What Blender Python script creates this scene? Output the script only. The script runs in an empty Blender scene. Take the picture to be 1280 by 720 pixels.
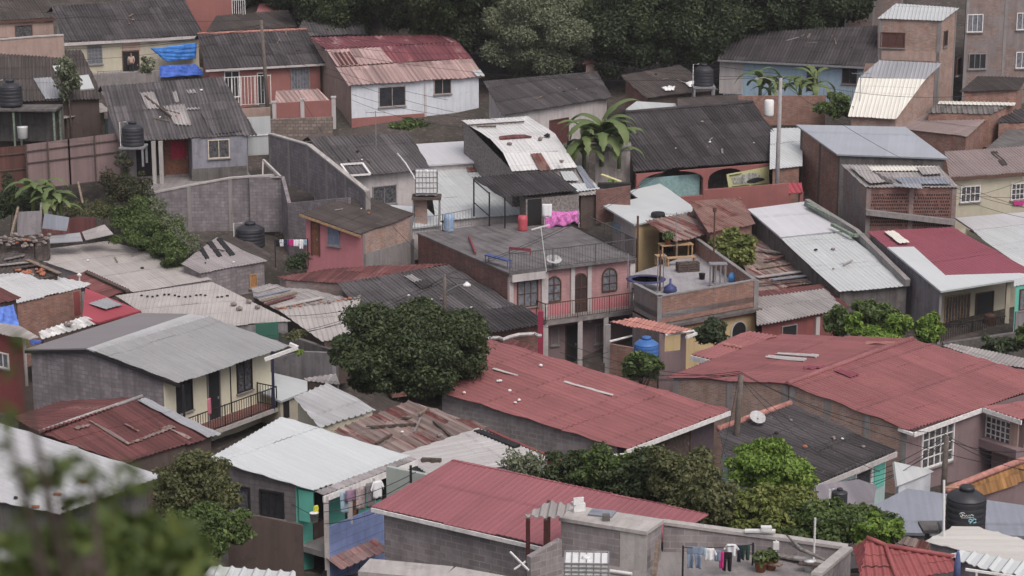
import bpy, bmesh, math, random
import numpy as np
from mathutils import Vector, Matrix
R = random.Random(7)
NR = np.random.default_rng(11)
scene = bpy.context.scene
COL = scene.collection

# ------------------------------------------------------------------ camera
F = 2600.0                       # focal length in pixels of the 1280 px wide photograph
PITCH = math.radians(13.5)
CAM = Vector((0, 0, 30.0))
cam_d = bpy.data.cameras.new('camera'); cam = bpy.data.objects.new('camera', cam_d); COL.objects.link(cam)
cam.location = CAM; cam.rotation_euler = (math.radians(90) - PITCH, 0, 0)
cam_d.sensor_width = 36; cam_d.lens = F * 36 / 1280; cam_d.clip_end = 3000; cam_d.clip_start = .3
cam_d.dof.use_dof = True; cam_d.dof.focus_distance = 98; cam_d.dof.aperture_fstop = 3.0
scene.camera = cam
CP, SP = math.cos(PITCH), math.sin(PITCH)
FW = Vector((0, CP, -SP)); UP = Vector((0, SP, CP)); RT = Vector((1, 0, 0))

# measuring: photo pixel -> ray, point on ray at a depth, at a height, or on a plane
TO = {0: (0, 0)}
for i in range(16): TO[i+1] = ([0, 320, 640, 940][i % 4], [0, 180, 360, 520][i // 4])
_cur = [0]
def T(n): _cur[0] = n
def X(p):
    if _cur[0] == 0: return (p[0], p[1])
    o = TO[_cur[0]]; return (o[0] + p[0] / 3.6, o[1] + p[1] / 3.6)
def ray(px): return FW + RT * ((px[0] - 640) / F) + UP * ((360 - px[1]) / F)
SY = [-60, 0, 50, 100, 150, 200, 250, 300, 350, 400, 450, 500, 550, 600, 650, 720, 800]
SS = [15.4, 16.3, 17.2, 18.2, 19.2, 20.2, 21.3, 22.3, 23.5, 25, 27, 29.5, 33, 38, 43, 48, 54]
def S(y): return float(np.interp(y, SY, SS))
def at_s(px, s=None): return CAM + ray(px) * (F / (s or S(px[1])))
def at_z(px, z):
    r = ray(px); return CAM + r * ((z - CAM.z) / r.z)
def at_plane(px, p0, n):
    r = ray(px); return CAM + r * ((p0 - CAM).dot(n) / r.dot(n))
_E = [at_s((640, y)) for y in range(-60, 801, 10)]
_EY = [p.y for p in _E][::-1]; _EZ = [p.z for p in _E][::-1]
DIPS = [(4, 102, 9, 9, 3.2), (16, 92, 8, 8, 1.2), (22, 78, 9, 6, 1.0), (-8, 120, 6, 6, 1.2), (40, 140, 14, 9, 1.6), (8, 119, 8, 6, 1.2), (-26, 130, 9, 6, .8), (-6, 139, 14, 4, .7)]
def ground(y, x=None):           # height of the valley floor and slope at distance y, with local terraces
    g = _ground(y)
    if x is not None:
        for cx, cy, rx, ry, dp in DIPS: g -= dp*math.exp(-((x-cx)/rx)**4 - ((y-cy)/ry)**4)
    return g
def _ground(y):
    if y < _EY[0]:
        return float(np.interp(y, [-20, 6, 14, 40, _EY[0]], [25.6, 25.4, 22.5, 9.5, _EZ[0] - 3.2]))
    if y > _EY[-1]: return _EZ[-1] - 3.2 + (y - _EY[-1]) * .30
    return float(np.interp(y, _EY, _EZ)) - 3.2

# ------------------------------------------------------------------ mesh helpers
def auto_uv(me):
    uv = me.uv_layers.new(name='UVMap')
    nv = len(me.vertices); co = np.empty(nv*3, 'f'); me.vertices.foreach_get('co', co); co = co.reshape(-1, 3)
    out = np.zeros((len(me.loops), 2), 'f')
    for p in me.polygons:
        n = p.normal; li = list(p.loop_indices); vi = list(p.vertices)
        c = co[vi]
        if abs(n.z) < .75:
            t = Vector((-n.y, n.x, 0)).normalized()
            out[li, 0] = c[:, 0]*t.x + c[:, 1]*t.y; out[li, 1] = c[:, 2]
        else:
            out[li, 0] = c[:, 0]; out[li, 1] = c[:, 1]
    uv.data.foreach_set('uv', out.ravel())
class MB:
    def __init__(s): s.v = []; s.f = []
    def add(s, v, f):
        o = len(s.v); s.v += [Vector(a) for a in v]; s.f += [tuple(i + o for i in q) for q in f]
    def box(s, c, ax, ay, az, sx, sy, sz):
        """box centred on c, full sizes along unit axes"""
        c = Vector(c); a = ax*sx/2; b = ay*sy/2; d = az*sz/2
        s.add([c-a-b-d, c+a-b-d, c+a+b-d, c-a+b-d, c-a-b+d, c+a-b+d, c+a+b+d, c-a+b+d],
              [(0,3,2,1),(4,5,6,7),(0,1,5,4),(1,2,6,5),(2,3,7,6),(3,0,4,7)])
    def bar(s, a, b, w, h=None, up=Vector((0,0,1))):
        a = Vector(a); b = Vector(b); h = h or w; d = (b-a); L = d.length
        if L < 1e-5: return
        d.normalize()
        if abs(d.dot(up)) > .98: up = Vector((0,1,0))
        sd = d.cross(up).normalized(); u2 = sd.cross(d).normalized()
        s.box((a+b)/2, d, sd, u2, L, w, h)
    def tube(s, pts, r, n=6, caps=True):
        pts = [Vector(p) for p in pts]; rs = r if isinstance(r, (list, tuple)) else [r]*len(pts)
        o = len(s.v); prev = None
        for i, p in enumerate(pts):
            d = (pts[min(i+1, len(pts)-1)] - pts[max(i-1, 0)]).normalized()
            ref = Vector((0,0,1)) if abs(d.z) < .9 else Vector((1,0,0))
            a = d.cross(ref).normalized(); b = a.cross(d)
            for k in range(n):
                t = 2*math.pi*k/n; s.v.append(p + (a*math.cos(t) + b*math.sin(t))*rs[i])
        for i in range(len(pts)-1):
            for k in range(n):
                k2 = (k+1) % n
                s.f.append((o+i*n+k, o+(i+1)*n+k, o+(i+1)*n+k2, o+i*n+k2))
        if caps:
            s.f.append(tuple(o+k for k in range(n))); e = o+(len(pts)-1)*n
            s.f.append(tuple(e+k for k in range(n-1, -1, -1)))
    def lathe(s, c, prof, n=20):
        c = Vector(c); o = len(s.v)
        for (r, z) in prof:
            for k in range(n):
                t = 2*math.pi*k/n; s.v.append(c + Vector((r*math.cos(t), r*math.sin(t), z)))
        for i in range(len(prof)-1):
            for k in range(n):
                k2 = (k+1) % n; s.f.append((o+i*n+k, o+i*n+k2, o+(i+1)*n+k2, o+(i+1)*n+k))
        s.f.append(tuple(o+k for k in range(n-1, -1, -1))); e = o+(len(prof)-1)*n; s.f.append(tuple(e+k for k in range(n)))
    def build(s, name, mat, parent=None, smooth=False):
        me = bpy.data.meshes.new(name); off = parent_loc(parent)
        me.from_pydata([tuple(v - off) for v in s.v], [], s.f); me.update()
        auto_uv(me)
        return link(name, me, mat, parent, smooth)
def parent_loc(p):
    v = Vector((0,0,0))
    while p is not None: v = v + p.location; p = p.parent
    return v
def link(name, me, mat, parent=None, smooth=False):
    me.materials.append(mat)
    if smooth:
        me.polygons.foreach_set('use_smooth', [True]*len(me.polygons))
    o = bpy.data.objects.new(name, me); COL.objects.link(o)
    if parent: o.parent = parent
    return o
def tag(o, label=None, cat=None, group=None, kind=None):
    if label: o['label'] = label
    if cat: o['category'] = cat
    if group: o['group'] = group
    if kind: o['kind'] = kind
    return o
def thing(name, loc, label, cat, group=None):
    o = bpy.data.objects.new(name, None); COL.objects.link(o); o.location = loc; o.empty_display_size = .3
    return tag(o, label, cat, group)
def solid(name, label, cat, mb, mat, group=None, smooth=False, base=None):
    """a thing that is one mesh, origin at its base"""
    b = base or Vector((sum(v.x for v in mb.v)/len(mb.v), sum(v.y for v in mb.v)/len(mb.v), min(v.z for v in mb.v)))
    mb.v = [v - b for v in mb.v]
    o = mb.build(name, mat, None, smooth); o.location = b
    return tag(o, label, cat, group)
def copy_tree(o, parent=None):
    c = o.copy(); COL.objects.link(c)
    if parent: c.parent = parent
    for ch in list(o.children): copy_tree(ch, c)
    return c

# ------------------------------------------------------------------ materials
def newmat(name):
    m = bpy.data.materials.new(name); m.use_nodes = True; nt = m.node_tree; nt.nodes.clear()
    out = nt.nodes.new('ShaderNodeOutputMaterial'); b = nt.nodes.new('ShaderNodeBsdfPrincipled')
    nt.links.new(b.outputs[0], out.inputs[0]); b.inputs['Specular IOR Level'].default_value = .3
    return m, nt, b
class N:
    """small node-graph writer"""
    def __init__(s, nt): s.nt = nt
    def node(s, t, **k):
        n = s.nt.nodes.new(t)
        for a, b in k.items(): setattr(n, a, b)
        return n
    def put(s, inp, v):
        if isinstance(v, bpy.types.NodeSocket): s.nt.links.new(v, inp)
        else:
            if inp.type == 'RGBA' and len(v) == 3: v = (*v, 1)
            inp.default_value = v
    def math(s, op, a, b=0, c=0):
        n = s.node('ShaderNodeMath', operation=op); s.put(n.inputs[0], a); s.put(n.inputs[1], b); s.put(n.inputs[2], c); return n.outputs[0]
    def mix(s, f, a, b, mode='MIX'):
        n = s.node('ShaderNodeMix', data_type='RGBA', blend_type=mode); s.put(n.inputs[0], f); s.put(n.inputs[6], a); s.put(n.inputs[7], b); return n.outputs[2]
    def ramp(s, x, lo, hi):
        n = s.node('ShaderNodeMapRange'); n.interpolation_type = 'SMOOTHSTEP'; s.put(n.inputs[0], x); s.put(n.inputs[1], lo); s.put(n.inputs[2], hi); return n.outputs[0]
    def noise(s, vec, scale, det=3, rough=.55):
        n = s.node('ShaderNodeTexNoise'); s.put(n.inputs['Vector'], vec); n.inputs['Scale'].default_value = scale; n.inputs['Detail'].default_value = det; n.inputs['Roughness'].default_value = rough; return n.outputs[0]
    def vmul(s, vec, xyz, add=(0,0,0)):
        n = s.node('ShaderNodeMapping'); s.put(n.inputs[0], vec); n.inputs['Scale'].default_value = xyz; n.inputs['Location'].default_value = add; return n.outputs[0]
def sc(c, k): return tuple(min(1, x*k) for x in c)
_M = {}
def sheet(name, base, var=.12, dirt=.35, dirtcol=(.05,.045,.045), rust=0, rustcol=(.16,.055,.035), rust2=(.07,.035,.03), rough=.75, row=1.8, width=.9, metal=0, lichen=0, spec=.3, rs=(1.6, .5)):
    """roof sheets in metres of UV: every sheet its own tone, dirt running down the slope, rust, lichen"""
    if name in _M: return _M[name]
    m, nt, b = newmat(name); g = N(nt)
    uv = g.node('ShaderNodeUVMap').outputs[0]
    sp = g.node('ShaderNodeSeparateXYZ'); g.put(sp.inputs[0], uv)
    fu = g.math('FLOOR', g.math('DIVIDE', sp.outputs[0], width)); fv = g.math('FLOOR', g.math('DIVIDE', sp.outputs[1], row))
    cb = g.node('ShaderNodeCombineXYZ'); g.put(cb.inputs[0], fu); g.put(cb.inputs[1], fv)
    wn = g.node('ShaderNodeTexWhiteNoise', noise_dimensions='2D'); g.put(wn.inputs['Vector'], cb.outputs[0]); w = wn.outputs['Value']
    k = g.math('MULTIPLY_ADD', w, 2*var, 1-var)
    col = g.mix(1, base, g.node('ShaderNodeCombineColor').outputs[0], 'MULTIPLY')
    cc = [n for n in nt.nodes if n.type == 'COMBINE_COLOR'][0]
    for i in range(3): g.put(cc.inputs[i], k)
    rb = g.node('ShaderNodeTexWhiteNoise', noise_dimensions='1D'); g.put(rb.inputs['W'], g.math('FLOOR', g.math('DIVIDE', sp.outputs[0], .105)))
    rk = g.math('MULTIPLY_ADD', rb.outputs['Value'], var*1.5, 1-var*.75); rc_ = g.node('ShaderNodeCombineColor')
    for i in range(3): g.put(rc_.inputs[i], rk)
    col = g.mix(1, col, rc_.outputs[0], 'MULTIPLY')
    big = g.noise(uv, .55, 4); streak = g.noise(g.vmul(uv, (5, .35, 1)), 1, 3); fine = g.noise(uv, 9, 4, .7)
    d = g.math('MULTIPLY', g.ramp(g.math('ADD', g.math('MULTIPLY', big, .6), g.math('MULTIPLY', streak, .5)), .42, .75), dirt)
    col = g.mix(d, col, dirtcol)
    col = g.mix(g.math('MULTIPLY', g.ramp(fine, .35, .8), dirt*.45), col, sc(dirtcol, 1.3))
    fr_ = g.math('FRACT', g.math('DIVIDE', sp.outputs[1], row)); lap = g.math('MULTIPLY', g.ramp(fr_, .07, .015), g.ramp(g.noise(uv, 1.9, 3), .3, .6))
    col = g.mix(g.math('MULTIPLY', lap, min(.75, dirt*1.3)), col, sc(dirtcol, .8))      # grime and rust held along the laps
    spot = g.ramp(g.noise(uv, 1.15, 5, .7), .56, .68); col = g.mix(g.math('MULTIPLY', spot, dirt*.6), col, sc(dirtcol, 1.1))
    if lichen:
        col = g.mix(g.math('MULTIPLY', g.ramp(g.noise(uv, 4.3, 5, .7), .60, .70), lichen), col, (.36,.36,.33))
    if rust:
        rn = g.math('ADD', g.math('MULTIPLY', g.noise(g.vmul(uv, (rs[0], rs[1], 1), (3, 5, 0)), 1, 5, .65), .75), g.math('MULTIPLY', w, .25))
        rm = g.ramp(rn, .78 - rust*.55, .95 - rust*.55)
        rc = g.mix(g.ramp(g.noise(uv, 2.6, 4), .35, .65), rustcol, rust2)
        col = g.mix(rm, col, rc)
    g.put(b.inputs['Base Color'], col)
    g.put(b.inputs['Roughness'], g.math('MULTIPLY_ADD', fine, .25, rough - .12)); b.inputs['Metallic'].default_value = metal
    b.inputs['Specular IOR Level'].default_value = spec
    bp = g.node('ShaderNodeBump'); bp.inputs['Strength'].default_value = .25; bp.inputs['Distance'].default_value = .02
    g.put(bp.inputs['Height'], g.math('ADD', big, g.math('MULTIPLY', fine, .4))); g.put(b.inputs['Normal'], bp.outputs[0])
    _M[name] = m; return m
def wallm(name, base, stain=.35, staincol=(.09,.08,.075), brick=None, mortar=(.3,.28,.27), var=.3, rough=.9, wash=0):
    """rendered, brick or block walls in metres of UV (u along the wall, v up) with rain stains"""
    if name in _M: return _M[name]
    m, nt, b = newmat(name); g = N(nt)
    uv = g.node('ShaderNodeUVMap').outputs[0]
    big = g.noise(uv, .7, 4); streak = g.noise(g.vmul(uv, (3.5, .3, 1)), 1, 4, .6); fine = g.noise(uv, 11, 4, .7)
    if brick:
        bt = g.node('ShaderNodeTexBrick'); g.put(bt.inputs['Vector'], uv); bt.inputs['Scale'].default_value = 1
        bt.inputs['Brick Width'].default_value = brick[0]; bt.inputs['Row Height'].default_value = brick[1]; bt.inputs['Mortar Size'].default_value = brick[2]
        g.put(bt.inputs['Color1'], sc(base, 1-var)); g.put(bt.inputs['Color2'], sc(base, 1+var)); g.put(bt.inputs['Mortar'], mortar)
        col = bt.outputs[0]
        col = g.mix(g.math('MULTIPLY', g.ramp(g.noise(uv, 1.7, 3), .4, .7), .5), col, sc(base, .72))
        if wash: col = g.mix(g.ramp(big, .62-wash*.3, .72-wash*.3), col, mortar)
    else:
        col = g.mix(g.ramp(big, .3, .7), sc(base, 1-var*.25), sc(base, 1+var*.25))
    pa = g.ramp(g.noise(g.vmul(uv, (1,1,1), (7,3,0)), .8, 5, .65), .53, .57); col = g.mix(g.math('MULTIPLY', pa, stain*.45), col, sc(base, 1.4))   # patched render
    pb = g.ramp(g.noise(g.vmul(uv, (1,1,1), (17,9,0)), 1.3, 5, .7), .55, .60); col = g.mix(g.math('MULTIPLY', pb, stain*.6), col, staincol)
    d = g.math('MULTIPLY', g.ramp(g.math('ADD', g.math('MULTIPLY', big, .5), g.math('MULTIPLY', streak, .6)), .42, .75), min(1, stain*1.25))
    col = g.mix(d, col, staincol)
    col = g.mix(g.math('MULTIPLY', g.ramp(fine, .45, .85), stain*.5), col, staincol)
    g.put(b.inputs['Base Color'], col); b.inputs['Roughness'].default_value = rough
    bp = g.node('ShaderNodeBump'); bp.inputs['Strength'].default_value = .35; bp.inputs['Distance'].default_value = .02
    g.put(bp.inputs['Height'], fine); g.put(b.inputs['Normal'], bp.outputs[0])
    _M[name] = m; return m
def plain(name, base, rough=.6, var=.15, scale=6, metal=0, spec=.3):
    if name in _M: return _M[name]
    m, nt, b = newmat(name); g = N(nt)
    tc = g.node('ShaderNodeTexCoord').outputs['Object']
    n = g.noise(tc, scale, 4, .6)
    g.put(b.inputs['Base Color'], g.mix(g.ramp(n, .3, .7), sc(base, 1-var), sc(base, 1+var)))
    b.inputs['Roughness'].default_value = rough; b.inputs['Metallic'].default_value = metal; b.inputs['Specular IOR Level'].default_value = spec
    _M[name] = m; return m
def leafm(name, base, var=.45, tip=None):
    if name in _M: return _M[name]
    m, nt, b = newmat(name); g = N(nt)
    rnd = g.node('ShaderNodeNewGeometry').outputs['Random Per Island']
    tc = g.node('ShaderNodeTexCoord').outputs['Object']
    n = g.noise(tc, .55, 3)
    k = g.math('ADD', g.math('MULTIPLY', rnd, .55), g.math('MULTIPLY', n, .45))
    col = g.mix(k, sc(base, 1-var), sc(base, 1+var))
    if tip: col = g.mix(g.ramp(g.math('ADD', g.math('MULTIPLY', rnd, .4), g.math('MULTIPLY', n, .6)), .52, .7), col, tip)
    g.put(b.inputs['Base Color'], col); b.inputs['Roughness'].default_value = .55; b.inputs['Specular IOR Level'].default_value = .25
    tr = g.node('ShaderNodeBsdfTranslucent'); g.put(tr.inputs[0], g.mix(.5, col, (.12,.16,.03)))
    ms = g.node('ShaderNodeMixShader'); ms.inputs[0].default_value = .28
    nt.links.new(b.outputs[0], ms.inputs[1]); nt.links.new(tr.outputs[0], ms.inputs[2])
    nt.links.new(ms.outputs[0], [x for x in nt.nodes if x.type == 'OUTPUT_MATERIAL'][0].inputs[0])
    _M[name] = m; return m

FC_DARK = sheet('fibre cement dark', (.072,.065,.068), .34, .55, (.035,.032,.033), lichen=.25, rough=.9)
FC_BLACK = sheet('fibre cement blackened', (.056,.050,.053), .32, .6, (.028,.026,.026), lichen=.12, rough=.9)
FC_MID = sheet('fibre cement grey', (.10,.092,.096), .36, .5, (.055,.05,.05), lichen=.3, rough=.9)
FC_BROWN = sheet('fibre cement mossy brown', (.082,.070,.066), .2, .6, (.04,.034,.03), lichen=.1, rough=.9)
FC_PALE = sheet('fibre cement pale', (.34,.32,.31), .1, .4, (.16,.15,.15), rough=.9)
FC_BEIGE = sheet('weathered zinc beige', (.40,.375,.355), .06, .3, (.20,.18,.17), rough=.75, rust=.03)
ZN_WHITE = sheet('galvanised white', (.46,.485,.485), .05, .22, (.34,.34,.33), rough=.5, row=3.6)
ZN_BRIGHT = sheet('new white zinc', (.49,.52,.52), .03, .12, (.42,.43,.43), rough=.45, row=3.6)
ZN_CREAM = sheet('cream white zinc', (.66,.65,.58), .05, .2, (.40,.38,.33), rough=.5, row=3.6)
ZN_GREY = sheet('galvanised grey', (.30,.31,.325), .07, .3, (.17,.17,.175), rough=.5, row=3.6)
ZN_BLUE = sheet('galvanised blue grey', (.24,.26,.30), .08, .35, (.12,.125,.14), rough=.5, row=3.6)
ZN_OLD = sheet('old zinc with rust', (.34,.32,.31), .15, .45, (.15,.13,.125), rust=.32, rough=.7)
ZN_PATCH = sheet('white zinc with rust patches', (.58,.58,.57), .07, .25, (.3,.29,.28), rust=.14, rough=.6)
RUST = sheet('rusted zinc', (.24,.14,.12), .2, .4, (.08,.055,.05), rust=.6, rustcol=(.15,.055,.04), rust2=(.085,.035,.03), rough=.85)
RUST_STRIPE = sheet('rusted striped zinc', (.30,.235,.21), .35, .35, (.10,.07,.06), rust=.58, rustcol=(.15,.05,.045), rust2=(.085,.035,.032), rough=.85, width=.3, rs=(5, .22))
RUST_RED = sheet('dark red rusted zinc', (.135,.05,.048), .3, .4, (.06,.03,.03), rust=.35, rustcol=(.10,.038,.036), rust2=(.22,.16,.145), rough=.8, rs=(3, .3))
RED_OLD = sheet('faded red zinc', (.285,.112,.113), .09, .5, (.17,.072,.072), rough=.7, row=3.0)
RED = sheet('red painted zinc', (.275,.103,.113), .06, .4, (.18,.07,.078), rough=.6, row=3.4)
MAROON = sheet('maroon roof coating', (.235,.07,.092), .03, .2, (.17,.05,.065), rough=.65, row=9)
RED_BRIGHT = sheet('bright red zinc', (.33,.06,.078), .08, .35, (.25,.05,.06), rough=.55, row=3)
RED_PEEL = sheet('red zinc peeling to white', (.17,.055,.066), .25, .35, (.11,.05,.055), rough=.7, row=1.9, width=.7, rust=.33, rustcol=(.42,.36,.34), rust2=(.33,.24,.22))
PINK_WORN = sheet('red zinc worn to pale pink', (.33,.235,.22), .28, .3, (.22,.15,.14), rough=.65, row=3, width=.7, rust=.15, rustcol=(.5,.47,.45), rust2=(.25,.13,.12))
CLAY = sheet('clay tile pink', (.42,.20,.165), .2, .3, (.2,.1,.09), rough=.85, row=.4, width=.25)
TILE_OCHRE = sheet('ochre roof tile', (.30,.16,.06), .25, .4, (.14,.08,.05), rough=.8, row=.4, width=.25)
TILE_RED = sheet('red roof tile', (.27,.08,.08), .1, .25, (.2,.05,.05), rough=.6, row=.4, width=.3)
W_GREY = wallm('grey render', (.25,.235,.245), .5)
W_BLUEGREY = wallm('blue grey render', (.27,.27,.31), .6, (.13,.13,.14))
W_WHITE = wallm('white wash', (.62,.66,.70), .3, (.3,.3,.32))
W_OFF = wallm('off white render', (.50,.47,.46), .4, (.22,.2,.19))
W_CREAM = wallm('cream paint', (.47,.44,.34), .25, (.28,.25,.2))
W_PALECREAM = wallm('pale cream paint', (.64,.61,.47), .12, (.36,.34,.28))
W_YELLOW = wallm('yellow paint', (.52,.40,.22), .3, (.25,.19,.13))
W_PEACH = wallm('peach paint', (.40,.295,.25), .4, (.2,.15,.13))
W_SALMON = wallm('salmon paint', (.29,.125,.11), .35, (.2,.1,.09))
W_CORAL = wallm('coral paint', (.28,.11,.10), .3, (.17,.08,.075))
W_PINK = wallm('pink paint', (.42,.24,.24), .3, (.25,.13,.14))
W_HOTPINK = wallm('strong pink paint', (.50,.20,.22), .25, (.3,.13,.14))
W_REDPAINT = wallm('red paint', (.22,.06,.058), .3, (.16,.05,.05))
W_MAUVE = wallm('mauve render', (.22,.16,.165), .3, (.13,.1,.1))
W_BLUE = wallm('blue paint', (.24,.32,.56), .3, (.14,.17,.27))
W_LTBLUE = wallm('light blue paint', (.33,.46,.56), .35, (.2,.24,.28))
W_TEAL = wallm('turquoise paint', (.13,.46,.37), .25, (.09,.24,.2))
W_PALETEAL = wallm('pale teal paint', (.36,.48,.47), .3, (.22,.26,.26))
W_BROWN = wallm('dark brown boards', (.10,.075,.065), .5, (.045,.035,.03))
BRICK = wallm('red brick', (.28,.135,.095), .35, (.11,.08,.07), (.25,.075,.012), (.27,.23,.21), .35)
BRICK_DARK = wallm('dark red brick', (.20,.085,.065), .4, (.08,.055,.05), (.25,.075,.012), (.2,.16,.15), .35)
BRICK_PALE = wallm('pale brick', (.35,.21,.155), .35, (.17,.13,.115), (.25,.075,.014), (.36,.33,.31), .3)
BRICK_GREY = wallm('cement smeared brick', (.24,.165,.14), .4, (.12,.1,.095), (.25,.075,.014), (.24,.22,.215), .3, wash=.5)
BLOCK = wallm('concrete block', (.255,.228,.228), .4, (.12,.108,.108), (.40,.20,.016), (.33,.31,.305), .2)
BLOCK_DARK = wallm('dark concrete block', (.19,.172,.176), .4, (.075,.07,.07), (.40,.20,.015), (.13,.12,.12), .14)
BLOCK_WALL = wallm('weathered block wall', (.245,.222,.232), .6, (.11,.10,.102), (.40,.20,.016), (.165,.15,.155), .2)
CONC = wallm('concrete', (.26,.245,.24), .5, (.12,.11,.105))
CONC_DARK = wallm('dark stained concrete', (.145,.135,.13), .75, (.06,.055,.052))
CONC_PALE = wallm('pale concrete', (.42,.40,.38), .45, (.2,.185,.175))
FLOOR_PALE = wallm('pale patio floor', (.33,.32,.33), .45, (.18,.17,.17))
STONE = wallm('rough stone base', (.26,.21,.18), .5, (.1,.08,.07), (.35,.22,.03), (.14,.12,.11), .35)
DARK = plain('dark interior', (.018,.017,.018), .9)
GLASS = plain('dark window glass', (.03,.032,.037), .12, .3, 3, spec=.5)
CURTAIN = plain('glass with dull curtain', (.085,.085,.09), .2, .6, 7, spec=.5)
GLASS_GREY = plain('curtained window glass', (.15,.16,.18), .25, .35, 5, spec=.5)
FR_WHITE = plain('white painted frame', (.68,.67,.65), .5)
FR_BLACK = plain('black painted steel', (.022,.021,.023), .5)
FR_GREY = plain('grey steel', (.22,.22,.23), .5)
FR_BROWN = plain('brown frame', (.10,.055,.04), .6)
WOOD = plain('weathered timber', (.20,.155,.12), .85, .35, 9)
WOOD_DARK = plain('dark timber', (.085,.065,.055), .85, .35, 9)
WOOD_TAN = plain('tan timber', (.36,.24,.14), .7, .25, 9)
WOOD_GREY = plain('greyed boards', (.19,.175,.165), .9, .4, 8)
DOOR_RED = plain('red cloth', (.35,.03,.06), .9, .2)
DOOR_WOOD = plain('brown door wood', (.17,.075,.045), .7, .25)
DOOR_ORANGE = plain('orange brown wood', (.40,.20,.08), .7, .2)
DOOR_BLACK = plain('black metal door', (.025,.027,.028), .5)
TANK = plain('black polyethylene', (.028,.029,.034), .45, .12, 2, spec=.4)
TANK_BLUE = plain('blue plastic', (.05,.14,.36), .4, .12)
TARP = plain('blue tarpaulin', (.055,.22,.62), .55, .25, 3)
TARP_DK = plain('deep blue tarpaulin', (.05,.13,.50), .55, .3, 3)
WHITE_PL = plain('white plastic', (.66,.67,.66), .5, .08)
CLOTH_WHITE = plain('white cloth', (.72,.73,.74), .9, .06)
CLOTH_PINK = plain('pink blanket', (.52,.16,.40), .95, .35, 14)
CLOTH_BLUE = plain('blue denim', (.20,.25,.33), .9, .2)
CLOTH_LBLUE = plain('pale blue cloth', (.30,.40,.48), .9, .2)
CLOTH_BLACK = plain('black cloth', (.018,.017,.02), .95, .2)
CLOTH_NAVY = plain('navy cloth', (.03,.04,.07), .95, .2)
CLOTH_MAG = plain('magenta cloth', (.48,.04,.20), .9, .15)
CLOTH_GREEN = plain('dark green cloth', (.03,.06,.05), .9, .15)
CLOTH_YEL = plain('yellow cloth', (.62,.6,.06), .9, .15)
PVC = plain('white pipe', (.62,.62,.60), .5, .08)
PIPE_GREEN = plain('green gutter', (.17,.22,.17), .7, .3)
CLAYPOT = plain('terracotta', (.33,.13,.08), .85)
RUBBER = plain('black rubber', (.02,.02,.021), .8)
STEEL_RED = plain('red painted steel', (.20,.045,.06), .6)
STEEL_BLUE = plain('blue painted steel', (.06,.085,.22), .6)
STONES = plain('loose stones', (.20,.17,.155), .95, .4, 8)
BARK = plain('bark', (.075,.058,.048), .95, .35, 7)
POLE_WOOD = plain('weathered pole wood', (.13,.11,.095), .9, .25, 5)
POLE_CONC = plain('concrete pole', (.30,.285,.285), .85, .12, 4)
WIRE = plain('power cable', (.02,.02,.022), .7)
DISH = plain('grey dish', (.42,.42,.42), .5)
SKIN = plain('skin', (.34,.19,.13), .6, .05)
SHIRT = plain('beige shirt', (.45,.38,.34), .9, .1)
TROUSER = plain('dark trousers', (.03,.035,.04), .9, .1)
HAIR = plain('black hair', (.01,.009,.008), .6)
MOSS = plain('dry debris', (.12,.10,.07), .95, .4, 5)
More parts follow.
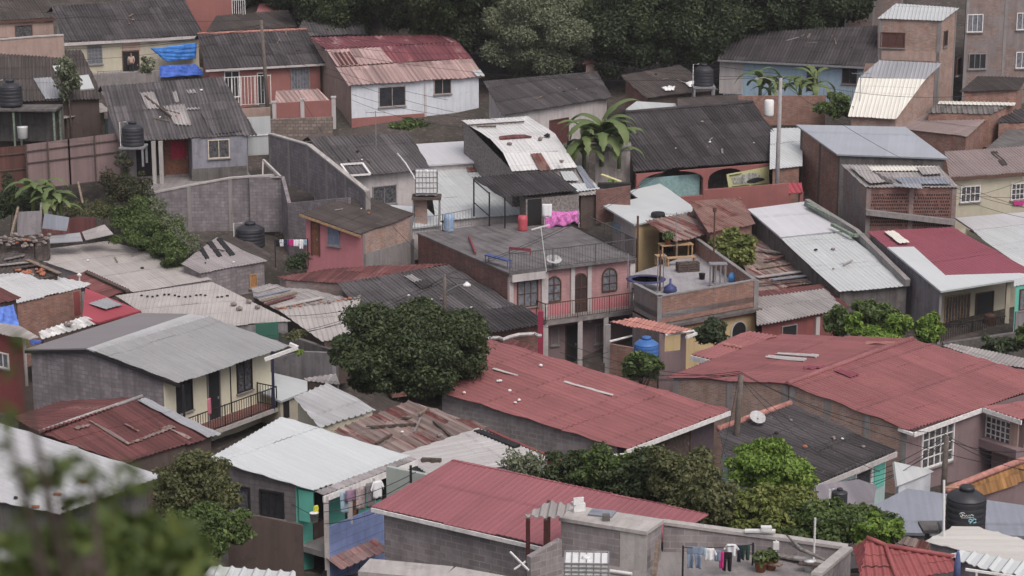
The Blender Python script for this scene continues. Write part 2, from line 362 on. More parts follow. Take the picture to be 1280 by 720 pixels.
# ------------------------------------------------------------------ roofs and houses
SUNK = .05
def zpl(p0, n, x, y): return p0.z - ((x-p0.x)*n.x + (y-p0.y)*n.y) / n.z
def convex_grid(poly, A, B, pitch, amp, row, sub=4, step=.022, prof='sine', sag=.014):
    """corrugated sheet rows filling a convex planar polygon; ribs run up the slope, square to the eave A-B"""
    poly = [Vector(p) for p in poly]
    n = Vector((0,0,0))
    for i in range(len(poly)): n += (poly[i]-poly[0]).cross(poly[(i+1) % len(poly)]-poly[0])
    n.normalize()
    if n.z < 0: n = -n; poly = poly[::-1]
    Uv = (B-A); Uv = (Uv - n*Uv.dot(n)).normalized(); V = n.cross(Uv)
    if V.z < 0: V = -V; Uv = -Uv
    o = Vector(poly[0]); us = [(p-o).dot(Uv) for p in poly]; vs = [(p-o).dot(V) for p in poly]
    u0, u1, v0, v1 = min(us)-.01, max(us)+.01, min(vs)-.01, max(vs)+.01
    ofu, ofv = R.uniform(0, 50), R.uniform(0, 50)
    bm = bmesh.new()
    if pitch:
        ns = int((u1-u0)/pitch*sub)+1; ulist = [u0 + i*pitch/sub for i in range(ns+1)]
        if prof == 'sine': hs = [amp*math.sin(2*math.pi*i/sub + .785) for i in range(ns+1)]
        else: hs = [amp*(1 if (i % sub) == 0 else -.6) for i in range(ns+1)]
    else:
        ulist = [u0, u1]; hs = [0, 0]
    nr = max(1, int(math.ceil((v1-v0)/row)))
    for r in range(nr):
        a, b = v0+r*row, min(v0+(r+1)*row + (.08 if r < nr-1 else 0), v1+.01)
        jit = R.uniform(-.008, .008)
        J = [R.uniform(0, .10) if pitch else 0 for _ in range(int((u1-u0)/.9)+2)]; sg = lambda u, v: sag*math.sin(u*1.1+ofu)*math.sin(v*.8+ofv) if pitch else 0
        lo = [bm.verts.new(o + Uv*u + V*(a + J[int((u-u0)/.9)]) + n*(h + step + jit + sg(u, a) + (J[int((u-u0)/.9)]-.05)*.12)) for u, h in zip(ulist, hs)]
        hi = [bm.verts.new(o + Uv*u + V*b + n*(h + jit + sg(u, b))) for u, h in zip(ulist, hs)]
        for i in range(len(ulist)-1): bm.faces.new((lo[i], lo[i+1], hi[i+1], hi[i]))
    for i in range(len(poly)):
        p, q = poly[i], poly[(i+1) % len(poly)]
        e = (q-p)
        if e.length < 1e-4: continue
        nn = e.cross(n).normalized()          # outward for a CCW polygon
        bmesh.ops.bisect_plane(bm, geom=bm.verts[:]+bm.edges[:]+bm.faces[:], plane_co=p, plane_no=nn, clear_outer=True)
    uvl = bm.loops.layers.uv.new('UVMap')
    for f in bm.faces:
        if f.normal.dot(n) < 0: f.normal_flip()
        f.smooth = False
        for l in f.loops:
            d = l.vert.co - o; l[uvl].uv = (d.dot(Uv)+ofu, d.dot(V)-v0+ofv*0+7*int(ofv))
    return bm, n
KIND = {'fc': (.23, .048, 1.7, 'sine'), 'zn': (.26, .024, 3.6, 'trap'), 'big': (.34, .045, 3.0, 'trap'), 'tile': (.22, .028, .40, 'sine'), 'flat': (0, 0, 50, ''), 'fine': (.20, .010, 3.6, 'trap'), 'old': (.22, .026, 2.4, 'sine')}
def roof_part(name, poly, A, B, mat, kind, parent, sag=.014):
    pitch, amp, row, prof = KIND[kind]
    bm, n = convex_grid(poly, A, B, pitch, amp, row, 4, 0 if kind == 'flat' else .022, prof, sag)
    off = parent_loc(parent)
    for v in bm.verts: v.co -= off
    me = bpy.data.meshes.new(name); bm.to_mesh(me); bm.free()
    o = link(name, me, mat, parent)
    sm = o.modifiers.new('thickness', 'SOLIDIFY'); sm.thickness = .10 if kind == 'flat' else .025; sm.offset = -1
    return o
class Panel: pass
def mk_panel(pts, A, B):
    p = Panel(); p.pts = pts; p.A = A; p.B = B
    n = Vector((0,0,0))
    for i in range(len(pts)): n += (pts[i]-pts[0]).cross(pts[(i+1) % len(pts)]-pts[0])
    n.normalize(); p.n = n if n.z > 0 else -n; p.p0 = pts[0]
    p.z = lambda x, y: zpl(p.p0, p.n, x, y)
    return p
LOG = []; PAN = {}
class House:
    def __init__(s, name, label, cat, ref, sc_=None, h=3.3, group=None, at=None):
        s.px = X(ref); p = at_s(s.px, sc_); s.z0 = p.z; s.h = h
        s.name = name
        s.o = thing(name, Vector((p.x, p.y, p.z - h)), label, cat, group)
        s.panels = []; s.W = []
    def P(s, p, dz=0): return at_z(X(p), s.z0 + dz)
    def _plane(s, E1, E2, slope):
        a, b = s.P(E1), s.P(E2); d = (b-a); d.z = 0; d.normalize()
        up = Vector((-d.y, d.x, 0))
        if up.y < 0: up = -up
        t = math.tan(math.radians(slope)); v = up + Vector((0,0,t))
        n = d.cross(v).normalized()
        if n.z < 0: n = -n
        return a, b, n
    def roof(s, E1, E2, slope, poly, mat, kind='fc', name='roof', build=True):
        """roof plane through the level eave E1-E2, rising away from the camera; its outline measured on that plane"""
        a, b, n = s._plane(E1, E2, slope)
        pts = [at_plane(X(q), a, n) for q in poly]
        return s._add(pts, a, b, mat, kind, name, build)
    def _add(s, pts, a, b, mat, kind, name='roof', build=True):
        p = mk_panel(pts, a, b); s.panels.append(p); PAN.setdefault(s.name, []).append(p)
        if build: p.o = roof_part(name, pts, a, b, mat, kind, s.o)
        d = (b-a).normalized(); us = [(q-a).dot(d) for q in pts]; w = p.n.cross(d); vs = [(q-a).dot(w) for q in pts]
        LOG.append('%-28s z0 %.1f d %.0f  %.1f x %.1f m  drop to ground %.1f' % (s.name, s.z0, a.y, max(us)-min(us), max(vs)-min(vs), s.z0-ground(a.y)))
        return p
    def roof3(s, pts, mat, kind='fc', name='roof', eave=(0, 1)):
        """roof plane through the first three (x, y, rise) corners, further (x, y) corners on that plane"""
        q = [s.P(p[:2], p[2]) for p in pts[:3]]
        n = (q[1]-q[0]).cross(q[2]-q[0]).normalized()
        q += [at_plane(X(p[:2]), q[0], n) for p in pts[3:]]
        return s._add(q, q[eave[0]], q[eave[1]], mat, kind, name)
    def back(s, p, i, j, slope, L, mat, kind='fc', name='roof'):
        """the far slope: falls from edge i-j of panel p, away from that panel"""
        a, b = p.pts[i], p.pts[j]; c = sum(p.pts, Vector())/len(p.pts)
        d = b-a; d.z = 0; d.normalize(); out = Vector((-d.y, d.x, 0))
        if out.dot(c-a) > 0: out = -out
        v = out*L - Vector((0,0,L*math.tan(math.radians(slope))))
        pts = [a, b, b+v, a+v]
        return s._add(pts, b+v, a+v, mat, kind, name)
    def walls(s, pts, ov=.25, mat=None, per={}, base=None, names={}, panels=None, drop=.05):
        pts = [Vector(p) for p in pts]
        ar = sum(pts[i].x*pts[(i+1) % len(pts)].y - pts[(i+1) % len(pts)].x*pts[i].y for i in range(len(pts)))
        flip = ar < 0
        n = len(pts); ovs = ov if isinstance(ov, (list, tuple)) else [ov]*n
        nrm = []
        for i in range(n):
            d = pts[(i+1) % n]-pts[i]; d.z = 0; d.normalize()
            nn = Vector((d.y, -d.x, 0)); nrm.append(-nn if flip else nn)
        q = []
        pl = panels or s.panels
        for i in range(n):
            a, b = nrm[i-1], nrm[i]; oa, ob = ovs[i-1], ovs[i]
            det = a.x*b.y - a.y*b.x; P = pts[i]; ca = a.x*P.x+a.y*P.y-oa; cb = b.x*P.x+b.y*P.y-ob
            if abs(det) < .08: x, y = P.x-b.x*ob, P.y-b.y*ob
            else: x, y = (ca*b.y-cb*a.y)/det, (a.x*cb-b.x*ca)/det
            z = min(p.z(x, y) for p in pl) if pl else P.z
            q.append(Vector((x, y, z-drop)))
        zb = (s.z0 - s.h) if base is None else base
        groups = {}
        k0 = len(s.W)
        for i in range(n):
            A, B = q[i], q[(i+1) % n]
            m = per.get(i, mat); groups.setdefault(m.name, (m, MB()))[1].add([Vector((A.x,A.y,zb)), Vector((B.x,B.y,zb)), B, A], [(0,1,2,3) if not flip else (3,2,1,0)])
            d = (B-A); d.z = 0; L = d.length; d.normalize()
            s.W.append((A, d, nrm[i], L, zb))
        for nm, (m, mb) in groups.items(): mb.build('wall', m, s.o)
        return k0
    def hit(s, w, p):
        A, d, n, L, zb = s.W[w]; q = at_plane(X(p), A, n); return (q-A).dot(d), q.z
    def rect(s, w, x0, y0, x1, y1):
        u0, za = s.hit(w, (x0, y0)); u1, zb = s.hit(w, (x1, y1))
        return min(u0,u1), max(u0,u1), min(za,zb), max(za,zb)
    def slab(s, w, u0, u1, z0, z1, d0, d1, mb):
        A, d, n, L, zb = s.W[w]; mb.box(Vector((A.x, A.y, 0)) + d*(u0+u1)/2 + n*(d0+d1)/2 + Vector((0,0,(z0+z1)/2)), d, n, Vector((0,0,1)), u1-u0, d1-d0, z1-z0)
    def win(s, w, x0, y0, x1, y1, frame=None, pane=None, nx=2, ny=1, name='window', sill=True, fw=.06, label=None, door=False, arch=False):
        u0, u1, z0, z1 = s.rect(w, x0, y0, x1, y1); frame = frame or FR_WHITE; pane = pane or GLASS
        if pane is GLASS and R.random() < .45: pane = CURTAIN
        if door:
            m = MB(); s.slab(w, u0, u1, z0, z1, -.02, .03, m); o = m.build(name, pane, s.o)
        elif arch:
            A, d, n, L, zb = s.W[w]; r = (u1-u0)/2; c = Vector((A.x, A.y, 0)) + d*(u0+u1)/2; zs = z1-r; k = 10
            pr = [(-r, z0), (r, z0)] + [(r*math.cos(math.pi*i/k), zs + r*math.sin(math.pi*i/k)) for i in range(k+1)]
            m = MB(); f = [c + d*a + n*.03 + Vector((0,0,b)) for a, b in pr]; g = [v - n*.05 for v in f]; N_ = len(f)
            m.add(f+g, [tuple(range(N_))] + [(i, (i+1) % N_, N_+(i+1) % N_, N_+i) for i in range(N_)]); o = m.build(name, pane, s.o)
            fm = MB()
            ar = [c + d*a*1.0 + n*.04 + Vector((0,0,b)) for a, b in pr]
            for i in range(len(ar)): fm.bar(ar[i], ar[(i+1) % len(ar)], fw, .09, up=n)
            for i in range(1, nx): fm.bar(c + d*(-r + 2*r*i/nx) + n*.05 + Vector((0,0,z0)), c + d*(-r+2*r*i/nx) + n*.05 + Vector((0,0,z1-.05)), fw*.8, .05, up=n)
            for j in range(1, ny): fm.bar(c - d*r + n*.05 + Vector((0,0,z0+(z1-z0)*j/ny)), c + d*r + n*.05 + Vector((0,0,z0+(z1-z0)*j/ny)), fw*.7, .05, up=n)
            fm.build('frame', frame, o); return o
        else:
            m = MB(); s.slab(w, u0, u1, z0, z1, -.02, .012, m); o = m.build(name, pane, s.o)
        fm = MB()
        s.slab(w, u0-fw, u0, z0-fw, z1+fw, -.01, .07, fm); s.slab(w, u1, u1+fw, z0-fw, z1+fw, -.01, .07, fm)
        s.slab(w, u0, u1, z1, z1+fw, -.01, .068, fm)
        if not door: s.slab(w, u0, u1, z0-fw, z0, -.01, .068, fm)
        if not door:
            for i in range(1, nx): u = u0+(u1-u0)*i/nx; s.slab(w, u-fw*.35, u+fw*.35, z0, z1, .0125, .05, fm)
            for j in range(1, ny): z = z0+(z1-z0)*j/ny; s.slab(w, u0, u1, z-fw*.3, z+fw*.3, .0128, .045, fm)
        fm.build('frame', frame, o)
        if sill and not door:
            sm = MB(); s.slab(w, u0-.12, u1+.12, z0-fw-.07, z0-fw, -.01, .12, sm); sm.build('sill', CONC, o)
        if door and name == 'door':
            hm = MB(); s.slab(w, u1-.14, u1-.09, z0+(z1-z0)*.45, z0+(z1-z0)*.45+.12, .03, .08, hm); hm.build('handle', FR_GREY, o)
        if label: o['label'] = label
        return o
    def door(s, w, x0, y0, x1, y1, mat=None, frame=None, label=None, name='door'):
        return s.win(w, x0, y0, x1, y1, frame or FR_BROWN, mat or DOOR_BLACK, name=name, door=True, label=label)
    def block(s, name, mat, w, x0, y0, x1, y1, d0=0, d1=.1):
        """a slab of a part standing out of (or into) wall w, from pixel corners"""
        u0, u1, z0, z1 = s.rect(w, x0, y0, x1, y1); m = MB(); s.slab(w, u0, u1, z0, z1, d0, d1, m); return m.build(name, mat, s.o)
    def columns(s, ws, mat=None, n=2, size=.22):
        for w in ws:
            A, d, nn, L, zb = s.W[w]; mat_ = mat or CONC
            for i in range(n+1):
                u = min(max(L*i/n, size/2), L-size/2); p = Vector((A.x, A.y, 0)) + d*u
                zt = min(x.z(p.x, p.y) for x in s.panels) - .10 if s.panels else A.z
                m = MB(); s.slab(w, u-size/2, u+size/2, zb, zt, -.02, .03, m); m.build('column', mat_, s.o)
    def fascia(s, a, b, mat=None, hh=.18, t=.05, name='fascia', dz=-.02):
        m = MB(); d = (b-a).normalized(); m.bar(a+Vector((0,0,dz-hh/2)), b+Vector((0,0,dz-hh/2)), t, hh); return m.build(name, mat or FR_WHITE, s.o)
    def ridge(s, a, b, mat, r=.12, name='ridge_cap'):
        m = MB(); m.tube([a+Vector((0,0,.03)), (a+b)/2+Vector((0,0,.04)), b+Vector((0,0,.03))], r, 8); return m.build(name, mat, s.o, True)
    def patch(s, p, poly, mat, kind='zn', up=.04, name='roof_patch', lift=.055):
        """an extra sheet lying on panel p"""
        p0 = p.p0 + p.n*(up+lift)
        pts = [at_plane(X(q), p0, p.n) for q in poly]; return roof_part(name, pts, p.A, p.B, mat, kind, s.o, 0)
    def tubep(s, name, pts, r, mat, n=6):
        m = MB(); m.tube(pts, r, n); return m.build(name, mat, s.o)
    def post(s, p, zt, mat, w=.12, zb=None, name='post'):
        m = MB(); zb = s.z0-s.h if zb is None else zb
        m.box(Vector((p.x, p.y, (zt+zb)/2)), RT, Vector((0,1,0)), Vector((0,0,1)), w, w, zt-zb); return m.build(name, mat, s.o)
    def rail(s, pts, h, mat, gap=.13, name='railing', post=2.0, r=.012):
        m = MB(); rail_mesh(m, pts, h, gap, post, r); return m.build(name, mat, s.o)
def rail_mesh(m, pts, h, gap=.13, post=2.0, r=.012):
    Z = Vector((0,0,1))
    for a, b in zip(pts[:-1], pts[1:]):
        L = (b-a).length; d = (b-a)/L
        m.bar(a+Z*h, b+Z*h, .05, .04); m.bar(a+Z*.08, b+Z*.08, .035, .03)
        k = max(1, int(L/gap))
        for i in range(k+1):
            p = a + d*(L*i/k); m.bar(p+Z*.08, p+Z*h, r*2, r*2)
        k = max(1, int(round(L/post)))
        for i in range(k+1):
            p = a + d*(L*i/k); m.bar(p, p+Z*(h+.04), .05, .05)
def slab_poly(name, pts, t, mat, parent):
    """a level slab of thickness t under the outline"""
    m = MB(); n = len(pts); Z = Vector((0,0,t))
    ar = sum(pts[i].x*pts[(i+1) % n].y - pts[(i+1) % n].x*pts[i].y for i in range(n))
    if ar < 0: pts = pts[::-1]
    m.add(list(pts) + [p-Z for p in pts], [tuple(range(n)), tuple(range(2*n-1, n-1, -1))] + [(i, n+i, n+(i+1) % n, (i+1) % n) for i in range(n)])
    return m.build(name, mat, parent)
def wall_run(name, label, cat, pts, h, th, mat, cap=None, level=False, group=None, pier=None):
    """free-standing wall: its top edge through pixel points (x, y[, scale]), h metres tall"""
    q = [at_s(X(p[:2]), p[2] if len(p) > 2 else None) for p in pts]
    if level: q = [at_z(X(p[:2]), q[0].z) for p in pts]
    c = sum(q, Vector())/len(q)
    o = thing(name, Vector((c.x, c.y, min(v.z for v in q)-h)), label, cat, group)
    m = MB(); mc = MB(); mp = MB(); Z = Vector((0,0,1))
    for a, b in zip(q[:-1], q[1:]):
        d = (b-a); d.z = 0; d.normalize(); n = Vector((d.y, -d.x, 0))*th/2
        m.add([a-n-Z*h, b-n-Z*h, b+n-Z*h, a+n-Z*h, a-n, b-n, b+n, a+n], [(0,3,2,1),(4,5,6,7),(0,1,5,4),(1,2,6,5),(2,3,7,6),(3,0,4,7)])
        if cap: mc.bar(a+Z*.05, b+Z*.05, th+.10, .09)
        if pier:
            k = max(1, int(round((b-a).length/pier)))
            for i in range(k+1):
                p = a.lerp(b, i/k); mp.box(p-Z*(h/2-.03), d, Vector((d.y,-d.x,0)), Z, .24, th+.08, h)
    m.build('wall', mat, o)
    if cap: mc.build('coping', cap, o)
    if pier: mp.build('pier', CONC, o)
    return o, q
def fence_run(name, label, cat, pts, h, mat, gap=.13, top=True, group=None, post=2.0, r=.012):
    q = [at_s(X(p[:2]), p[2] if len(p) > 2 else None) for p in pts]
    if top: q = [v - Vector((0,0,h)) for v in q]
    m = MB(); rail_mesh(m, q, h, gap, post, r); return solid(name, label, cat, m, mat, group), q
# ------------------------------------------------------------------ repeated things
def tank(px, wpx, s, label, group='black rooftop water tanks', h=None, mat=None, pipe=True, base=None, stand=0):
    """vertical water tank; px = middle of its base"""
    p = base or at_s(X(px), s); r = wpx/s/2; h = h or r*2.25
    o = thing('water_tank', p, label, 'water tank', group); mat = mat or TANK
    m = MB(); prof = [(r*.97, 0), (r, .05)]
    k = 5; hb = h*.72
    for i in range(k):
        a = .05 + (hb-.05)*i/k; b = .05+(hb-.05)*(i+1)/k; g = (b-a)
        prof += [(r, a+g*.15), (r, a+g*.75), (r*.982, a+g*.85), (r*.982, a+g*.95)]
    prof += [(r, hb), (r*.98, hb+.03), (r*.62, h*.86), (r*.36, h*.905)]
    m.lathe(p, prof, 28); b = m.build('tank_body', mat, o, True)
    m = MB(); m.lathe(p+Vector((0,0,h*.905)), [(r*.38, 0), (r*.38, h*.07), (r*.34, h*.095)], 20); m.build('lid', mat, o, True)
    if pipe:
        m = MB(); q = p + Vector((-r-.08, -r*.3, 0)); m.tube([q, q+Vector((0,0,h*.98)), q+Vector((r*.6, 0, h*1.0))], .03, 6); m.build('pipe', PVC, o)
    if stand:
        m = MB(); m.box(p - Vector((0,0,.06)), RT, Vector((0,1,0)), Vector((0,0,1)), r*2.3, r*2.3, .11)
        for sx in (-1, 1):
            for sy in (-1, 1): m.bar(p+Vector((sx*r, sy*r, -.12)), p+Vector((sx*r, sy*r, -stand)), .12)
        m.build('stand', FR_GREY, o)
    return o
def cage_tank(px, s, label, w=1.2, h=1.0, d=1.0, cage=None, rot=0):
    p = at_s(X(px), s); o = thing('caged_water_tank', p, label, 'water tank'); o.rotation_euler.z = 0
    a = Vector((math.cos(rot), math.sin(rot), 0)); b = Vector((-a.y, a.x, 0)); Z = Vector((0,0,1))
    m = MB(); m.box(p+Z*(.14+h/2), a, b, Z, w*.96, d*.96, h*.96)
    m.lathe(p+Z*(.12+h*.98), [(.12, 0), (.12, .08), (.10, .1)], 14); m.build('container', WHITE_PL, o)
    m = MB()
    for k in range(7):
        t = -.5+k/6
        for sg in (-1, 1):
            m.bar(p+a*w*t+b*d/2*sg+Z*.14, p+a*w*t+b*d/2*sg+Z*(h+.16), .025); m.bar(p+b*d*t+a*w/2*sg+Z*.14, p+b*d*t+a*w/2*sg+Z*(h+.16), .025)
        m.bar(p+a*w*t-b*d/2+Z*(h+.15), p+a*w*t+b*d/2+Z*(h+.15), .025)
    for k in range(5):
        z = .16+h*k/4
        for sg in (-1, 1):
            m.bar(p-a*w/2+b*d/2*sg+Z*z, p+a*w/2+b*d/2*sg+Z*z, .03); m.bar(p-b*d/2+a*w/2*sg+Z*z, p+b*d/2+a*w/2*sg+Z*z, .03)
    m.build('cage', cage or FR_GREY, o)
    m = MB(); m.box(p+Z*.06, a, b, Z, w, d, .05)
    for t in (-.42, 0, .42): m.box(p+a*w*t+Z*.015, a, b, Z, .12, d, .04)
    m.build('pallet', FR_GREY, o); return o
def cloth(name, label, cat, px, s, w, h, mat, shape='sheet', group=None, yaw=0):
    """a garment hanging from its top edge at px (top middle)"""
    p = at_s(X(px), s); a = Vector((math.cos(yaw), math.sin(yaw), 0)); n = Vector((-a.y, a.x, 0))
    if shape == 'trousers': outs = [[(-.5,0),(.5,0),(.48,-.35),(-.48,-.35)], [(-.48,-.35),(-.02,-.35),(-.10,-1),(-.42,-1)], [(.02,-.35),(.48,-.35),(.44,-1),(.12,-1)]]
    elif shape == 'shirt': outs = [[(-.32,0),(.32,0),(.32,-1),(-.32,-1)], [(-.32,0),(-.32,-.3),(-.5,-.55),(-.6,-.42)], [(.32,0),(.6,-.42),(.5,-.55),(.32,-.3)]]
    else: outs = [[(-.5,0),(.5,0),(.47,-1),(-.46,-.96)]]
    m = MB()
    for q in outs:
        nx, nz = 6, 8
        A, B, C, D = [Vector(v) for v in q]
        g = []
        for j in range(nz+1):
            for i in range(nx+1):
                u, v = i/nx, j/nz; t = A.lerp(B, u).lerp(D.lerp(C, u), v)
                g.append(p + a*t.x*w + Vector((0,0,t.y*h)) + n*(.05*math.sin(t.x*14+px[0])*min(1, -t.y*1.3+.1)))
        m.add(g, [(j*(nx+1)+i, j*(nx+1)+i+1, (j+1)*(nx+1)+i+1, (j+1)*(nx+1)+i) for j in range(nz) for i in range(nx)])
    o = solid(name, label, cat, m, mat, group, True)
    md = o.modifiers.new('thickness', 'SOLIDIFY'); md.thickness = .012; md.offset = 0
    return o
def drape(name, label, cat, corners, mat, sag=.25, n=14, thick=.015, wr=.07, group=None):
    """a loose sheet (tarpaulin, blanket) through 3-D outline corners (4), with folds"""
    A, B, C, D = [Vector(c) for c in corners]; m = MB(); nn = (B-A).cross(D-A).normalized(); g = []
    for j in range(n+1):
        for i in range(n+1):
            u, v = i/n, j/n; t = A.lerp(B, u).lerp(D.lerp(C, u), v)
            w = math.sin(u*math.pi)*math.sin(v*math.pi)
            t = t - Vector((0,0,sag*w)) + nn*wr*(math.sin(u*17+v*5)+.6*math.sin(v*23-u*9+1)+.5*math.sin(u*31+2))*(.3+w) + Vector((R.uniform(-1,1), 0, R.uniform(-1,1)))*.02
            g.append(t)
    m.add(g, [(j*(n+1)+i, j*(n+1)+i+1, (j+1)*(n+1)+i+1, (j+1)*(n+1)+i) for j in range(n) for i in range(n)])
    o = solid(name, label, cat, m, mat, group, True); md = o.modifiers.new('thickness', 'SOLIDIFY'); md.thickness = thick
    return o
def plank(name, label, cat, p1, p2, s, w, t, mat, group=None, dz=0, s2=None):
    a = at_s(X(p1), s)+Vector((0,0,dz)); b = at_s(X(p2), s2 or s)+Vector((0,0,dz)); m = MB(); m.bar(a, b, w, t); return solid(name, label, cat, m, mat, group)
def stone(pos, r, label, group, mat=None):
    bm = bmesh.new(); bmesh.ops.create_icosphere(bm, subdivisions=1, radius=r)
    for v in bm.verts: v.co = Vector((v.co.x*R.uniform(.8,1.4), v.co.y*R.uniform(.8,1.3), v.co.z*R.uniform(.5,.9)))
    me = bpy.data.meshes.new('loose_stone'); bm.to_mesh(me); bm.free(); o = link('loose_stone', me, mat or STONES); o.location = pos + Vector((0,0,r*.5)); return tag(o, label, 'stone', group)
def pole(px_b, px_t, s, label, mat, r=.14, lamp=0, arms=1, group='utility poles'):
    b = at_s(X(px_b), s); t = at_s(X(px_t), s); t = Vector((b.x + (t.x-b.x), b.y, t.z))
    o = thing('utility_pole', b, label, 'pole', group)
    m = MB(); m.tube([b - Vector((0,0,1)), b.lerp(t, .5), t], [r*1.15, r, r*.8], 10); m.build('shaft', mat, o, True)
    for k in range(arms):
        m = MB(); q = t - Vector((0,0,.35+.7*k)); m.bar(q-RT*.75, q+RT*.75, .09, .09)
        for u in (-.65, -.3, .3, .65): m.lathe(q+RT*u+Vector((0,0,.05)), [(.04, 0), (.055, .06), (.03, .12)], 8)
        m.build('crossarm', WOOD_DARK, o)
    if lamp:
        q = t - Vector((0,0,.9)); m = MB(); e = q+RT*1.1*lamp+Vector((0,-.5,.55)); m.tube([q, q+(e-q)*.6+Vector((0,0,.1)), e], .03, 6); a = m.build('lamp_arm', FR_GREY, o)
        m = MB(); m.lathe(e-Vector((0,0,.1)), [(.20,0),(.19,.08),(.08,.16),(.05,.2)], 12); m.build('lamp_head', WHITE_PL, a, True)
    return o, t
def wire(a, b, sag, r=.016, label='thin black power cable sagging between houses', group='power cables across the hillside'):
    a, b = Vector(a), Vector(b); k = 14; pts = [a.lerp(b, i/k) - Vector((0,0,4*sag*(i/k)*(1-i/k))) for i in range(k+1)]
    m = MB(); m.tube(pts, r, 4); return solid('power_cable', label, 'cable', m, WIRE, group)
# ------------------------------------------------------------------ plants
def leaf_mesh(name, clumps, per, size, mat, flat=.55, inner=.25, long=1.5):
    """clumps: [(centre, radii)]; many small folded leaf faces spread through each clump's shell"""
    V = []; Fc = []
    allP = []; allN = []
    for (c, rad) in clumps:
        k = int(per * (rad[0]*rad[1]+rad[0]*rad[2]+rad[1]*rad[2])/3)
        d = NR.normal(size=(k, 3)); d /= np.linalg.norm(d, axis=1)[:, None]
        rr = np.where(NR.random(k) < inner, NR.random(k)**.5, .70 + .42*NR.random(k)) * np.where(NR.random(k) < .07, 1.22, 1)
        allP.append(np.array(c) + d*np.array(rad)*rr[:, None]); allN.append(d)
    P = np.concatenate(allP); D = np.concatenate(allN); k = len(P)
    nrm = D*flat + NR.normal(size=(k, 3))*.55 + np.array([0, 0, .45]); nrm /= np.linalg.norm(nrm, axis=1)[:, None]
    ref = NR.normal(size=(k, 3)); t = np.cross(nrm, ref); t /= np.linalg.norm(t, axis=1)[:, None]; b = np.cross(nrm, t)
    sz = size*(.6+.8*NR.random(k))[:, None]
    tip = P + t*sz*long*.5 - nrm*sz*.12; root = P - t*sz*long*.5; l = P + b*sz*.42 + nrm*sz*.14; r = P - b*sz*.42 + nrm*sz*.14
    v = np.stack([root, r, tip, l], 1).reshape(-1, 3).astype('f')
    idx = np.arange(k*4).reshape(-1, 4)
    f = np.stack([idx[:, [0,1,2]], idx[:, [0,2,3]]], 1).reshape(-1, 3)
    me = bpy.data.meshes.new(name); me.vertices.add(len(v)); me.vertices.foreach_set('co', v.ravel())
    me.loops.add(len(f)*3); me.loops.foreach_set('vertex_index', f.ravel().astype('i'))
    me.polygons.add(len(f)); me.polygons.foreach_set('loop_start', np.arange(0, len(f)*3, 3, dtype='i')); me.update(); me.validate()
    me.materials.append(mat); return me
def clumps_for(w, d, h, n, cr, seed, bottom=.1):
    r = random.Random(seed); out = [(Vector((0,0,h*.48)), (w*.27, d*.27, h*.30))]; n = int(n*3.2); cr = cr*.52
    lob = [(Vector((r.gauss(0,1), r.gauss(0,1), r.gauss(.2,.7))).normalized(), r.uniform(.75, 1.08)) for _ in range(7)]      # a few leading limbs give an uneven outline
    for i in range(n):
        for _ in range(20):
            v = Vector((r.gauss(0,1), r.gauss(0,1), r.gauss(.08,1))).normalized()
            if v.z > -.9: break
        q = r.uniform(.5, 1.02)*max((b_*(.72+.28*max(0, v.dot(a_))) for a_, b_ in lob)); c = Vector((v.x*w/2*q, v.y*d/2*q, h*.5 + v.z*h/2*q)); k = cr*r.uniform(.5, 1.5)
        out.append((c, (k*w/2, k*d/2, k*h/2*.85)))
    return out
def tree(name, label, px, wpx, hpx, s, mat, leaf=.2, per=1500, n=16, cr=.4, cat='tree', group=None, seed=1, trunk=True, gz=None, dpt=.9, flat=.55, inner=.25):
    """px = bottom middle of the crown in the photo"""
    p = at_s(X(px), s); w, h = wpx/s, hpx/s
    cl = clumps_for(w, w*dpt, h, n, cr, seed)
    base = gz if gz is not None else min(ground(p.y, p.x), p.z-.3)
    o = thing(name, Vector((p.x, p.y, base)), label, cat, group)
    me = leaf_mesh('crown', cl, per, leaf, mat, flat, inner); c = bpy.data.objects.new('crown', me); COL.objects.link(c); c.parent = o; c.location = p - o.location
    if trunk:
        m = MB(); b = Vector((p.x, p.y, base)); rt = max(.05, min(w, h)*.035); top = p+Vector((0,0,h*.45))
        m.tube([b-Vector((0,0,.2)), b.lerp(top, .4)+Vector((.1,0,0)), top], [rt*1.4, rt, rt*.5], 8)
        for (cc, rad) in cl[1:9]:
            q = b.lerp(top, .55 + .3*R.random()); e = p+cc; m.tube([q, q.lerp(e, .5)+Vector((0,0,.15)), e], [rt*.55, rt*.4, rt*.15], 6)
        m.build('trunk', BARK, o, True)
    return o
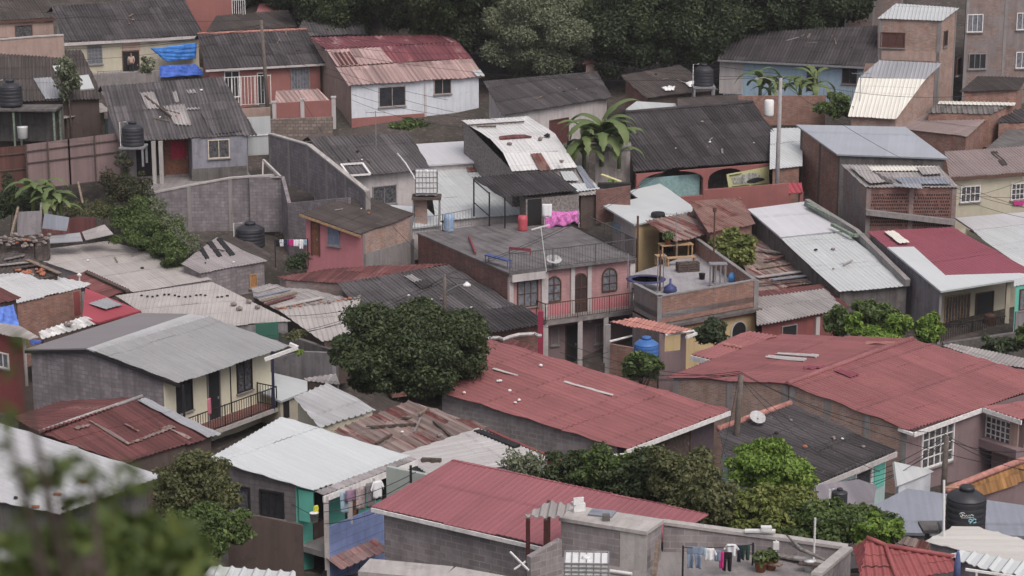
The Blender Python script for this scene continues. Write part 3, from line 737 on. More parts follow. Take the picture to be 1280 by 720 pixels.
def banana(px, s, h, label, seed=1, n=9, group='banana plants', mat=None):
    r = random.Random(seed); p = at_s(X(px), s); o = thing('banana_plant', p, label, 'plant', group)
    m = MB(); m.tube([p-Vector((0,0,.4)), p+Vector((0,0,h*.25)), p+Vector((0.05,0,h*.5))], [.13,.11,.07], 8); m.build('stem', plain('green stem', (.12,.15,.06), .7), o, True)
    for i in range(n):
        m = MB(); a = 2*math.pi*i/n + r.uniform(-.4,.4); L = h*r.uniform(.45,.72); up = r.uniform(.7, 1.45); k = 12
        dx = Vector((math.cos(a), math.sin(a), 0)); sd = Vector((-dx.y, dx.x, 0)); q = p+Vector((0,0,h*r.uniform(.12,.44))); spine = []
        ang = up
        for j in range(k+1):
            spine.append(q.copy()); q = q + (dx*math.cos(ang)+Vector((0,0,math.sin(ang))))*L/k; ang -= (.7+.9*r.random())*2.0/k
        v = []; f = []
        for j, c in enumerate(spine):
            t = j/k; wd = .28*h/3.2*math.sin(math.pi*min(1, .12+.86*t))**.7; rag = r.uniform(.55, 1.15)
            v += [c+sd*wd*rag-Vector((0,0,wd*.3)), c, c-sd*wd*rag-Vector((0,0,wd*.3))]
        for j in range(k): f += [(3*j,3*j+1,3*j+4,3*j+3), (3*j+1,3*j+2,3*j+5,3*j+4)]
        m.add(v, f); m.build('leaf', mat or BANANA, o, True)
    return o
BANANA = leafm('banana leaf', (.13,.18,.07), .55, (.22,.25,.11))
LF_MANGO = leafm('mango leaves', (.056,.078,.038), .65, (.10,.125,.05))
LF_DARK = leafm('dark forest leaves', (.046,.066,.034), .65, (.085,.11,.05))
LF_FOREST = leafm('mid forest leaves', (.065,.09,.042), .6, (.11,.14,.055))
LF_GREY = leafm('grey green leaves', (.17,.195,.125), .5, (.22,.245,.15))
LF_BUSH = leafm('bush leaves', (.088,.13,.045), .55, (.145,.20,.06))
LF_LIGHT = leafm('light bush leaves', (.17,.205,.06), .5, (.25,.26,.08))
LF_BRIGHT = leafm('bright bush leaves', (.16,.26,.05), .5, (.25,.34,.07))
LF_OLIVE = leafm('olive leaves', (.11,.12,.055), .55, (.165,.17,.075))
LF_WEED = leafm('weed leaves', (.055,.065,.035), .5, (.11,.075,.05))
LF_NEAR = leafm('near twig leaves', (.085,.12,.038), .4, (.13,.16,.045))

def scrub(name, label, blobs, mat, leaf=.11, per=1500, group=None, seed=1, cat='scrub'):
    """one sprawling plant: uneven small clumps strung along a slope, blobs = (x, y, width, height, scale) in the photo"""
    r = random.Random(seed); cl = []; first = None
    for (x, y, w, hh, s_) in blobs:
        p = at_s(X((x, y)), s_); first = first or p; w, hh = w/3.6/s_, hh/3.6/s_
        for i in range(9):
            c = p + Vector((r.gauss(0, .28)*w, r.gauss(0, .3)*w, r.gauss(0, .26)*hh)); k = r.uniform(.12, .30)
            cl.append((c, (w*k, w*k, hh*k*1.1)))
    b = Vector((first.x, first.y, min(ground(first.y, first.x), first.z-.4))); o = thing(name, b, label, cat, group)
    me = leaf_mesh('foliage', [(c-b, q) for c, q in cl], per, leaf, mat, .4, .35); f = bpy.data.objects.new('foliage', me); COL.objects.link(f); f.parent = o
    for c, q in cl[::5]: m = MB(); v = Vector((c.x + r.uniform(-.4,.4), c.y+.3, ground(c.y, c.x)-.1)); m.tube([v, v.lerp(c, .5)+Vector((r.uniform(-.2,.2),0,.1)), c], [.022,.015,.008], 5); m.build('stem', BARK, o)
    return o
# ================================================================== TOP LEFT
Z = Vector((0,0,1))
# --- peach house in the corner
T(1)
h = House('peach_house', 'peach house with dark sheet roof in the far upper left corner', 'house', (0, 90))
p = h.roof((-60, 97), (250, 80), 20, [(-60, 97), (252, 80), (205, -60), (-60, -60)], FC_BROWN)
h.walls(p.pts, [.2,.2,.2,.2], W_PEACH)
h.win(0, 70, 118, 143, 164, FR_BROWN, GLASS)
h.fascia(p.pts[0], p.pts[1], FR_BROWN)
wall_run('garden_wall', 'peach parapet wall with pale coping below the peach house', 'wall', [(-20, 182, 18.2), (150, 168, 18.2), (286, 160, 18.2)], 1.7, .2, W_PEACH, W_OFF)
# --- cream house with blue tarps
h = House('cream_house', 'cream house under a long dark corrugated roof, with a dark open doorway', 'house', (292, 192), 17.4)
p = h.roof((292, 192), (912, 158), 24, [(285, 192), (916, 158), (825, -14), (232, 30)], FC_DARK)
h.fascia(p.pts[0], p.pts[1], W_OFF, .22)
h.back(p, 3, 2, 24, 1.2, FC_DARK)
h.walls([p.pts[0], p.pts[1], p.pts[2], p.pts[3]], [.35,.3,.1,.3], W_CREAM)
h.win(0, 394, 210, 458, 284, FR_GREY, GLASS_GREY, 4, 5)
h.door(0, 552, 232, 627, 352, DARK, FR_BROWN, 'dark open doorway')
h.block('lintel_panel', W_PEACH, 0, 550, 190, 632, 229, 0, .05)
h.block('plinth', CONC, 0, 300, 337, 900, 420, 0, .9)
A = h.P((668, 215)); 
def fr(d, *pp): return [h.W[0] and at_plane(X(q), h.W[0][0] + h.W[0][2]*d, h.W[0][2]) for q in pp]
c4 = fr(.5, (668, 215), (885, 192), (882, 262), (740, 275)); c4[0] += h.W[0][2]*.5; c4[3] += h.W[0][2]*.4
drape('blue_tarp', 'bright blue tarpaulin hung high across the cream house wall', 'tarp', c4, TARP, .1)
c4 = fr(.7, (720, 296), (880, 290), (912, 332), (706, 345)); c4[2] += h.W[0][2]*.7; c4[3] += h.W[0][2]*.7
drape('blue_tarp', 'deeper blue tarpaulin thrown over a heap below the hung tarp', 'tarp', c4, TARP_DK, -.15)
tree('shrub', 'leafy green shrub beside the doorway of the cream house', (655, 350), 22, 27, 17.6, LF_GREY, .13, 900, 6, .5, 'shrub', seed=3, trunk=False)
fence_run('low_fence', 'low thin fence in front of the cream house', 'fence', [(440, 322, 17.7), (545, 318, 17.7)], .8, FR_GREY, .2)
# person in the doorway is added with the figures
PDOOR = at_plane(X((588, 337)), h.W[0][0], h.W[0][2]) + h.W[0][2]*.28
# --- dark house behind the slim tree
h = House('dark_house', 'low dark house with stained brown roof and two pale sheets on it', 'house', (300, 452), 18.9)
p = h.roof((-40, 462), (470, 446), 18, [(-40, 462), (470, 446), (366, 225), (-40, 236)], FC_BROWN)
h.walls(p.pts, .3, W_BROWN)
h.patch(p, [(150, 352), (230, 347), (290, 440), (205, 445)], ZN_GREY, 'old')
h.patch(p, [(356, 340), (398, 335), (424, 396), (362, 402)], ZN_WHITE, 'flat', .08)
h.patch(p, [(235, 296), (300, 290), (318, 318), (250, 322)], ZN_WHITE, 'flat', .08)
# --- awning shack
h = House('board_shack', 'dark board shack under a whitish sagging tin awning behind the maroon fence', 'shack', (240, 540), 19.0, 2.6)
p = h.roof((236, 542), (497, 500), 7, [(236, 542), (497, 500), (455, 462), (203, 505)], ZN_OLD, 'old')
h.walls(p.pts, [.9,.2,.2,.2], W_BROWN)
for x, y in ((250, 545), (305, 535), (450, 512)): h.post(h.P((x, y)), h.z0-.05, WOOD_DARK, .1)
h.block('green_sheet', CLOTH_GREEN, 0, 470, 535, 520, 600, 0, .04)
# --- tank platform
o = thing('tank_platform', at_s(X((80, 620)), 19.1), 'greenish steel platform carrying the large black tank at the left edge', 'platform')
pt = at_s(X((60, 480)), 19.2); m = MB(); m.box(pt-Z*.08, RT, Vector((0,1,0)), Z, 6.0, 2.2, .14); m.build('deck', CONC_DARK, o)
for dx in (-2.5, .2, 2.8):
    for dy in (-.9, .9): m = MB(); q = pt+Vector((dx, dy, -.16)); m.bar(q, q-Z*2.7, .12); m.build('leg', PIPE_GREEN, o)
m = MB(); m.box(pt+Vector((0, 1.1, -1.3)), RT, Vector((0,1,0)), Z, 6.0, .1, 2.3); m.build('back_wall', CONC_DARK, o)
tank((50, 474), 104/3.6, 19.2, 'large black water tank on the platform at the left edge')
m = MB(); q = at_s(X((102, 600)), 19.3); m.lathe(q-Z*.35, [(.22,0),(.3,.05),(.34,.75),(.36,.8)], 18); solid('laundry_basket', 'white round plastic basket under the tank platform', 'basket', m, WHITE_PL, None, True)
# --- fence of metal sheets
T(1)
o, q = wall_run('sheet_fence', 'tall fence of pinkish brown metal sheets on a timber frame above the bushes', 'fence', [(118, 650, 19.8), (310, 626, 19.8), (540, 597, 19.8)], 2.9, .05, sheet('pinkish fence sheet', (.235,.17,.165), .12, .3, (.12,.085,.08), row=3, width=.7), None)
m = MB()
for a, b in zip(q[:-1], q[1:]):
    for zz in (.45, 1.2): m.bar(a-Z*zz-Vector((0,.06,0)), b-Z*zz-Vector((0,.06,0)), .08, .07)
    k = 2
    for i in range(k+1): c = a.lerp(b, i/k)-Vector((0,.11,0)); m.bar(c+Z*.03, c-Z*2.9, .08, .07)
m.build('timber_frame', WOOD_DARK, o)
o, q = wall_run('sheet_fence', 'rusty brown section of metal sheet fence at the left edge', 'fence', [(-40, 668, 19.7), (112, 653, 19.7)], 2.9, .05, sheet('brown fence sheet', (.12,.055,.045), .2, .4, (.05,.035,.03), row=3, width=.7))
m = MB()
for zz in (.5, 1.5): m.bar(q[0]-Z*zz-Vector((0,.06,0)), q[1]-Z*zz-Vector((0,.06,0)), .08, .07)
m.build('timber_frame', WOOD_DARK, o)
# --- grey house with broken fibre cement roof
T(1)
h = House('grey_house', 'blue grey rendered house whose dark corrugated roof has pale broken patches', 'house', (1155, 608), 19.6, 2.9)
p = h.roof((540, 640), (1155, 608), 24, [(535, 641), (1157, 608), (1002, 345), (453, 388)], FC_MID)
for q in ([(630, 418), (690, 412), (722, 488), (665, 492)], [(735, 478), (830, 468), (862, 566), (790, 560)], [(838, 405), (878, 402), (884, 420), (846, 422)], [(830, 486), (895, 482), (900, 492), (838, 496)], [(775, 412), (795, 410), (806, 462), (788, 462)]):
    h.patch(p, q, FC_PALE, 'fc', .03)
h.patch(p, [(880, 470), (1010, 455), (1090, 590), (960, 604)], FC_MID, 'fc', .03, 'newer_sheets')
h.back(p, 3, 2, 24, 1.2, FC_DARK)
m = MB(); a = at_plane(X((652, 432)), p.p0+p.n*.12, p.n); b = at_plane(X((770, 524)), p.p0+p.n*.12, p.n); m.bar(a, b, .12, .1); solid('loose_beam', 'dark beam lying across the broken grey house roof', 'beam', m, WOOD_DARK)
TP = [(858, 632), (1120, 614), (990, 352), (790, 365)]
pp = [at_plane(X(q), p.p0, p.n) for q in TP]
k = h.walls(pp, [.25, .05, .1, .1], W_BLUEGREY)
T(1); h.win(k, 938, 634, 1030, 705, plain('cream frame', (.55,.50,.40), .6), GLASS, 2, 1)
T(5); h.block('plinth', CONC_DARK, k, 862, 112, 1112, 160, 0, .06)
T(1)
k = h.walls([at_plane(X(q), p.p0, p.n) for q in [(560, 560), (862, 545), (790, 365), (470, 395)]], [.1,.05,.1,.1], W_GREY)
T(5); h.door(k, 738, -20, 852, 132, DOOR_WOOD, FR_BROWN); h.block('red_curtain', DOOR_RED, k, 765, -12, 838, 62, .04, .09)
h.block('dark_opening', DARK, k, 610, -10, 730, 140, 0, .03)
for x in (690, 722): T(1); h.post(h.P((x, 632)), h.z0-.05, CONC_PALE, .24)
T(5); zf = h.z0 - h.h + .15
fl = [at_z(X(q), zf) for q in [(650, 222), (1050, 150), (1130, 140), (1040, 40), (590, 120)]]
slab_poly('terrace_floor', fl, .25, CONC, h.o)
m = MB(); q = at_z(X((825, 140)), zf); m.lathe(q, [(.28,0),(.34,.4),(.36,.42)], 16); solid('plastic_tub', 'blue plastic tub on the grey house terrace', 'tub', m, TANK_BLUE, None, True)
T(1); tank((600, 655), 98/3.6, 20.1, 'black water tank beside the porch of the grey house', stand=1.2)
# white metal gate and cloth right of it
T(1); o, q = wall_run('metal_gate', 'white corrugated metal gate right of the grey house', 'gate', [(1112, 528, 19.4), (1216, 522, 19.4)], 2.5, .06, ZN_WHITE)
m = MB(); m.bar(q[0]-Z*1.2-Vector((0,.06,0)), q[1]-Z*1.2-Vector((0,.06,0)), .06); m.build('frame', FR_WHITE, o)
# --- retaining walls and terrace (block)
T(5)
o, q = wall_run('retaining_wall', 'long stained block retaining wall with concrete piers below the grey house', 'wall', [(665, 228, 20.6), (850, 190, 20.6), (1035, 156, 20.6), (1240, 142, 20.6)], 4.6, .25, BLOCK_WALL, CONC_PALE, pier=3.0)
T(6)
o, q = wall_run('boundary_wall', 'grey block boundary wall with white dripping coping running down the slope', 'wall', [(68, -42, 19.7), (240, 8, 20.5), (500, 215, 21.7)], 2.9, .22, BLOCK_WALL, CONC_PALE, pier=2.5)
o, q = wall_run('yard_wall', 'large grey block wall behind the small pink house', 'wall', [(-30, 150, 20.65), (120, 145, 20.65), (150, 265, 21.0), (420, 240, 21.6)], 3.4, .22, BLOCK_WALL, None)
m = MB(); a = at_s(X((32, 72)), 20.5); b = at_s(X((110, 148)), 20.7); m.bar(a, b, .14); m.bar(b, at_s(X((0, 152)), 20.6), .1); m.bar(a, at_s(X((30, 150)), 20.6), .08); solid('stair_brace', 'white sloping handrail beam on top of the retaining wall', 'handrail', m, CONC_PALE)
# --- salmon house
T(0)
h = House('salmon_house', 'salmon house with dark corrugated roof behind the white railings', 'house', (258, 86), 17.9, 3.2)
p = h.roof((258, 86), (407, 79), 22, [(257, 87), (407, 79), (383, 37), (247, 43)], FC_DARK)
h.fascia(p.pts[0], p.pts[1], W_OFF, .15); h.back(p, 3, 2, 22, 1.2, FC_DARK); h.ridge(p.pts[3], p.pts[2], CLAY, .1)
h.walls(p.pts, [.4,.3,.1,.3], W_SALMON)
h.win(0, 364, 86, 386, 110, FR_GREY, GLASS_GREY, 6, 1); h.win(0, 281, 90, 299, 120, FR_WHITE, GLASS, 2, 1); h.door(0, 322, 92, 331, 131, DOOR_BLACK, FR_WHITE)
o, q = wall_run('terrace_wall', 'low salmon terrace wall with white posts on a rough stone base', 'wall', [(343, 129, 18.6), (378, 127, 18.6), (416, 125, 18.6)], 2.2, .2, W_SALMON)
for c in ((343, 131), (378, 128), (417, 125)):
    m = MB(); b = at_s(c, 18.6); m.box(b-Z*.9, RT, Vector((0,1,0)), Z, .26, .3, 2.1); m.box(b+Z*.2, RT, Vector((0,1,0)), Z, .34, .38, .1); m.build('post', W_OFF, o)
wall_run('stone_wall', 'rough stone retaining base below the salmon terrace', 'wall', [(336, 149, 18.75), (416, 146, 18.75)], 1.6, .3, STONE)
m_ = House('terrace_awning', 'striped pale pink corrugated awning over the salmon terrace', 'awning', (345, 130), 18.5, 1.9)
p = m_.roof((343, 130), (412, 126), 14, [(343, 131), (413, 126), (398, 111), (345, 113)], sheet('pink awning sheet', (.38,.27,.25), .25, .3, (.2,.14,.13), width=.4, row=3), 'big')
for x, y in ((346, 130), (410, 126)): m_.post(m_.P((x, y)), m_.z0, FR_WHITE, .08)
fence_run('railing', 'white barred railing along the salmon house terrace', 'railing', [(281, 97, 18.3), (338, 94, 18.3)], 2.0, FR_WHITE, .22, post=1.2, r=.02)
wall_run('garden_wall', 'whitish pink low wall below the white railing', 'wall', [(281, 137, 18.4), (338, 134, 18.4)], 1.0, .2, W_PEACH)
# --- salmon block at the top edge
h = House('salmon_building', 'tall plain salmon building cut off by the top edge, left', 'building', (236, -10), 16.6, 5)
p = h.roof((232, -12), (292, -14), 3, [(230, -12), (292, -14), (292, -30), (230, -30)], FC_DARK, 'flat')
h.walls(p.pts, .1, W_SALMON, {1: BRICK_DARK})
fence_run('lattice_gate', 'white lattice gate beside the tall salmon building', 'gate', [(290, 0, 16.5), (306, 0, 16.5)], 1.3, FR_WHITE, .15, r=.02)
h = House('brown_house', 'small dark brown house behind the utility pole at the top edge', 'house', (300, 38), 16.9, 2.6)
p = h.roof((262, 40), (345, 34), 12, [(258, 40), (372, 34), (360, 12), (270, 20)], FC_BROWN); h.walls(p.pts, .3, BRICK_DARK)
h = House('red_roof_shed', 'little shed with a dull red roof at the top edge near the trees', 'shed', (322, 16), 16.3, 2.2)
p = h.roof((322, 16), (366, 12), 14, [(320, 17), (368, 12), (352, 2), (324, 5)], RED_OLD, 'zn'); h.walls(p.pts, .2, W_BROWN)
# --- grey roof behind
h = House('grey_roof_house', 'house under a grey purple sheet roof directly behind the red and white roof', 'house', (372, 46), 16.9, 2.5)
p = h.roof((370, 46), (457, 43), 22, [(368, 46), (458, 43), (448, 15), (387, 9)], FC_MID); h.walls(p.pts, .3, BRICK_DARK); h.back(p, 3, 2, 22, 1.2, FC_MID)
# --- white and blue house, red and white roof
h = House('white_house', 'white house with salmon plinth under a red roof peeling to white', 'house', (440, 106), 18.1, 3.1)
pf = h.roof((437, 107), (606, 96), 24, [(436, 107), (606, 96), (590, 73), (419, 83)], PINK_WORN, 'big')
pu = h._add([pf.pts[3], pf.pts[2], at_plane((574, 53), pf.p0, pf.n), at_plane((406, 61), pf.p0, pf.n)], pf.A, pf.B, RED_PEEL, 'big')
h.patch(pu, [(408, 62), (474, 59), (492, 78), (421, 83)], PINK_WORN, 'big', .03, 'worn_sheets'); h.patch(pu, [(414, 66), (440, 64), (449, 80), (425, 82)], RUST_RED, 'big', .05, 'rusty_sheet'); h.patch(pf, [(590, 88), (600, 87), (606, 95), (596, 96)], ZN_WHITE, 'big', .03, 'worn_sheets')
pb = h._add([pu.pts[3], pu.pts[2]] + [at_plane(q, pu.pts[3], Vector((pf.n.x*.3, pf.n.y*.3, 1)).normalized()) for q in ((552, 43), (388, 47))], pf.A, pf.B, RED_PEEL, 'big')
h.fascia(pf.pts[0], pf.pts[3]+(pu.pts[3]-pf.pts[3]), FR_GREY, .12)
o3 = [pf.pts[0], pf.pts[1], pu.pts[2], pb.pts[2], pb.pts[3], pu.pts[3]]
h.walls([pf.pts[0], pf.pts[1], pb.pts[2], pb.pts[3]], [.35,.3,.1,.3], W_WHITE, {3: W_PEACH}, panels=[pf, pb])
h.win(0, 474, 110, 506, 131, plain('taupe frame', (.35,.30,.28), .6), GLASS, 2, 1); h.win(0, 543, 100, 563, 116, plain('taupe frame', (.35,.30,.28), .6), GLASS, 2, 1)
h.block('plinth', W_SALMON, 0, 439, 148, 532, 162, 0, .05); h.block('corner_post', W_OFF, 0, 530, 104, 533, 150, 0, .06)
# --- fibre cement house right of it
T(3)
h = House('shadowed_house', 'whitish house with dark corrugated roof under the big grey green tree', 'house', (70, 530), 19.2, 3.0)
p = h.roof((-45, 520), (450, 440), 22, [(-42, 520), (452, 440), (382, 322), (-130, 365)], FC_DARK)
h.walls(p.pts, .35, W_OFF)
h.win(0, 170, 545, 250, 640, FR_BROWN, plain('maroon shutter', (.10,.04,.04), .7), 1, 1)
h = House('orange_shack', 'tiny orange shack with bright pink red roof among the trees', 'shack', (320, 288), 17.42, 1.6)
p = h.roof((318, 290), (405, 280), 20, [(316, 292), (408, 282), (400, 226), (340, 228)], RED_OLD, 'big'); h.walls(p.pts, .2, W_PEACH)
h = House('brown_shed', 'brown shed with stained roof and ragged white plastic on it', 'shed', (610, 440), 18.5, 2.4)
p = h.roof((610, 440), (935, 405), 16, [(605, 442), (935, 405), (755, 292), (488, 340)], FC_BROWN); h.walls(p.pts, .3, W_BROWN, {3: BRICK_DARK})
for q, lb in (([(778, 372), (850, 352), (868, 382), (800, 392)], 'crumpled white plastic sheet on the brown shed roof beside the tank'), ([(672, 392), (735, 388), (730, 405), (690, 408)], 'smaller torn white plastic sheet low on the brown shed roof')):
    drape('plastic_sheet', lb, 'plastic sheet', [at_plane(X(c), p.p0+p.n*.15, p.n) for c in q], WHITE_PL, -.1, 10, .01, .06)
tank((862, 385), 88/3.6, 18.4, 'black water tank behind the brown shed near the trees', stand=1.5)
h = House('flat_roof_strip', 'flat grey tin roof with a curled whitish edge above the long dark roof', 'shed', (520, 500), 18.95, 2.4)
p = h.roof((515, 497), (745, 490), 5, [(512, 490), (600, 510), (748, 488), (735, 465), (560, 455)], ZN_WHITE, 'flat'); h.walls(p.pts, .2, BRICK_DARK)
h = House('tin_lean_to', 'low dark tin lean-to behind the long dark roof', 'shed', (760, 470), 18.8, 2.0)
p = h.roof((750, 486), (1085, 462), 6, [(745, 488), (1090, 464), (1010, 425), (745, 440)], FC_BROWN, 'old'); h.walls(p.pts, .2, BRICK_DARK)
# --- orange arcade house
T(0)
h = House('arcade_house', 'coral house with arched veranda under the longest dark corrugated roof', 'house', (793, 215), 20.2, 3.4)
p = h.roof((793, 215), (991, 199), 24, [(792, 215), (992, 199), (941, 128), (781, 141)], FC_BLACK)
h.back(p, 3, 2, 24, 1.2, FC_BLACK); h.ridge(p.pts[3], p.pts[2], FC_BLACK)
h.walls(p.pts, [2.4,.3,.2,.3], W_BROWN)
# arcade
fa = h.P((797, 216)); fb = h.P((988, 201)); d = (fb-fa); L = d.length; d.normalize(); n = Vector((d.y, -d.x, 0))
if n.y > 0: n = -n
fa = fa - n*.25; z1 = h.z0 - .12; zb = h.z0-h.h
def arch_wall(name, mat, a, d, n, L, z0, z1, ops, th, parent):
    m = MB(); us = [L*i/160 for i in range(161)]
    def hole(u):
        for (u0, u1, zs, zt, sill) in ops:
            if u0 < u < u1:
                t = (u-(u0+u1)/2)/((u1-u0)/2); return sill, zs + (zt-zs)*max(0, 1-t*t)**.5
        return None
    for u0, u1 in zip(us[:-1], us[1:]):
        hh = hole((u0+u1)/2); c = a + d*(u0+u1)/2; w = u1-u0+.001
        def seg(za, zb_):
            if zb_-za > .01: m.box(Vector((c.x, c.y, (za+zb_)/2)), d, n, Z, w, th, zb_-za)
        if hh: seg(z0, hh[0]); seg(hh[1], z1)
        else: seg(z0, z1)
    return m.build(name, mat, parent)
def uu(x, y): q = at_plane((x, y), fa, n); return (q-fa).dot(d), q.z
ops = []
for x0, x1, yt, ys, yb in ((799, 878, 214, 226, 247), (885, 930, 209, 222, 244), (934, 972, 207, 220, 240)):
    u0, zt = uu(x0, yt+2); u1, _ = uu(x1, yt); _, zs = uu((x0+x1)/2, ys); _, si = uu((x0+x1)/2, yb); ops.append((u0, u1, zs, zt-.05, si))
arch_wall('wall', W_CORAL, fa, d, n, L, zb, z1, ops, .22, h.o)
m = MB(); u0, u1 = ops[0][0], ops[0][1]; q = fa+d*(u0+u1)/2 - n*.35; m.box(Vector((q.x, q.y, ops[0][4]+.62)), d, n, Z, u1-u0, .05, 1.35); m.build('glass_panel', plain('teal glass', (.22,.34,.34), .25), h.o)
for u0, u1, zs, zt, si in ops[1:]:
    m = MB(); k = int((u1-u0)/.16)
    for i in range(k+1): q = fa+d*(u0+(u1-u0)*i/k); m.bar(Vector((q.x, q.y, si)), Vector((q.x, q.y, zs+.25)), .025)
    m.build('grille', FR_BLACK, h.o)
slab_poly('veranda_floor', [fa+Z*(zb+.3-fa.z), fb+Z*(zb+.3-fb.z), fb-n*2.4+Z*(zb+.3-fb.z), fa-n*2.4+Z*(zb+.3-fa.z)], .2, CONC, h.o)
# banner on the arcade: yellow field, grey picture of a dark vehicle, green band
q = [at_plane(c, fa+n*.2, n) for c in ((908, 218), (961, 208), (962, 231), (911, 236))]
o = thing('banner', q[3], 'pale yellow advertising banner with a dark vehicle picture on the coral arcade', 'banner')
m = MB(); b = [v-n*.03 for v in q]; m.add(q+b, [(0,1,2,3),(7,6,5,4),(0,4,5,1),(1,5,6,2),(2,6,7,3),(3,7,4,0)]); m.build('cloth', plain('pale yellow vinyl', (.50,.50,.27), .6, .1), o)
def bq(u, v): return q[0].lerp(q[1], u).lerp(q[3].lerp(q[2], u), v) + n*.02
m = MB()
for (pl, dd) in (([(.10,.30),(.55,.16),(.70,.22),(.78,.45),(.40,.80),(.12,.72)], .004),):
    f = [bq(*c)+n*dd for c in pl]; bb = [v-n*.012 for v in f]; N_ = len(f); m.add(f+bb, [tuple(range(N_))]+[(i,(i+1)%N_,N_+(i+1)%N_,N_+i) for i in range(N_)])
m.build('picture_panel', plain('grey print', (.32,.33,.30), .6, .5, 5), o)
m = MB()
for pl in ([(.45,.62),(.60,.52),(.72,.50),(.86,.60),(.88,.70),(.62,.80),(.46,.74)],):
    f = [bq(*c)+n*.018 for c in pl]; bb = [v-n*.012 for v in f]; N_ = len(f); m.add(f+bb, [tuple(range(N_))]+[(i,(i+1)%N_,N_+(i+1)%N_,N_+i) for i in range(N_)])
m.build('vehicle_print', plain('black print', (.03,.03,.032), .5), o)
for v0, u0, u1 in ((.10,.06,.34),(.86,.08,.5),(.90,.55,.92)): m = MB(); m.bar(bq(u0, v0)+n*.01, bq(u1, v0)+n*.01, .03, .09, up=n); m.build('print_stripe', plain('dark green print', (.10,.14,.06), .6), o)
wall_run('coral_wall', 'low coral street wall in front of the arched veranda', 'wall', [(880, 237, 20.9), (986, 229, 20.9)], 2.2, .2, W_CORAL)
h = House('red_tin_porch', 'tiny bright red corrugated porch roof right of the coral wall', 'porch', (985, 242), 20.8, 1.8)
p = h.roof((985, 242), (1004, 241), 25, [(984, 242), (1004, 241), (1002, 228), (985, 228)], RED_BRIGHT, 'big'); h.post(h.P((986, 241)), h.z0, W_SALMON, .2); h.post(h.P((1002, 240)), h.z0, W_SALMON, .2)
h = House('white_shed', 'white ribbed tin shed roof behind the lamp pole', 'shed', (975, 210), 20.0, 2.4)
p = h.roof((965, 212), (1002, 208), 14, [(962, 212), (1003, 208), (1003, 160), (963, 160)], ZN_WHITE, 'zn'); h.walls(p.pts, .2, BRICK)
# --- blue house top right
h = House('blue_house', 'light blue house with long black roof behind the banana plants', 'house', (898, 76), 17.6, 3.1)
p = h.roof((898, 75), (1097, 84), 22, [(897, 74), (1097, 84), (1097, 32), (914, 42)], FC_BLACK); h.back(p, 3, 2, 20, 1.2, FC_BLACK)
h.fascia(p.pts[0], p.pts[1], FR_GREY, .14)
h.walls(p.pts, [.6,.3,.2,.3], W_LTBLUE, {3: W_PEACH})
h.block('beige_wall', W_OFF, 0, 900, 75, 928, 118, 0, .05)
h.win(0, 1054, 86, 1070, 104, FR_BROWN, GLASS); h.door(0, 1010, 86, 1021, 114, DOOR_BLACK)
fence_run('railing', 'thin dark railing in front of the light blue house', 'railing', [(1030, 109, 18.1), (1066, 108, 18.1)], 1.0, FR_GREY, .15)
wall_run('brick_garden_wall', 'long red brick garden wall below the banana plants', 'wall', [(922, 120, 18.6), (1032, 119, 18.6)], 2.0, .2, BRICK)
m = MB(); q = at_s((961, 145), 18.9); m.lathe(q, [(.3,0),(.32,.1),(.32,1.0),(.26,1.08),(.12,1.1)], 16); solid('water_drum', 'white plastic drum in front of the brick garden wall', 'drum', m, WHITE_PL, None, True)
# --- brick tower
h = House('brick_tower_house', 'tall narrow brick house with white tin roof and stepped white lower roof', 'house', (1099, 24), 17.9, 9)
p = h.roof((1098, 23), (1178, 25), 9, [(1097, 23), (1178, 26), (1199, 10), (1120, 4)], ZN_WHITE, 'zn')
h.walls(p.pts, [.15,.15,.1,.1], BRICK_PALE)
h.columns([0, 1], CONC, 1)
h.win(0, 1102, 41, 1130, 59, FR_BROWN, plain('maroon louvre', (.09,.04,.035), .6), 3, 1)
h.block('cement_band', W_PEACH, 0, 1100, 63, 1176, 77, 0, .03)
for r_ in ((1180, 40, 1183, 56), (1196, 74, 1200, 92)): h.win(1, *r_, frame=FR_BROWN, pane=DARK, nx=1)
h2 = House('brick_extension', 'brick lean-to with steep cream white tin roof below the brick tower', 'house', (1058, 145), 19.0, 2.6)
pl = h2.roof((1058, 146), (1120, 149), 27, [(1060, 146), (1120, 149), (1157, 99), (1074, 97)], ZN_CREAM, 'zn')
h2.roof((1058, 146), (1120, 149), 27, [(1074, 97), (1157, 99), (1178, 79), (1099, 75)], ZN_GREY, 'zn'); h2.panels.pop()
h2.walls([pl.pts[0], pl.pts[1], pl.pts[2]+(pl.pts[2]-pl.pts[1])*.4, pl.pts[3]+(pl.pts[3]-pl.pts[0])*.4], [.3,.15,0,.15], BRICK_PALE)
# --- far brick buildings
h = House('brick_block', 'three storey bare brick building in the upper right corner', 'building', (1209, -10), 17.75, 10)
p = h.roof((1209, -12), (1300, -12), 2, [(1208, -12), (1310, -14), (1310, -30), (1208, -30)], CONC, 'flat'); h.walls(p.pts, .05, BRICK_GREY); h.columns([0], CONC, 2)
for r_ in ((1210, 19, 1227, 39), (1272, 17, 1290, 36), (1271, 66, 1290, 84)): h.win(0, *r_, frame=FR_WHITE, pane=GLASS_GREY, nx=3, ny=1)
h.win(0, 1212, 68, 1231, 85, FR_GREY, GLASS, 3, 1)
h = House('brick_backdrop_house', 'plain brick building behind the brick tower at the top edge', 'building', (1060, -6), 16.6, 5)
p = h.roof((1058, -8), (1118, -8), 2, [(1056, -8), (1130, -8), (1130, -28), (1058, -28)], CONC, 'flat'); h.walls(p.pts, .05, BRICK_GREY); h.columns([0], CONC, 2)
h = House('brown_flat_house', 'low brick house with flat brown sheet roof below the brick block', 'house', (1200, 114), 18.4, 2.6)
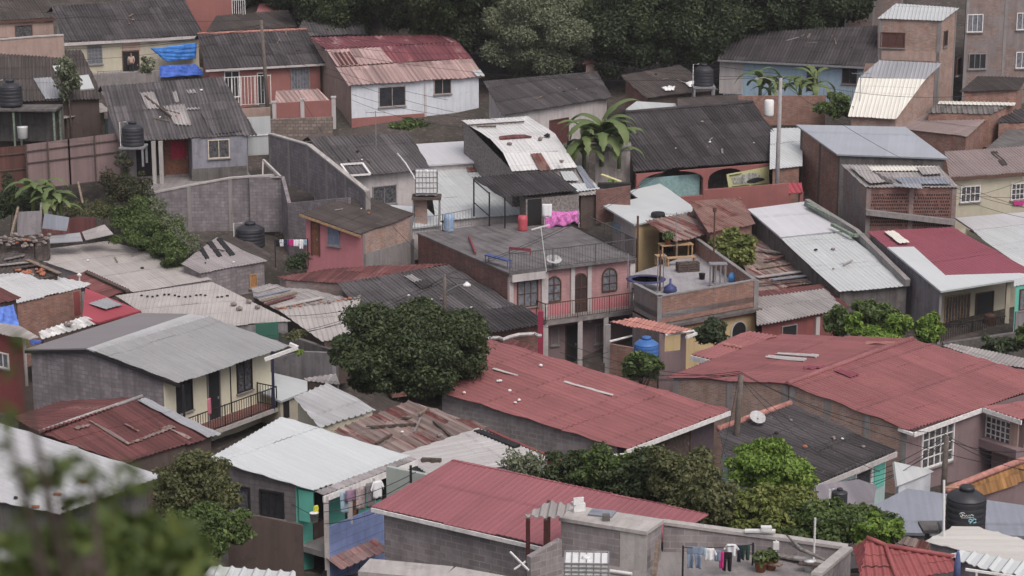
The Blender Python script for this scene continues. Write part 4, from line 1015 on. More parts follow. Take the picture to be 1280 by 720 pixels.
p = h.roof((1200, 114), (1275, 112), 7, [(1199, 115), (1274, 112), (1283, 97), (1222, 95)], FC_BROWN, 'fc'); h.walls(p.pts, .2, BRICK)
h = House('long_brown_house', 'brick house with long flat brown roof edged in tiles, right of the white lower roof', 'house', (1148, 166), 19.3, 2.8)
p = h.roof((1118, 160), (1208, 171), 6, [(1118, 160), (1209, 171), (1236, 146), (1140, 140)], FC_PALE if 0 else sheet('pinkish brown sheet', (.24,.19,.18), .12, .4, (.12,.095,.09), rough=.85), 'old'); h.walls(p.pts, .12, BRICK)
h = House('striped_shed', 'shed with dark striped tin roof and pale ridge, behind the long brown roof', 'shed', (1160, 142), 18.95, 2.2)
p = h.roof((1158, 141), (1238, 143), 8, [(1158, 141), (1238, 143), (1270, 128), (1174, 126)], sheet('blackish striped tin', (.17,.16,.15), .3, .5, (.05,.045,.045), width=.4), 'big'); h.walls(p.pts, .1, BRICK)
h.patch(p, [(1172, 130), (1268, 132), (1270, 128), (1174, 126)], ZN_CREAM, 'zn', .03)
h = House('black_flat_house', 'brick house with blackened flat roof at the right edge', 'house', (1240, 184), 19.6, 2.6)
p = h.roof((1232, 186), (1300, 182), 5, [(1232, 186), (1300, 184), (1300, 158), (1262, 160)], CONC_DARK, 'flat'); h.walls(p.pts, .05, BRICK)
h = House('ribbed_shed', 'small brick shed with ribbed dark tin at the right edge', 'shed', (1250, 154), 19.0, 2.2)
p = h.roof((1246, 154), (1300, 152), 8, [(1246, 154), (1300, 152), (1300, 135), (1256, 137)], FC_DARK, 'big'); h.walls(p.pts, .1, BRICK)
# ================================================================== MIDDLE BAND
# --- house with fibre cement roof behind the caged tank
T(6)
h = House('pale_house', 'pale house under a dark corrugated roof with a white framed skylight', 'house', (440, 160), 20.9, 2.8)
p = h.roof((400, 152), (785, 115), 20, [(398, 152), (787, 112), (690, -48), (235, -30)], FC_MID); h.back(p, 3, 2, 20, 1.2, FC_MID)
h.walls(p.pts, [.5,.3,.2,.2], W_OFF)
h.win(0, 527, 196, 628, 262, FR_GREY, GLASS, 2, 1)
m = MB(); c = [at_plane(X(q), p.p0+p.n*.12, p.n) for q in ((382, 92), (478, 86), (514, 136), (418, 142))]
for a, b in zip(c, c[1:]+c[:1]): m.bar(a, b, .12, .1)
m.build('skylight_frame', FR_WHITE, h.o)
# --- white tin roofs
T(0)
h = House('white_tin_house', 'low house under a broad white ribbed tin roof beside the caged tank', 'house', (562, 277), 21.2, 2.6)
p = h.roof((545, 277), (660, 268), 10, [(545, 277), (660, 268), (627, 199), (534, 204)], ZN_WHITE, 'zn'); h.walls(p.pts, .25, W_OFF)
h.patch(p, [(582, 208), (604, 206), (607, 213), (585, 215)], RUST, 'zn', .03)
h = House('grey_tin_house', 'low house under a smooth pale grey tin roof behind the white ribbed roof', 'house', (537, 206), 19.95, 2.4)
p = h.roof((537, 206), (628, 200), 7, [(535, 206), (628, 200), (600, 175), (518, 180)], ZN_GREY if 0 else sheet('dull white tin', (.50,.51,.53), .03, .3, (.36,.36,.37), rough=.6, row=9), 'flat'); h.walls(p.pts, .2, W_OFF)
h = House('white_lean_to', 'small white tin lean-to behind the small pink house', 'shed', (515, 285), 21.6, 2.0)
p = h.roof((512, 285), (554, 279), 9, [(510, 285), (554, 280), (532, 259), (486, 256)], ZN_BRIGHT, 'flat'); h.walls(p.pts, .2, W_OFF)
# --- patched zinc house
h = House('patched_zinc_house', 'shack under a kinked pale zinc roof with rusty red patches', 'house', (640, 215), 20.8, 3.2)
pl = h.roof((641, 215), (722, 210), 24, [(640, 215), (722, 210), (708, 189), (629, 191)], ZN_PATCH, 'zn')
pm = h._add([pl.pts[3], pl.pts[2]] + [at_plane(q, pl.pts[3], (pl.n + Z*.9).normalized()) for q in ((694, 167), (612, 173))], pl.A, pl.B, ZN_PATCH, 'zn')
pt_ = h._add([pm.pts[3], pm.pts[2]] + [at_plane(q, pm.pts[3], (pl.n + Z*3).normalized()) for q in ((660, 145), (577, 150))], pl.A, pl.B, ZN_PATCH, 'zn')
h.walls([pl.pts[0], pl.pts[1], pt_.pts[2], pt_.pts[3]], [.2,.1,.1,.1], WOOD_GREY, panels=[pl, pm, pt_])
h.patch(pl, [(663, 192), (676, 191), (689, 212), (675, 214)], RUST, 'old', .05)
h.patch(pm, [(624, 170), (652, 167), (656, 168), (668, 168), (667, 170), (625, 173)], RUST_RED, 'flat', .08)
for i, (a, b, c) in enumerate([((578, 157), (655, 152), pt_), ((596, 158), (620, 158), pt_)]):
    m = MB(); m.bar(at_plane(a, c.p0+c.n*.1, c.n), at_plane(b, c.p0+c.n*.1, c.n), .12, .08); solid('roof_beam', ['long dark timber weighing down the patched zinc roof', 'short dark timber on the patched zinc roof'][i], 'beam', m, WOOD_DARK)
for c, r_ in (((675, 175), .17), ((684, 171), .2), ((702, 203), .17), ((637, 181), .16)): stone(at_plane(c, pm.p0+pm.n*.05, pm.n), r_, 'round weight lying on the patched zinc roof', 'weights on the patched zinc roof', RUBBER if r_ > .19 else None)
h = House('scrap_lean_to', 'lean-to of overlapping scrap tin sheets right of the canopy', 'shed', (726, 243), 21.0, 2.0)
p = h.roof((726, 244), (757, 242), 14, [(724, 245), (757, 242), (722, 207), (690, 213)], ZN_OLD, 'old'); h.walls(p.pts, .2, W_BROWN)
h.patch(p, [(716, 240), (750, 236), (742, 228), (712, 230)], ZN_BRIGHT, 'old', .07); h.patch(p, [(719, 207), (727, 207), (745, 235), (735, 236)], ZN_BLUE, 'old', .1)
h.patch(p, [(700, 214), (716, 214), (724, 226), (706, 226)], ZN_WHITE, 'old', .12)
h = House('ruin_wall', 'crumbling pale masonry hut with shelves of junk below the banana plants', 'shed', (752, 188), 20.1, 2.6)
p = h.roof((748, 190), (790, 186), 5, [(742, 190), (790, 187), (788, 176), (745, 178)], ZN_OLD, 'old'); h.walls(p.pts, .1, wallm('crumbling masonry', (.42,.38,.36), .7, (.14,.12,.11)))
h = House('step_wall_hut', 'whitish hut with dark window slots under the banana plants', 'shed', (716, 190), 20.0, 2.0)
p = h.roof((706, 186), (738, 184), 4, [(704, 186), (738, 184), (736, 177), (706, 178)], FC_MID, 'old'); h.walls(p.pts, .1, W_OFF)
wall_run('dark_brick_wall', 'dark brick yard wall with a trough of plants behind the L shaped white roof', 'wall', [(745, 238, 21.0), (788, 232, 21.0)], 2.0, .2, BRICK_DARK)
m = MB(); m.bar(at_s((752, 224), 20.7)+Z*.3, at_s((776, 231), 20.8)+Z*.2, .25, .05); solid('yellow_board', 'pale yellow curved board leaning over the junk heap', 'board', m, plain('pale yellow plastic', (.55,.52,.28), .6))
m = MB(); q = at_s((768, 235), 20.85); m.box(q+Z*.15, RT, Vector((0,1,0)), Z, 2.0, .5, .3); solid('plant_trough', 'black plant trough on the dark brick yard wall', 'trough', m, RUBBER)
tree('potted_plants', 'bright green seedlings in the black trough', (766, 229), 14, 5, 20.8, LF_BRIGHT, .12, 700, 4, .5, 'plant', seed=9, trunk=False, gz=q.z)
# --- small pink house
T(6)
h = House('small_pink_house', 'small strong pink house with a brick gable and mossy grey roof', 'house', (470, 408), 22.4, 3.0)
p = h.roof3([(470, 410, 0), (714, 318, .25), (505, 238, .9), (345, 262), (196, 312)] , FC_BROWN, 'fc', eave=(1, 0))
h.walls([p.pts[0], p.pts[1], p.pts[2], p.pts[4]], [.12,.1,.1,.35], BRICK_PALE, {3: W_HOTPINK})
h.win(3, 326, 372, 376, 456, FR_GREY, plain('blue grey shutter', (.16,.19,.27), .5), 2, 1); h.door(3, 252, 352, 286, 500, DOOR_WOOD)
h.block('cement_band', CONC, 0, 482, 498, 712, 552, 0, .03); h.columns([0], CONC, 1)
h.fascia(p.pts[0], p.pts[4], WOOD_TAN, .14)
# laundry in the yard
m = MB(); a = at_s(X((85, 432)), 22.0); b = at_s(X((232, 425)), 22.0); m.tube([a, (a+b)/2-Z*.05, b], .015, 4); m.bar(a, a-Z*1.6, .06); m.bar(b, b-Z*1.6, .06); solid('clothes_line', 'clothes line in the yard left of the small pink house', 'clothes line', m, WIRE)
for i, (x, w, hh, mt, sh, lb) in enumerate(((98, .35, .4, CLOTH_BLACK, 'shirt', 'small black garment at the left end of the yard line'), (115, .3, .4, CLOTH_WHITE, 'shirt', 'first small white shirt on the yard line'), (136, .3, .35, CLOTH_NAVY, 'sheet', 'navy cloth on the yard line'), (157, .4, .4, CLOTH_MAG, 'sheet', 'magenta cloth in the middle of the yard line'), (180, .3, .4, CLOTH_WHITE, 'sheet', 'white cloth right of the magenta cloth on the yard line'), (203, .35, .55, CLOTH_WHITE, 'shirt', 'largest white shirt on the yard line beside the pink house'), (220, .25, .35, CLOTH_LBLUE, 'sheet', 'pale blue cloth at the right end of the yard line'))):
    cloth('hanging_cloth', lb, 'laundry', (x, 430), 22.0, w, hh, mt, sh, 'laundry in the pink house yard')
T(6)
tree('shrub', 'dark low shrub in the yard before the small pink house', (190, 575), 34, 24, 22.6, LF_DARK, .14, 800, 6, .5, 'shrub', seed=14, trunk=False)
# tank box at the retaining wall
T(5); tank((1128, 460), 130/3.6, 21.3, 'wide black water tank with white pipe against the retaining wall', h=1.45)
# --- shed with metal roof left of pink house
h = House('slotted_roof_shed', 'block shed with grey roof holding three dark slots', 'shed', (905, 580), 22.5, 2.6)
p = h.roof((905, 582), (1200, 528), 9, [(903, 583), (1202, 528), (975, 420), (815, 540)], sheet('pinkish grey zinc', (.30,.275,.275), .12, .4, (.16,.14,.14), rough=.75), 'old')
h.roof((905, 582), (1200, 528), 9, [(1202, 528), (1228, 505), (1075, 405), (978, 418)], FC_BROWN, 'old'); h.panels.pop()
h.walls(p.pts, .12, BLOCK_WALL)
for q in ([(885, 455), (905, 448), (942, 510), (925, 514)], [(930, 440), (955, 436), (1000, 500), (982, 506)], [(975, 425), (995, 422), (1058, 494), (1035, 500)]): h.patch(p, q, RUBBER, 'flat', .03, 'roof_slot')
h.win(0, 1124, 592, 1152, 640, WOOD_TAN, DOOR_ORANGE, 2, 1)
# --- red earth brown roof strip under the pink house
T(6)
h = House('dark_red_shed', 'low brick shed with dull dark red roof below the small pink house', 'shed', (130, 615), 23.1, 1.9)
p = h.roof((130, 615), (420, 690), 4, [(95, 600), (160, 635), (380, 640), (600, 590), (860, 540), (600, 545), (350, 560)], RUST_RED, 'old') if 0 else h.roof3([(130, 612, 0), (420, 628, 0), (860, 538, .1), (560, 545), (330, 562), (95, 598)], RUST_RED, 'old')
h.walls(p.pts, .1, BRICK_GREY)
# --- big fibre cement roof mid
T(0)
h = House('long_grey_house', 'house under a big weathered grey corrugated roof between mango tree and pink house', 'house', (683, 405), 24.4, 3.0)
p = h.roof3([(683, 405, 0), (562, 331, .9), (421, 354, .9), (484, 424)], FC_MID, 'fc', eave=(0, 3))
h.walls(p.pts, .3, BRICK_DARK)
h.patch(p, [(652, 381), (684, 404), (612, 416), (576, 393)], FC_BLACK, 'fc', .05, 'darker_sheets')
h.patch(p, [(505, 345), (516, 343), (527, 350), (516, 353)], FC_PALE, 'fc', .03); h.patch(p, [(516, 353), (532, 349), (541, 356), (526, 361)], FC_BLACK, 'fc', .03)
T(6)
for c in ((870, 545), (600, 585)): pass
# --- pink two storey house
T(7)
h = House('pink_house', 'two storey pink house with white corner posts, arched windows and roof terrace', 'house', (560, 512), 22.9, 5.6)
E = [h.P(q) for q in ((-10, 582), (560, 512), (188, 330), (-430, 398))]     # slab edge
E[0] = h.P((-10, 582))
A0 = E[0]; 
p = h._add([E[0], E[1], E[2], E[3]], E[0], E[1], wallm('stained terrace slab', (.17,.16,.16), .85, (.075,.07,.07)), 'flat', 'terrace_slab')
k = h.walls(p.pts, [.35,.12,.1,.05], wallm('pink scored brick', (.43,.25,.25), .35, (.24,.15,.15), (.25,.075,.008), (.37,.21,.215), .12), {3: BRICK_DARK, 2: BRICK_DARK, 1: W_PINK}, drop=.1)
T(7); h.win(0, 27, 622, 112, 722, FR_BROWN, GLASS_GREY, 3, 2)
h.win(0, 157, 600, 217, 702, FR_BROWN, GLASS_GREY, 2, 3, arch=True)
h.win(0, 278, 586, 335, 770, FR_BROWN, plain('dark carved door', (.05,.035,.035), .5), 2, 3, name='door', arch=True)
h.win(0, 406, 562, 469, 655, FR_BROWN, GLASS_GREY, 2, 3, arch=True)
for x0, x1 in ((130, 158), (262, 277), (337, 352), (528, 546)): h.block('pilaster', W_OFF, 0, x0, 575 if x0 < 200 else 540, x1, 800, 0, .12)
h.block('pilaster', W_OFF, 0, -16, 600, 2, 720, 0, .12)
h.block('lower_band', W_HOTPINK, 0, 20, 745, 525, 775, 0, .02)
# white cornice under the slab
T(7); h.block('cornice', W_OFF, 0, -14, 584, 135, 598, .0, .4)
# balcony
T(11)
A, d, n, L, zb = h.W[0]
def wp(x, y, off): q = at_plane(X((x, y)), A+n*off, n); return q
b0, b1 = wp(150, 150, 1.0), wp(578, 98, 1.0); zf = (b0.z+b1.z)/2
b0.z = b1.z = zf
slab_poly('balcony_slab', [b0, b1, b1-n*1.05, b0-n*1.05], .22, CONC, h.o)
h.rail([b0-n*.98, b0, b1, b1-n*.98], .98, FR_BROWN, .15)
# ground floor openings and posts
for x0, x1, y0, y1 in ((146, 158, 180, 300), (298, 316, 165, 345), (412, 434, 160, 372)):
    q = wp((x0+x1)/2, y0, .9); h.post(q, zf-.22, W_OFF, .26)
h.door(0, 243, 172, 292, 330, DOOR_BLACK); h.win(0, 376, 168, 410, 242, FR_GREY, GLASS, 2, 1); h.win(0, 178, 185, 205, 250, FR_GREY, GLASS, 1, 1)
h.block('side_wall', W_MAUVE, 0, 158, 168, 540, 330, -.01, .02)
# roof terrace railing, black bars
Q = [E[0]+(E[2]-E[0])*.02, E[1]+(E[2]-E[1])*.03, E[2]]
T(7)
RAILC = plain('weathered iron', (.085,.08,.078), .8); h.rail([E[0], E[1]], 1.05, RAILC, .17, 'terrace_railing', 2.4, .009); h.rail([E[1], E[1].lerp(E[2], .55)], 1.05, RAILC, .17, 'terrace_railing', 2.4, .009)
PH = h; PE = E
def terr(x, y): return at_z(X((x, y)), h.z0+.01)
# low parapet at the back left
T(6)
h.tubep('parapet', [terr(735, 395), terr(1010, 410), terr(1180, 390)], .1, CONC_DARK, 4) if 0 else None
# canopy on the terrace
T(6)
c = House('canopy', 'open canopy of dark corrugated sheets on steel posts on the pink house terrace', 'canopy', (1215, 245), 22.0, 2.4)
c.z0 = PH.z0 + 1.85; c.h = 1.85
p = c.roof((1110, 240), (1442, 212), 10, [(1112, 243), (1445, 208), (1332, 120), (970, 150)], FC_BLACK, 'fc')
for q in ((980, 155), (1050, 215), (1120, 238)):
    v = at_plane(X(q), p.p0, p.n); c.post(v, v.z-.03, FR_BLACK, .09, PH.z0)
m = MB(); a, b = [at_plane(X(q), p.p0, p.n)-Z*.1 for q in ((980, 155), (1050, 215))]; m.bar(a, b, .06); m.build('brace', FR_BLACK, c.o); m = MB(); m.bar(a-Z*1.35, b-Z*1.35, .05); m.build('brace', FR_BLACK, c.o)
T(7)
hut = House('board_hut', 'grey board hut with dark doorway under the canopy on the terrace', 'hut', (240, 225), 22.0, 2.2)
hut.z0 = PH.z0+1.65; hut.h = 1.65
p2 = hut.roof((125, 240), (305, 222), 4, [(60, 246), (306, 222), (265, 195), (30, 212)], FC_BLACK, 'old')
hut.walls(p2.pts, .05, WOOD_GREY, base=PH.z0)
hut.block('doorway', DARK, 0, 70, 250, 132, 362, 0, .03)
# things on the terrace
T(7)
a, b = terr(146, 372), terr(300, 366)
m = MB(); g = []; nu, nv = 26, 18
for iu in range(nu+1):
    u = iu/nu
    for iv in range(nv+1):
        v = iv/nv*2-1; top = a.lerp(b, u)+Z*(.98-.10*math.sin(u*3.14)-.10*u)
        dr = (.80+.14*math.sin(u*5+1)+.10*math.sin(u*13))*(1 if v < 0 else .8)
        ly = .16*math.tanh(v*3)*(1+.5*abs(v)) + .055*math.sin(u*29+v*4)+.05*math.sin(u*17-v*7+1)
        g.append(top + Vector((.05*math.sin(v*9+u*4), ly, -dr*abs(v)**1.15 + .03*math.sin(u*37+v*11))))
m.add(g, [(x*(nv+1)+y, x*(nv+1)+y+1, (x+1)*(nv+1)+y+1, (x+1)*(nv+1)+y) for x in range(nu) for y in range(nv)])
o = solid('pink_blanket', 'pink patterned blanket bunched over a low rack on the roof terrace', 'blanket', m, CLOTH_PINK, None, True); o.modifiers.new('t', 'SOLIDIFY').thickness = .03
m = MB()
for q in (a, b): m.bar(q, q+Z*1.0, .04); m.bar(q+Vector((0,-.6,0)), q+Z*.9, .04)
m.bar(a+Z*.98, b+Z*.93, .04); solid('drying_rack', 'steel drying rack under the pink blanket', 'rack', m, FR_GREY)
q = terr(165, 350); cloth('white_towel', 'white towel hanging just left of the pink blanket', 'laundry', (158, 270), 22.2, .55, .75, CLOTH_WHITE)
m = MB(); q = terr(48, 388); m.lathe(q, [(.27,0),(.29,.05),(.27,.3),(.29,.6),(.27,.85),(.2,.87)], 18); solid('red_drum', 'red plastic drum in front of the board hut', 'drum', m, plain('red plastic', (.42,.08,.10), .5), None, True)
T(6)
m = MB(); q = terr(868, 392); m.lathe(q, [(.28,0),(.30,.05),(.28,.35),(.30,.7),(.28,1.0),(.2,1.03)], 18); solid('blue_drum', 'pale blue plastic drum at the back railing of the terrace', 'drum', m, plain('pale blue plastic', (.26,.36,.50), .5), None, True)
m = MB(); a = terr(958, 425); b = terr(988, 500); m.bar(a+Z*.12, b+Z*.12, .10); solid('red_pole', 'red painted pole lying on the roof terrace', 'pole', m, STEEL_RED)
m = MB(); a = terr(1140, 492); b = terr(1235, 500); m.bar(a+Z*.3, b+Z*.3, .14); m.bar(a, a+Z*.3, .06); m.bar(b, b+Z*.3, .06); solid('red_bench', 'low red rail by the terrace railing', 'rail', m, STEEL_RED)
m = MB(); a = terr(1040, 532); b = terr(1140, 560); s_ = (b-a).normalized().cross(Z); m.box((a+b)/2+Z*.42, (b-a).normalized(), s_, Z, (b-a).length, .35, .06)
for q in (a, b): m.bar(q+s_*.12, q+s_*.12+Z*.4, .05); m.bar(q-s_*.12, q-s_*.12+Z*.4, .05)
solid('blue_bench', 'blue bench at the left corner of the terrace', 'bench', m, STEEL_BLUE)
fence_run('back_railing', 'thin railing along the back of the roof terrace', 'railing', [(714, 335, 22.2), (840, 318, 22.2), (970, 292, 22.1)], .95, FR_GREY, .16)
T(7)
q = terr(155, 575) ; o = thing('antenna', q, 'roof antenna with white boom beside the satellite dish', 'antenna'); m = MB(); m.tube([q, q+Z*2.4+Vector((-.3,0,0))], .025, 6); t = q+Z*2.4+Vector((-.3,0,0)); m.bar(t-RT*.5-Z*.12, t+RT*.45+Z*.15, .07); m.build('mast', PVC, o)
q = PE[0].lerp(PE[1], .34)
o = thing('satellite_dish', q, 'pale satellite dish on the front railing of the terrace', 'satellite dish')
m = MB(); m.tube([q, q+Z*.35], .03, 6); m.build('bracket', FR_GREY, o)
def dish_mesh(c, r, nrm):
    m = MB(); nrm = nrm.normalized(); a = nrm.cross(Vector((1,0,.01))).normalized(); b = nrm.cross(a); rings = []
    m.v.append(c - nrm*r*.25)
    for j in range(1, 5):
        t = j/4
        for k in range(18): m.v.append(c + (a*math.cos(2*math.pi*k/18)+b*math.sin(2*math.pi*k/18))*r*t + nrm*(r*.25*(t*t-1)))
    for k in range(18): m.f.append((0, 1+k, 1+(k+1) % 18))
    for j in range(3):
        for k in range(18): m.f.append((1+j*18+k, 1+(j+1)*18+k, 1+(j+1)*18+(k+1) % 18, 1+j*18+(k+1) % 18))
    return m
dd = dish_mesh(q+Z*.5, .42, Vector((.1,-.35,.93))).build('dish', DISH, o, True); sm = dd.modifiers.new('t', 'SOLIDIFY'); sm.thickness = .02
m = MB(); m.bar(q+Z*.4+Vector((0,-.3,0)), q+Z*.95+Vector((0,-.25,0)), .03); m.build('feed_arm', FR_GREY, o)
# caged tank on its stand
T(6)
o = thing('tank_stand', at_s(X((770, 370)), 21.7), 'brick and steel stand carrying the caged white tank', 'stand')
q = at_s(X((768, 232)), 21.5); m = MB(); m.box(q-Z*.08, RT, Vector((0,1,0)), Z, 1.7, 1.3, .14); m.build('deck', WOOD_DARK, o)
for dx in (-.75, .75):
    m = MB(); m.bar(q+Vector((dx, -.5, -.1)), q+Vector((dx-.1, -.5, -2.6)), .07); m.bar(q+Vector((dx, .5, -.1)), q+Vector((dx, .5, -2.6)), .07); m.build('leg', FR_GREY, o)
m = MB(); m.box(q+Vector((-.35,.3,-1.2)), RT, Vector((0,1,0)), Z, .7, .7, 2.1); m.build('brick_pier', BRICK_PALE, o)
cage_tank((768, 226), 21.5, 'white plastic tank in a steel cage on a stand behind the small pink house', 1.25, 1.25, 1.0)
m = MB(); a = at_s(X((636, 42)), 20.9); b = at_s(X((732, 192)), 21.3); m.tube([a, a.lerp(b, .3)+RT*.12, a.lerp(b, .7)+RT*.1, b], .045, 6); solid('white_pipe', 'long curved white pipe from the dark roof to the caged tank', 'pipe', m, PVC, None, True)
# --- small yellow house with L shaped white roof
T(7)
h = House('yellow_house', 'little yellow house with an L shaped white roof and a black tyre on it', 'house', (550, 362), 21.7, 4.0)
p = h.roof3([(550, 362, 0), (838, 298, 0), (668, 178, .5), (525, 212), (566, 246)], ZN_BRIGHT, 'flat') if 0 else None
p = h.roof((550, 362), (838, 298), 5, [(550, 363), (840, 298), (720, 214), (440, 268)], ZN_BRIGHT, 'flat')
q2 = h.roof((550, 362), (838, 298), 5, [(568, 244), (722, 214), (666, 178), (524, 211)], ZN_BRIGHT, 'flat')
q3 = h.roof((550, 362), (838, 298), 5, [(550, 362), (440, 268), (410, 278)], ZN_BRIGHT, 'flat')
h.walls([p.pts[0], p.pts[1], p.pts[2], p.pts[3]], [.15,.1,.1,.2], W_YELLOW, {3: W_OFF}, panels=[p])
h.win(0, 664, 402, 718, 480, FR_BROWN, GLASS, 2, 1)
h.block('grey_curtain', CONC, 3, 512, 400, 548, 500, 0, .05); h.block('grey_shutter', CLOTH_LBLUE, 3, 450, 340, 492, 410, 0, .04)
h.post(h.P((566, 362)), h.z0+.5, FR_BROWN, .12)
m = MB(); q = at_plane(X((657, 330)), p.p0, p.n); 
for kk in range(20):
    pass
pr = [(.28,.02),(.36,0),(.42,.06),(.42,.20),(.36,.27),(.28,.24)]; m.lathe(q+Z*.03, pr, 24); solid('old_tyre', 'black tyre lying flat on the L shaped white roof', 'tyre', m, RUBBER, None, True)
h = House('rust_awning', 'striped rusty tin awning over the patio of the little yellow house', 'awning', (740, 440), 22.1, 1.9)
h.roof((738, 442), (892, 404), 12, [(738, 442), (892, 404), (815, 304), (600, 345)], RUST_STRIPE, 'big')
for q in ((742, 436), (885, 402)): h.post(h.P(q), h.z0, WOOD, .1)
# rusty roof behind right
T(7)
h = House('rusty_roof_house', 'low house under a rusty brown tin roof beside the long white roof', 'house', (870, 420), 22.2, 2.4)
p = h.roof3([(885, 402, 0), (1096, 362, 0), (1028, 238, .8), (796, 258)], RUST, 'old'); h.walls(p.pts, .2, BRICK_DARK)
T(8)
h = House('plank_roof_shed', 'collapsing shed roofed with overlapping planks and rusty sheets', 'shed', (40, 630), 22.6, 2.0)
p = h.roof3([(20, 668, 0), (330, 618, 0), (120, 420, 1.0), (30, 380), (-110, 400)], RUST_STRIPE, 'old'); h.walls(p.pts, .2, BRICK_DARK)
for i, (a, b, w, mt, lb) in enumerate((((20, 560), (180, 535), .3, WOOD, 'pale plank across the collapsing shed roof, uppermost'), ((20, 600), (230, 572), .35, FC_PALE, 'broad pale sheet strip on the collapsing shed roof'), ((90, 610), (260, 590), .3, ZN_BLUE, 'bluish tin strip on the collapsing shed roof'), ((20, 630), (250, 610), .2, WOOD_DARK, 'dark plank on the collapsing shed roof'), ((20, 470), (130, 490), .3, WOOD_GREY, 'grey board on the collapsing shed roof under the bush'), ((60, 520), (150, 500), .3, RUST, 'rusty strip on the collapsing shed roof'))):
    m = MB(); m.bar(at_plane(X(a), p.p0+p.n*(.10+.03*i), p.n), at_plane(X(b), p.p0+p.n*(.10+.03*i), p.n), w, .05); solid('roof_plank', lb, 'plank', m, mt, 'planks on the collapsing shed roof')
# --- patio terrace house
T(7)
h = House('patio_house', 'brick walled roof patio on top of a yellow house with an arched opening', 'house', (665, 690), 24.6, 4.6)
c0, c1, c2, c3, c4 = h.P((665, 690)), h.P((1100, 614)), h.P((835, 425)), h.P((545, 630)), h.P((556, 512))
W_ = h.walls([c0, c1, c2, c4, c3], 0, W_YELLOW, {4: BRICK_GREY, 3: BRICK_GREY, 2: BRICK_GREY}, panels=[mk_panel([v-Z*1.45 for v in (c0, c1, c2, c4, c3)], c0, c1)])
for a, b, mt in ((c0, c1, BRICK), (c1, c2, BRICK), (c3, c0, BRICK_GREY)):
    m = MB(); d = (b-a); L = d.length; d.normalize(); n = Vector((-d.y, d.x, 0)); cc = (a+b)/2
    if n.dot((c0+c2)/2-cc) < 0: n = -n
    low = 1.4; m.box(cc+n*.08-Z*(low/2), d, n, Z, L-.16 if mt is BRICK else L-.17, .16, low); m.build('parapet', mt, h.o)
    m = MB(); m.bar(a+Z*.03+n*.08, b+Z*.03+n*.08, .22, .06); m.build('coping', CONC, h.o)
for c in (c0, c1): h.post(c, h.z0+.02, CONC, .24, h.z0-1.45, 'corner_column')
zf = h.z0-.85
slab_poly('patio_floor', [v-Z*.85 for v in (c0, c1, c2, c4, c3)], .3, FLOOR_PALE, h.o)
A, d, n, L, zb = h.W[0]
m = MB(); m.box((c0+c1)/2-Z*1.52+n*.12, (c1-c0).normalized(), n, Z, L+.3, .5, .16); m.build('ledge', CONC_DARK, h.o)
m = MB(); m.bar(c0-Z*1.66+n*.2, c1-Z*1.66+n*.2, .08, .1); m.build('red_trim', W_REDPAINT, h.o)
T(11); h.win(0, 986, 156, 1050, 232, W_OFF, DARK, 1, 1, arch=True, name='arched_opening')
T(7)
def pat(x, y): return at_z(X((x, y)), zf+.01)
def table(name, label, cat, q, w, d, hh, mat, rot=.25):
    a = Vector((math.cos(rot), math.sin(rot), 0)); b = Vector((-a.y, a.x, 0)); o = thing(name, q, label, cat)
    m = MB(); m.box(q+Z*hh, a, b, Z, w, d, .06); m.build('top', mat, o)
    for sx in (-1, 1):
        for sy in (-1, 1): m = MB(); v = q+a*sx*(w/2-.06)+b*sy*(d/2-.06); m.bar(v, v+Z*(hh-.03), .08); m.build('leg', mat, o)
    return o
table('wooden_table', 'tan wooden table on the patio under the rusty awning', 'table', pat(735, 510), 1.9, .8, .78, WOOD_TAN)
table('wooden_bench', 'tan wooden bench in front of the patio table', 'bench', pat(760, 545), 1.7, .4, .45, WOOD_TAN)
table('wooden_stool', 'tan wooden stool left of the patio table', 'stool', pat(668, 545), .6, .5, .55, WOOD_TAN)
q = pat(790, 572); m = MB(); a = Vector((math.cos(.25), math.sin(.25), 0)); b = Vector((-a.y, a.x, 0))
for kk in range(4): m.box(q+Z*(.07+.13*kk), a, b, Z, 1.25, .5, .10)
for sx in (-1, 0, 1): m.box(q+a*sx*.55+Z*.26, a, b, Z, .07, .53, .5)
solid('wooden_crate', 'dark slatted crate standing in front of the patio bench', 'crate', m, WOOD_DARK)
o = thing('flower_pot', pat(700, 515)+Z*.81, 'potted plant on the patio table', 'plant'); q = o.location.copy()
m = MB(); m.lathe(q, [(.13,0),(.2,.28),(.22,.28)], 14); m.build('pot', CLAYPOT, o, True)
me = leaf_mesh('foliage', [(Vector((0,0,.5)), (.35,.35,.3))], 1800, .12, LF_BUSH); f = bpy.data.objects.new('foliage', me); COL.objects.link(f); f.parent = o
o = thing('trampoline', pat(602, 655), 'round blue rimmed trampoline in the left corner of the patio', 'trampoline'); q = o.location.copy()
R_ = 1.05; m = MB(); m.lathe(q+Z*.55, [(R_,0),(R_+.02,.03),(R_-.28,.05),(R_-.28,.0)], 32); m.build('rim_pad', plain('violet blue pad', (.05,.05,.12), .75, .3), o, True)
m = MB(); m.lathe(q+Z*.54, [(R_-.25,0),(R_-.25,.01)], 32); m.build('jumping_mat', RUBBER, o)
for kk in range(5): m = MB(); t = kk*1.2566+.3; v = q+Vector((math.cos(t)*R_*.95, math.sin(t)*R_*.95, 0)); m.tube([v, v+Z*(.55 if kk % 2 else 1.9)], .035, 6); m.build('leg', FR_GREY, o)
o = thing('steel_rack', pat(925, 640), 'open grey steel rack at the right parapet of the patio', 'rack'); q = o.location.copy(); m = MB()
for sx in (-.4, -.13, .13, .4):
    for sy in (-.25, .25): m.bar(q+Vector((sx, sy, 0)), q+Vector((sx, sy, 1.25)), .05)
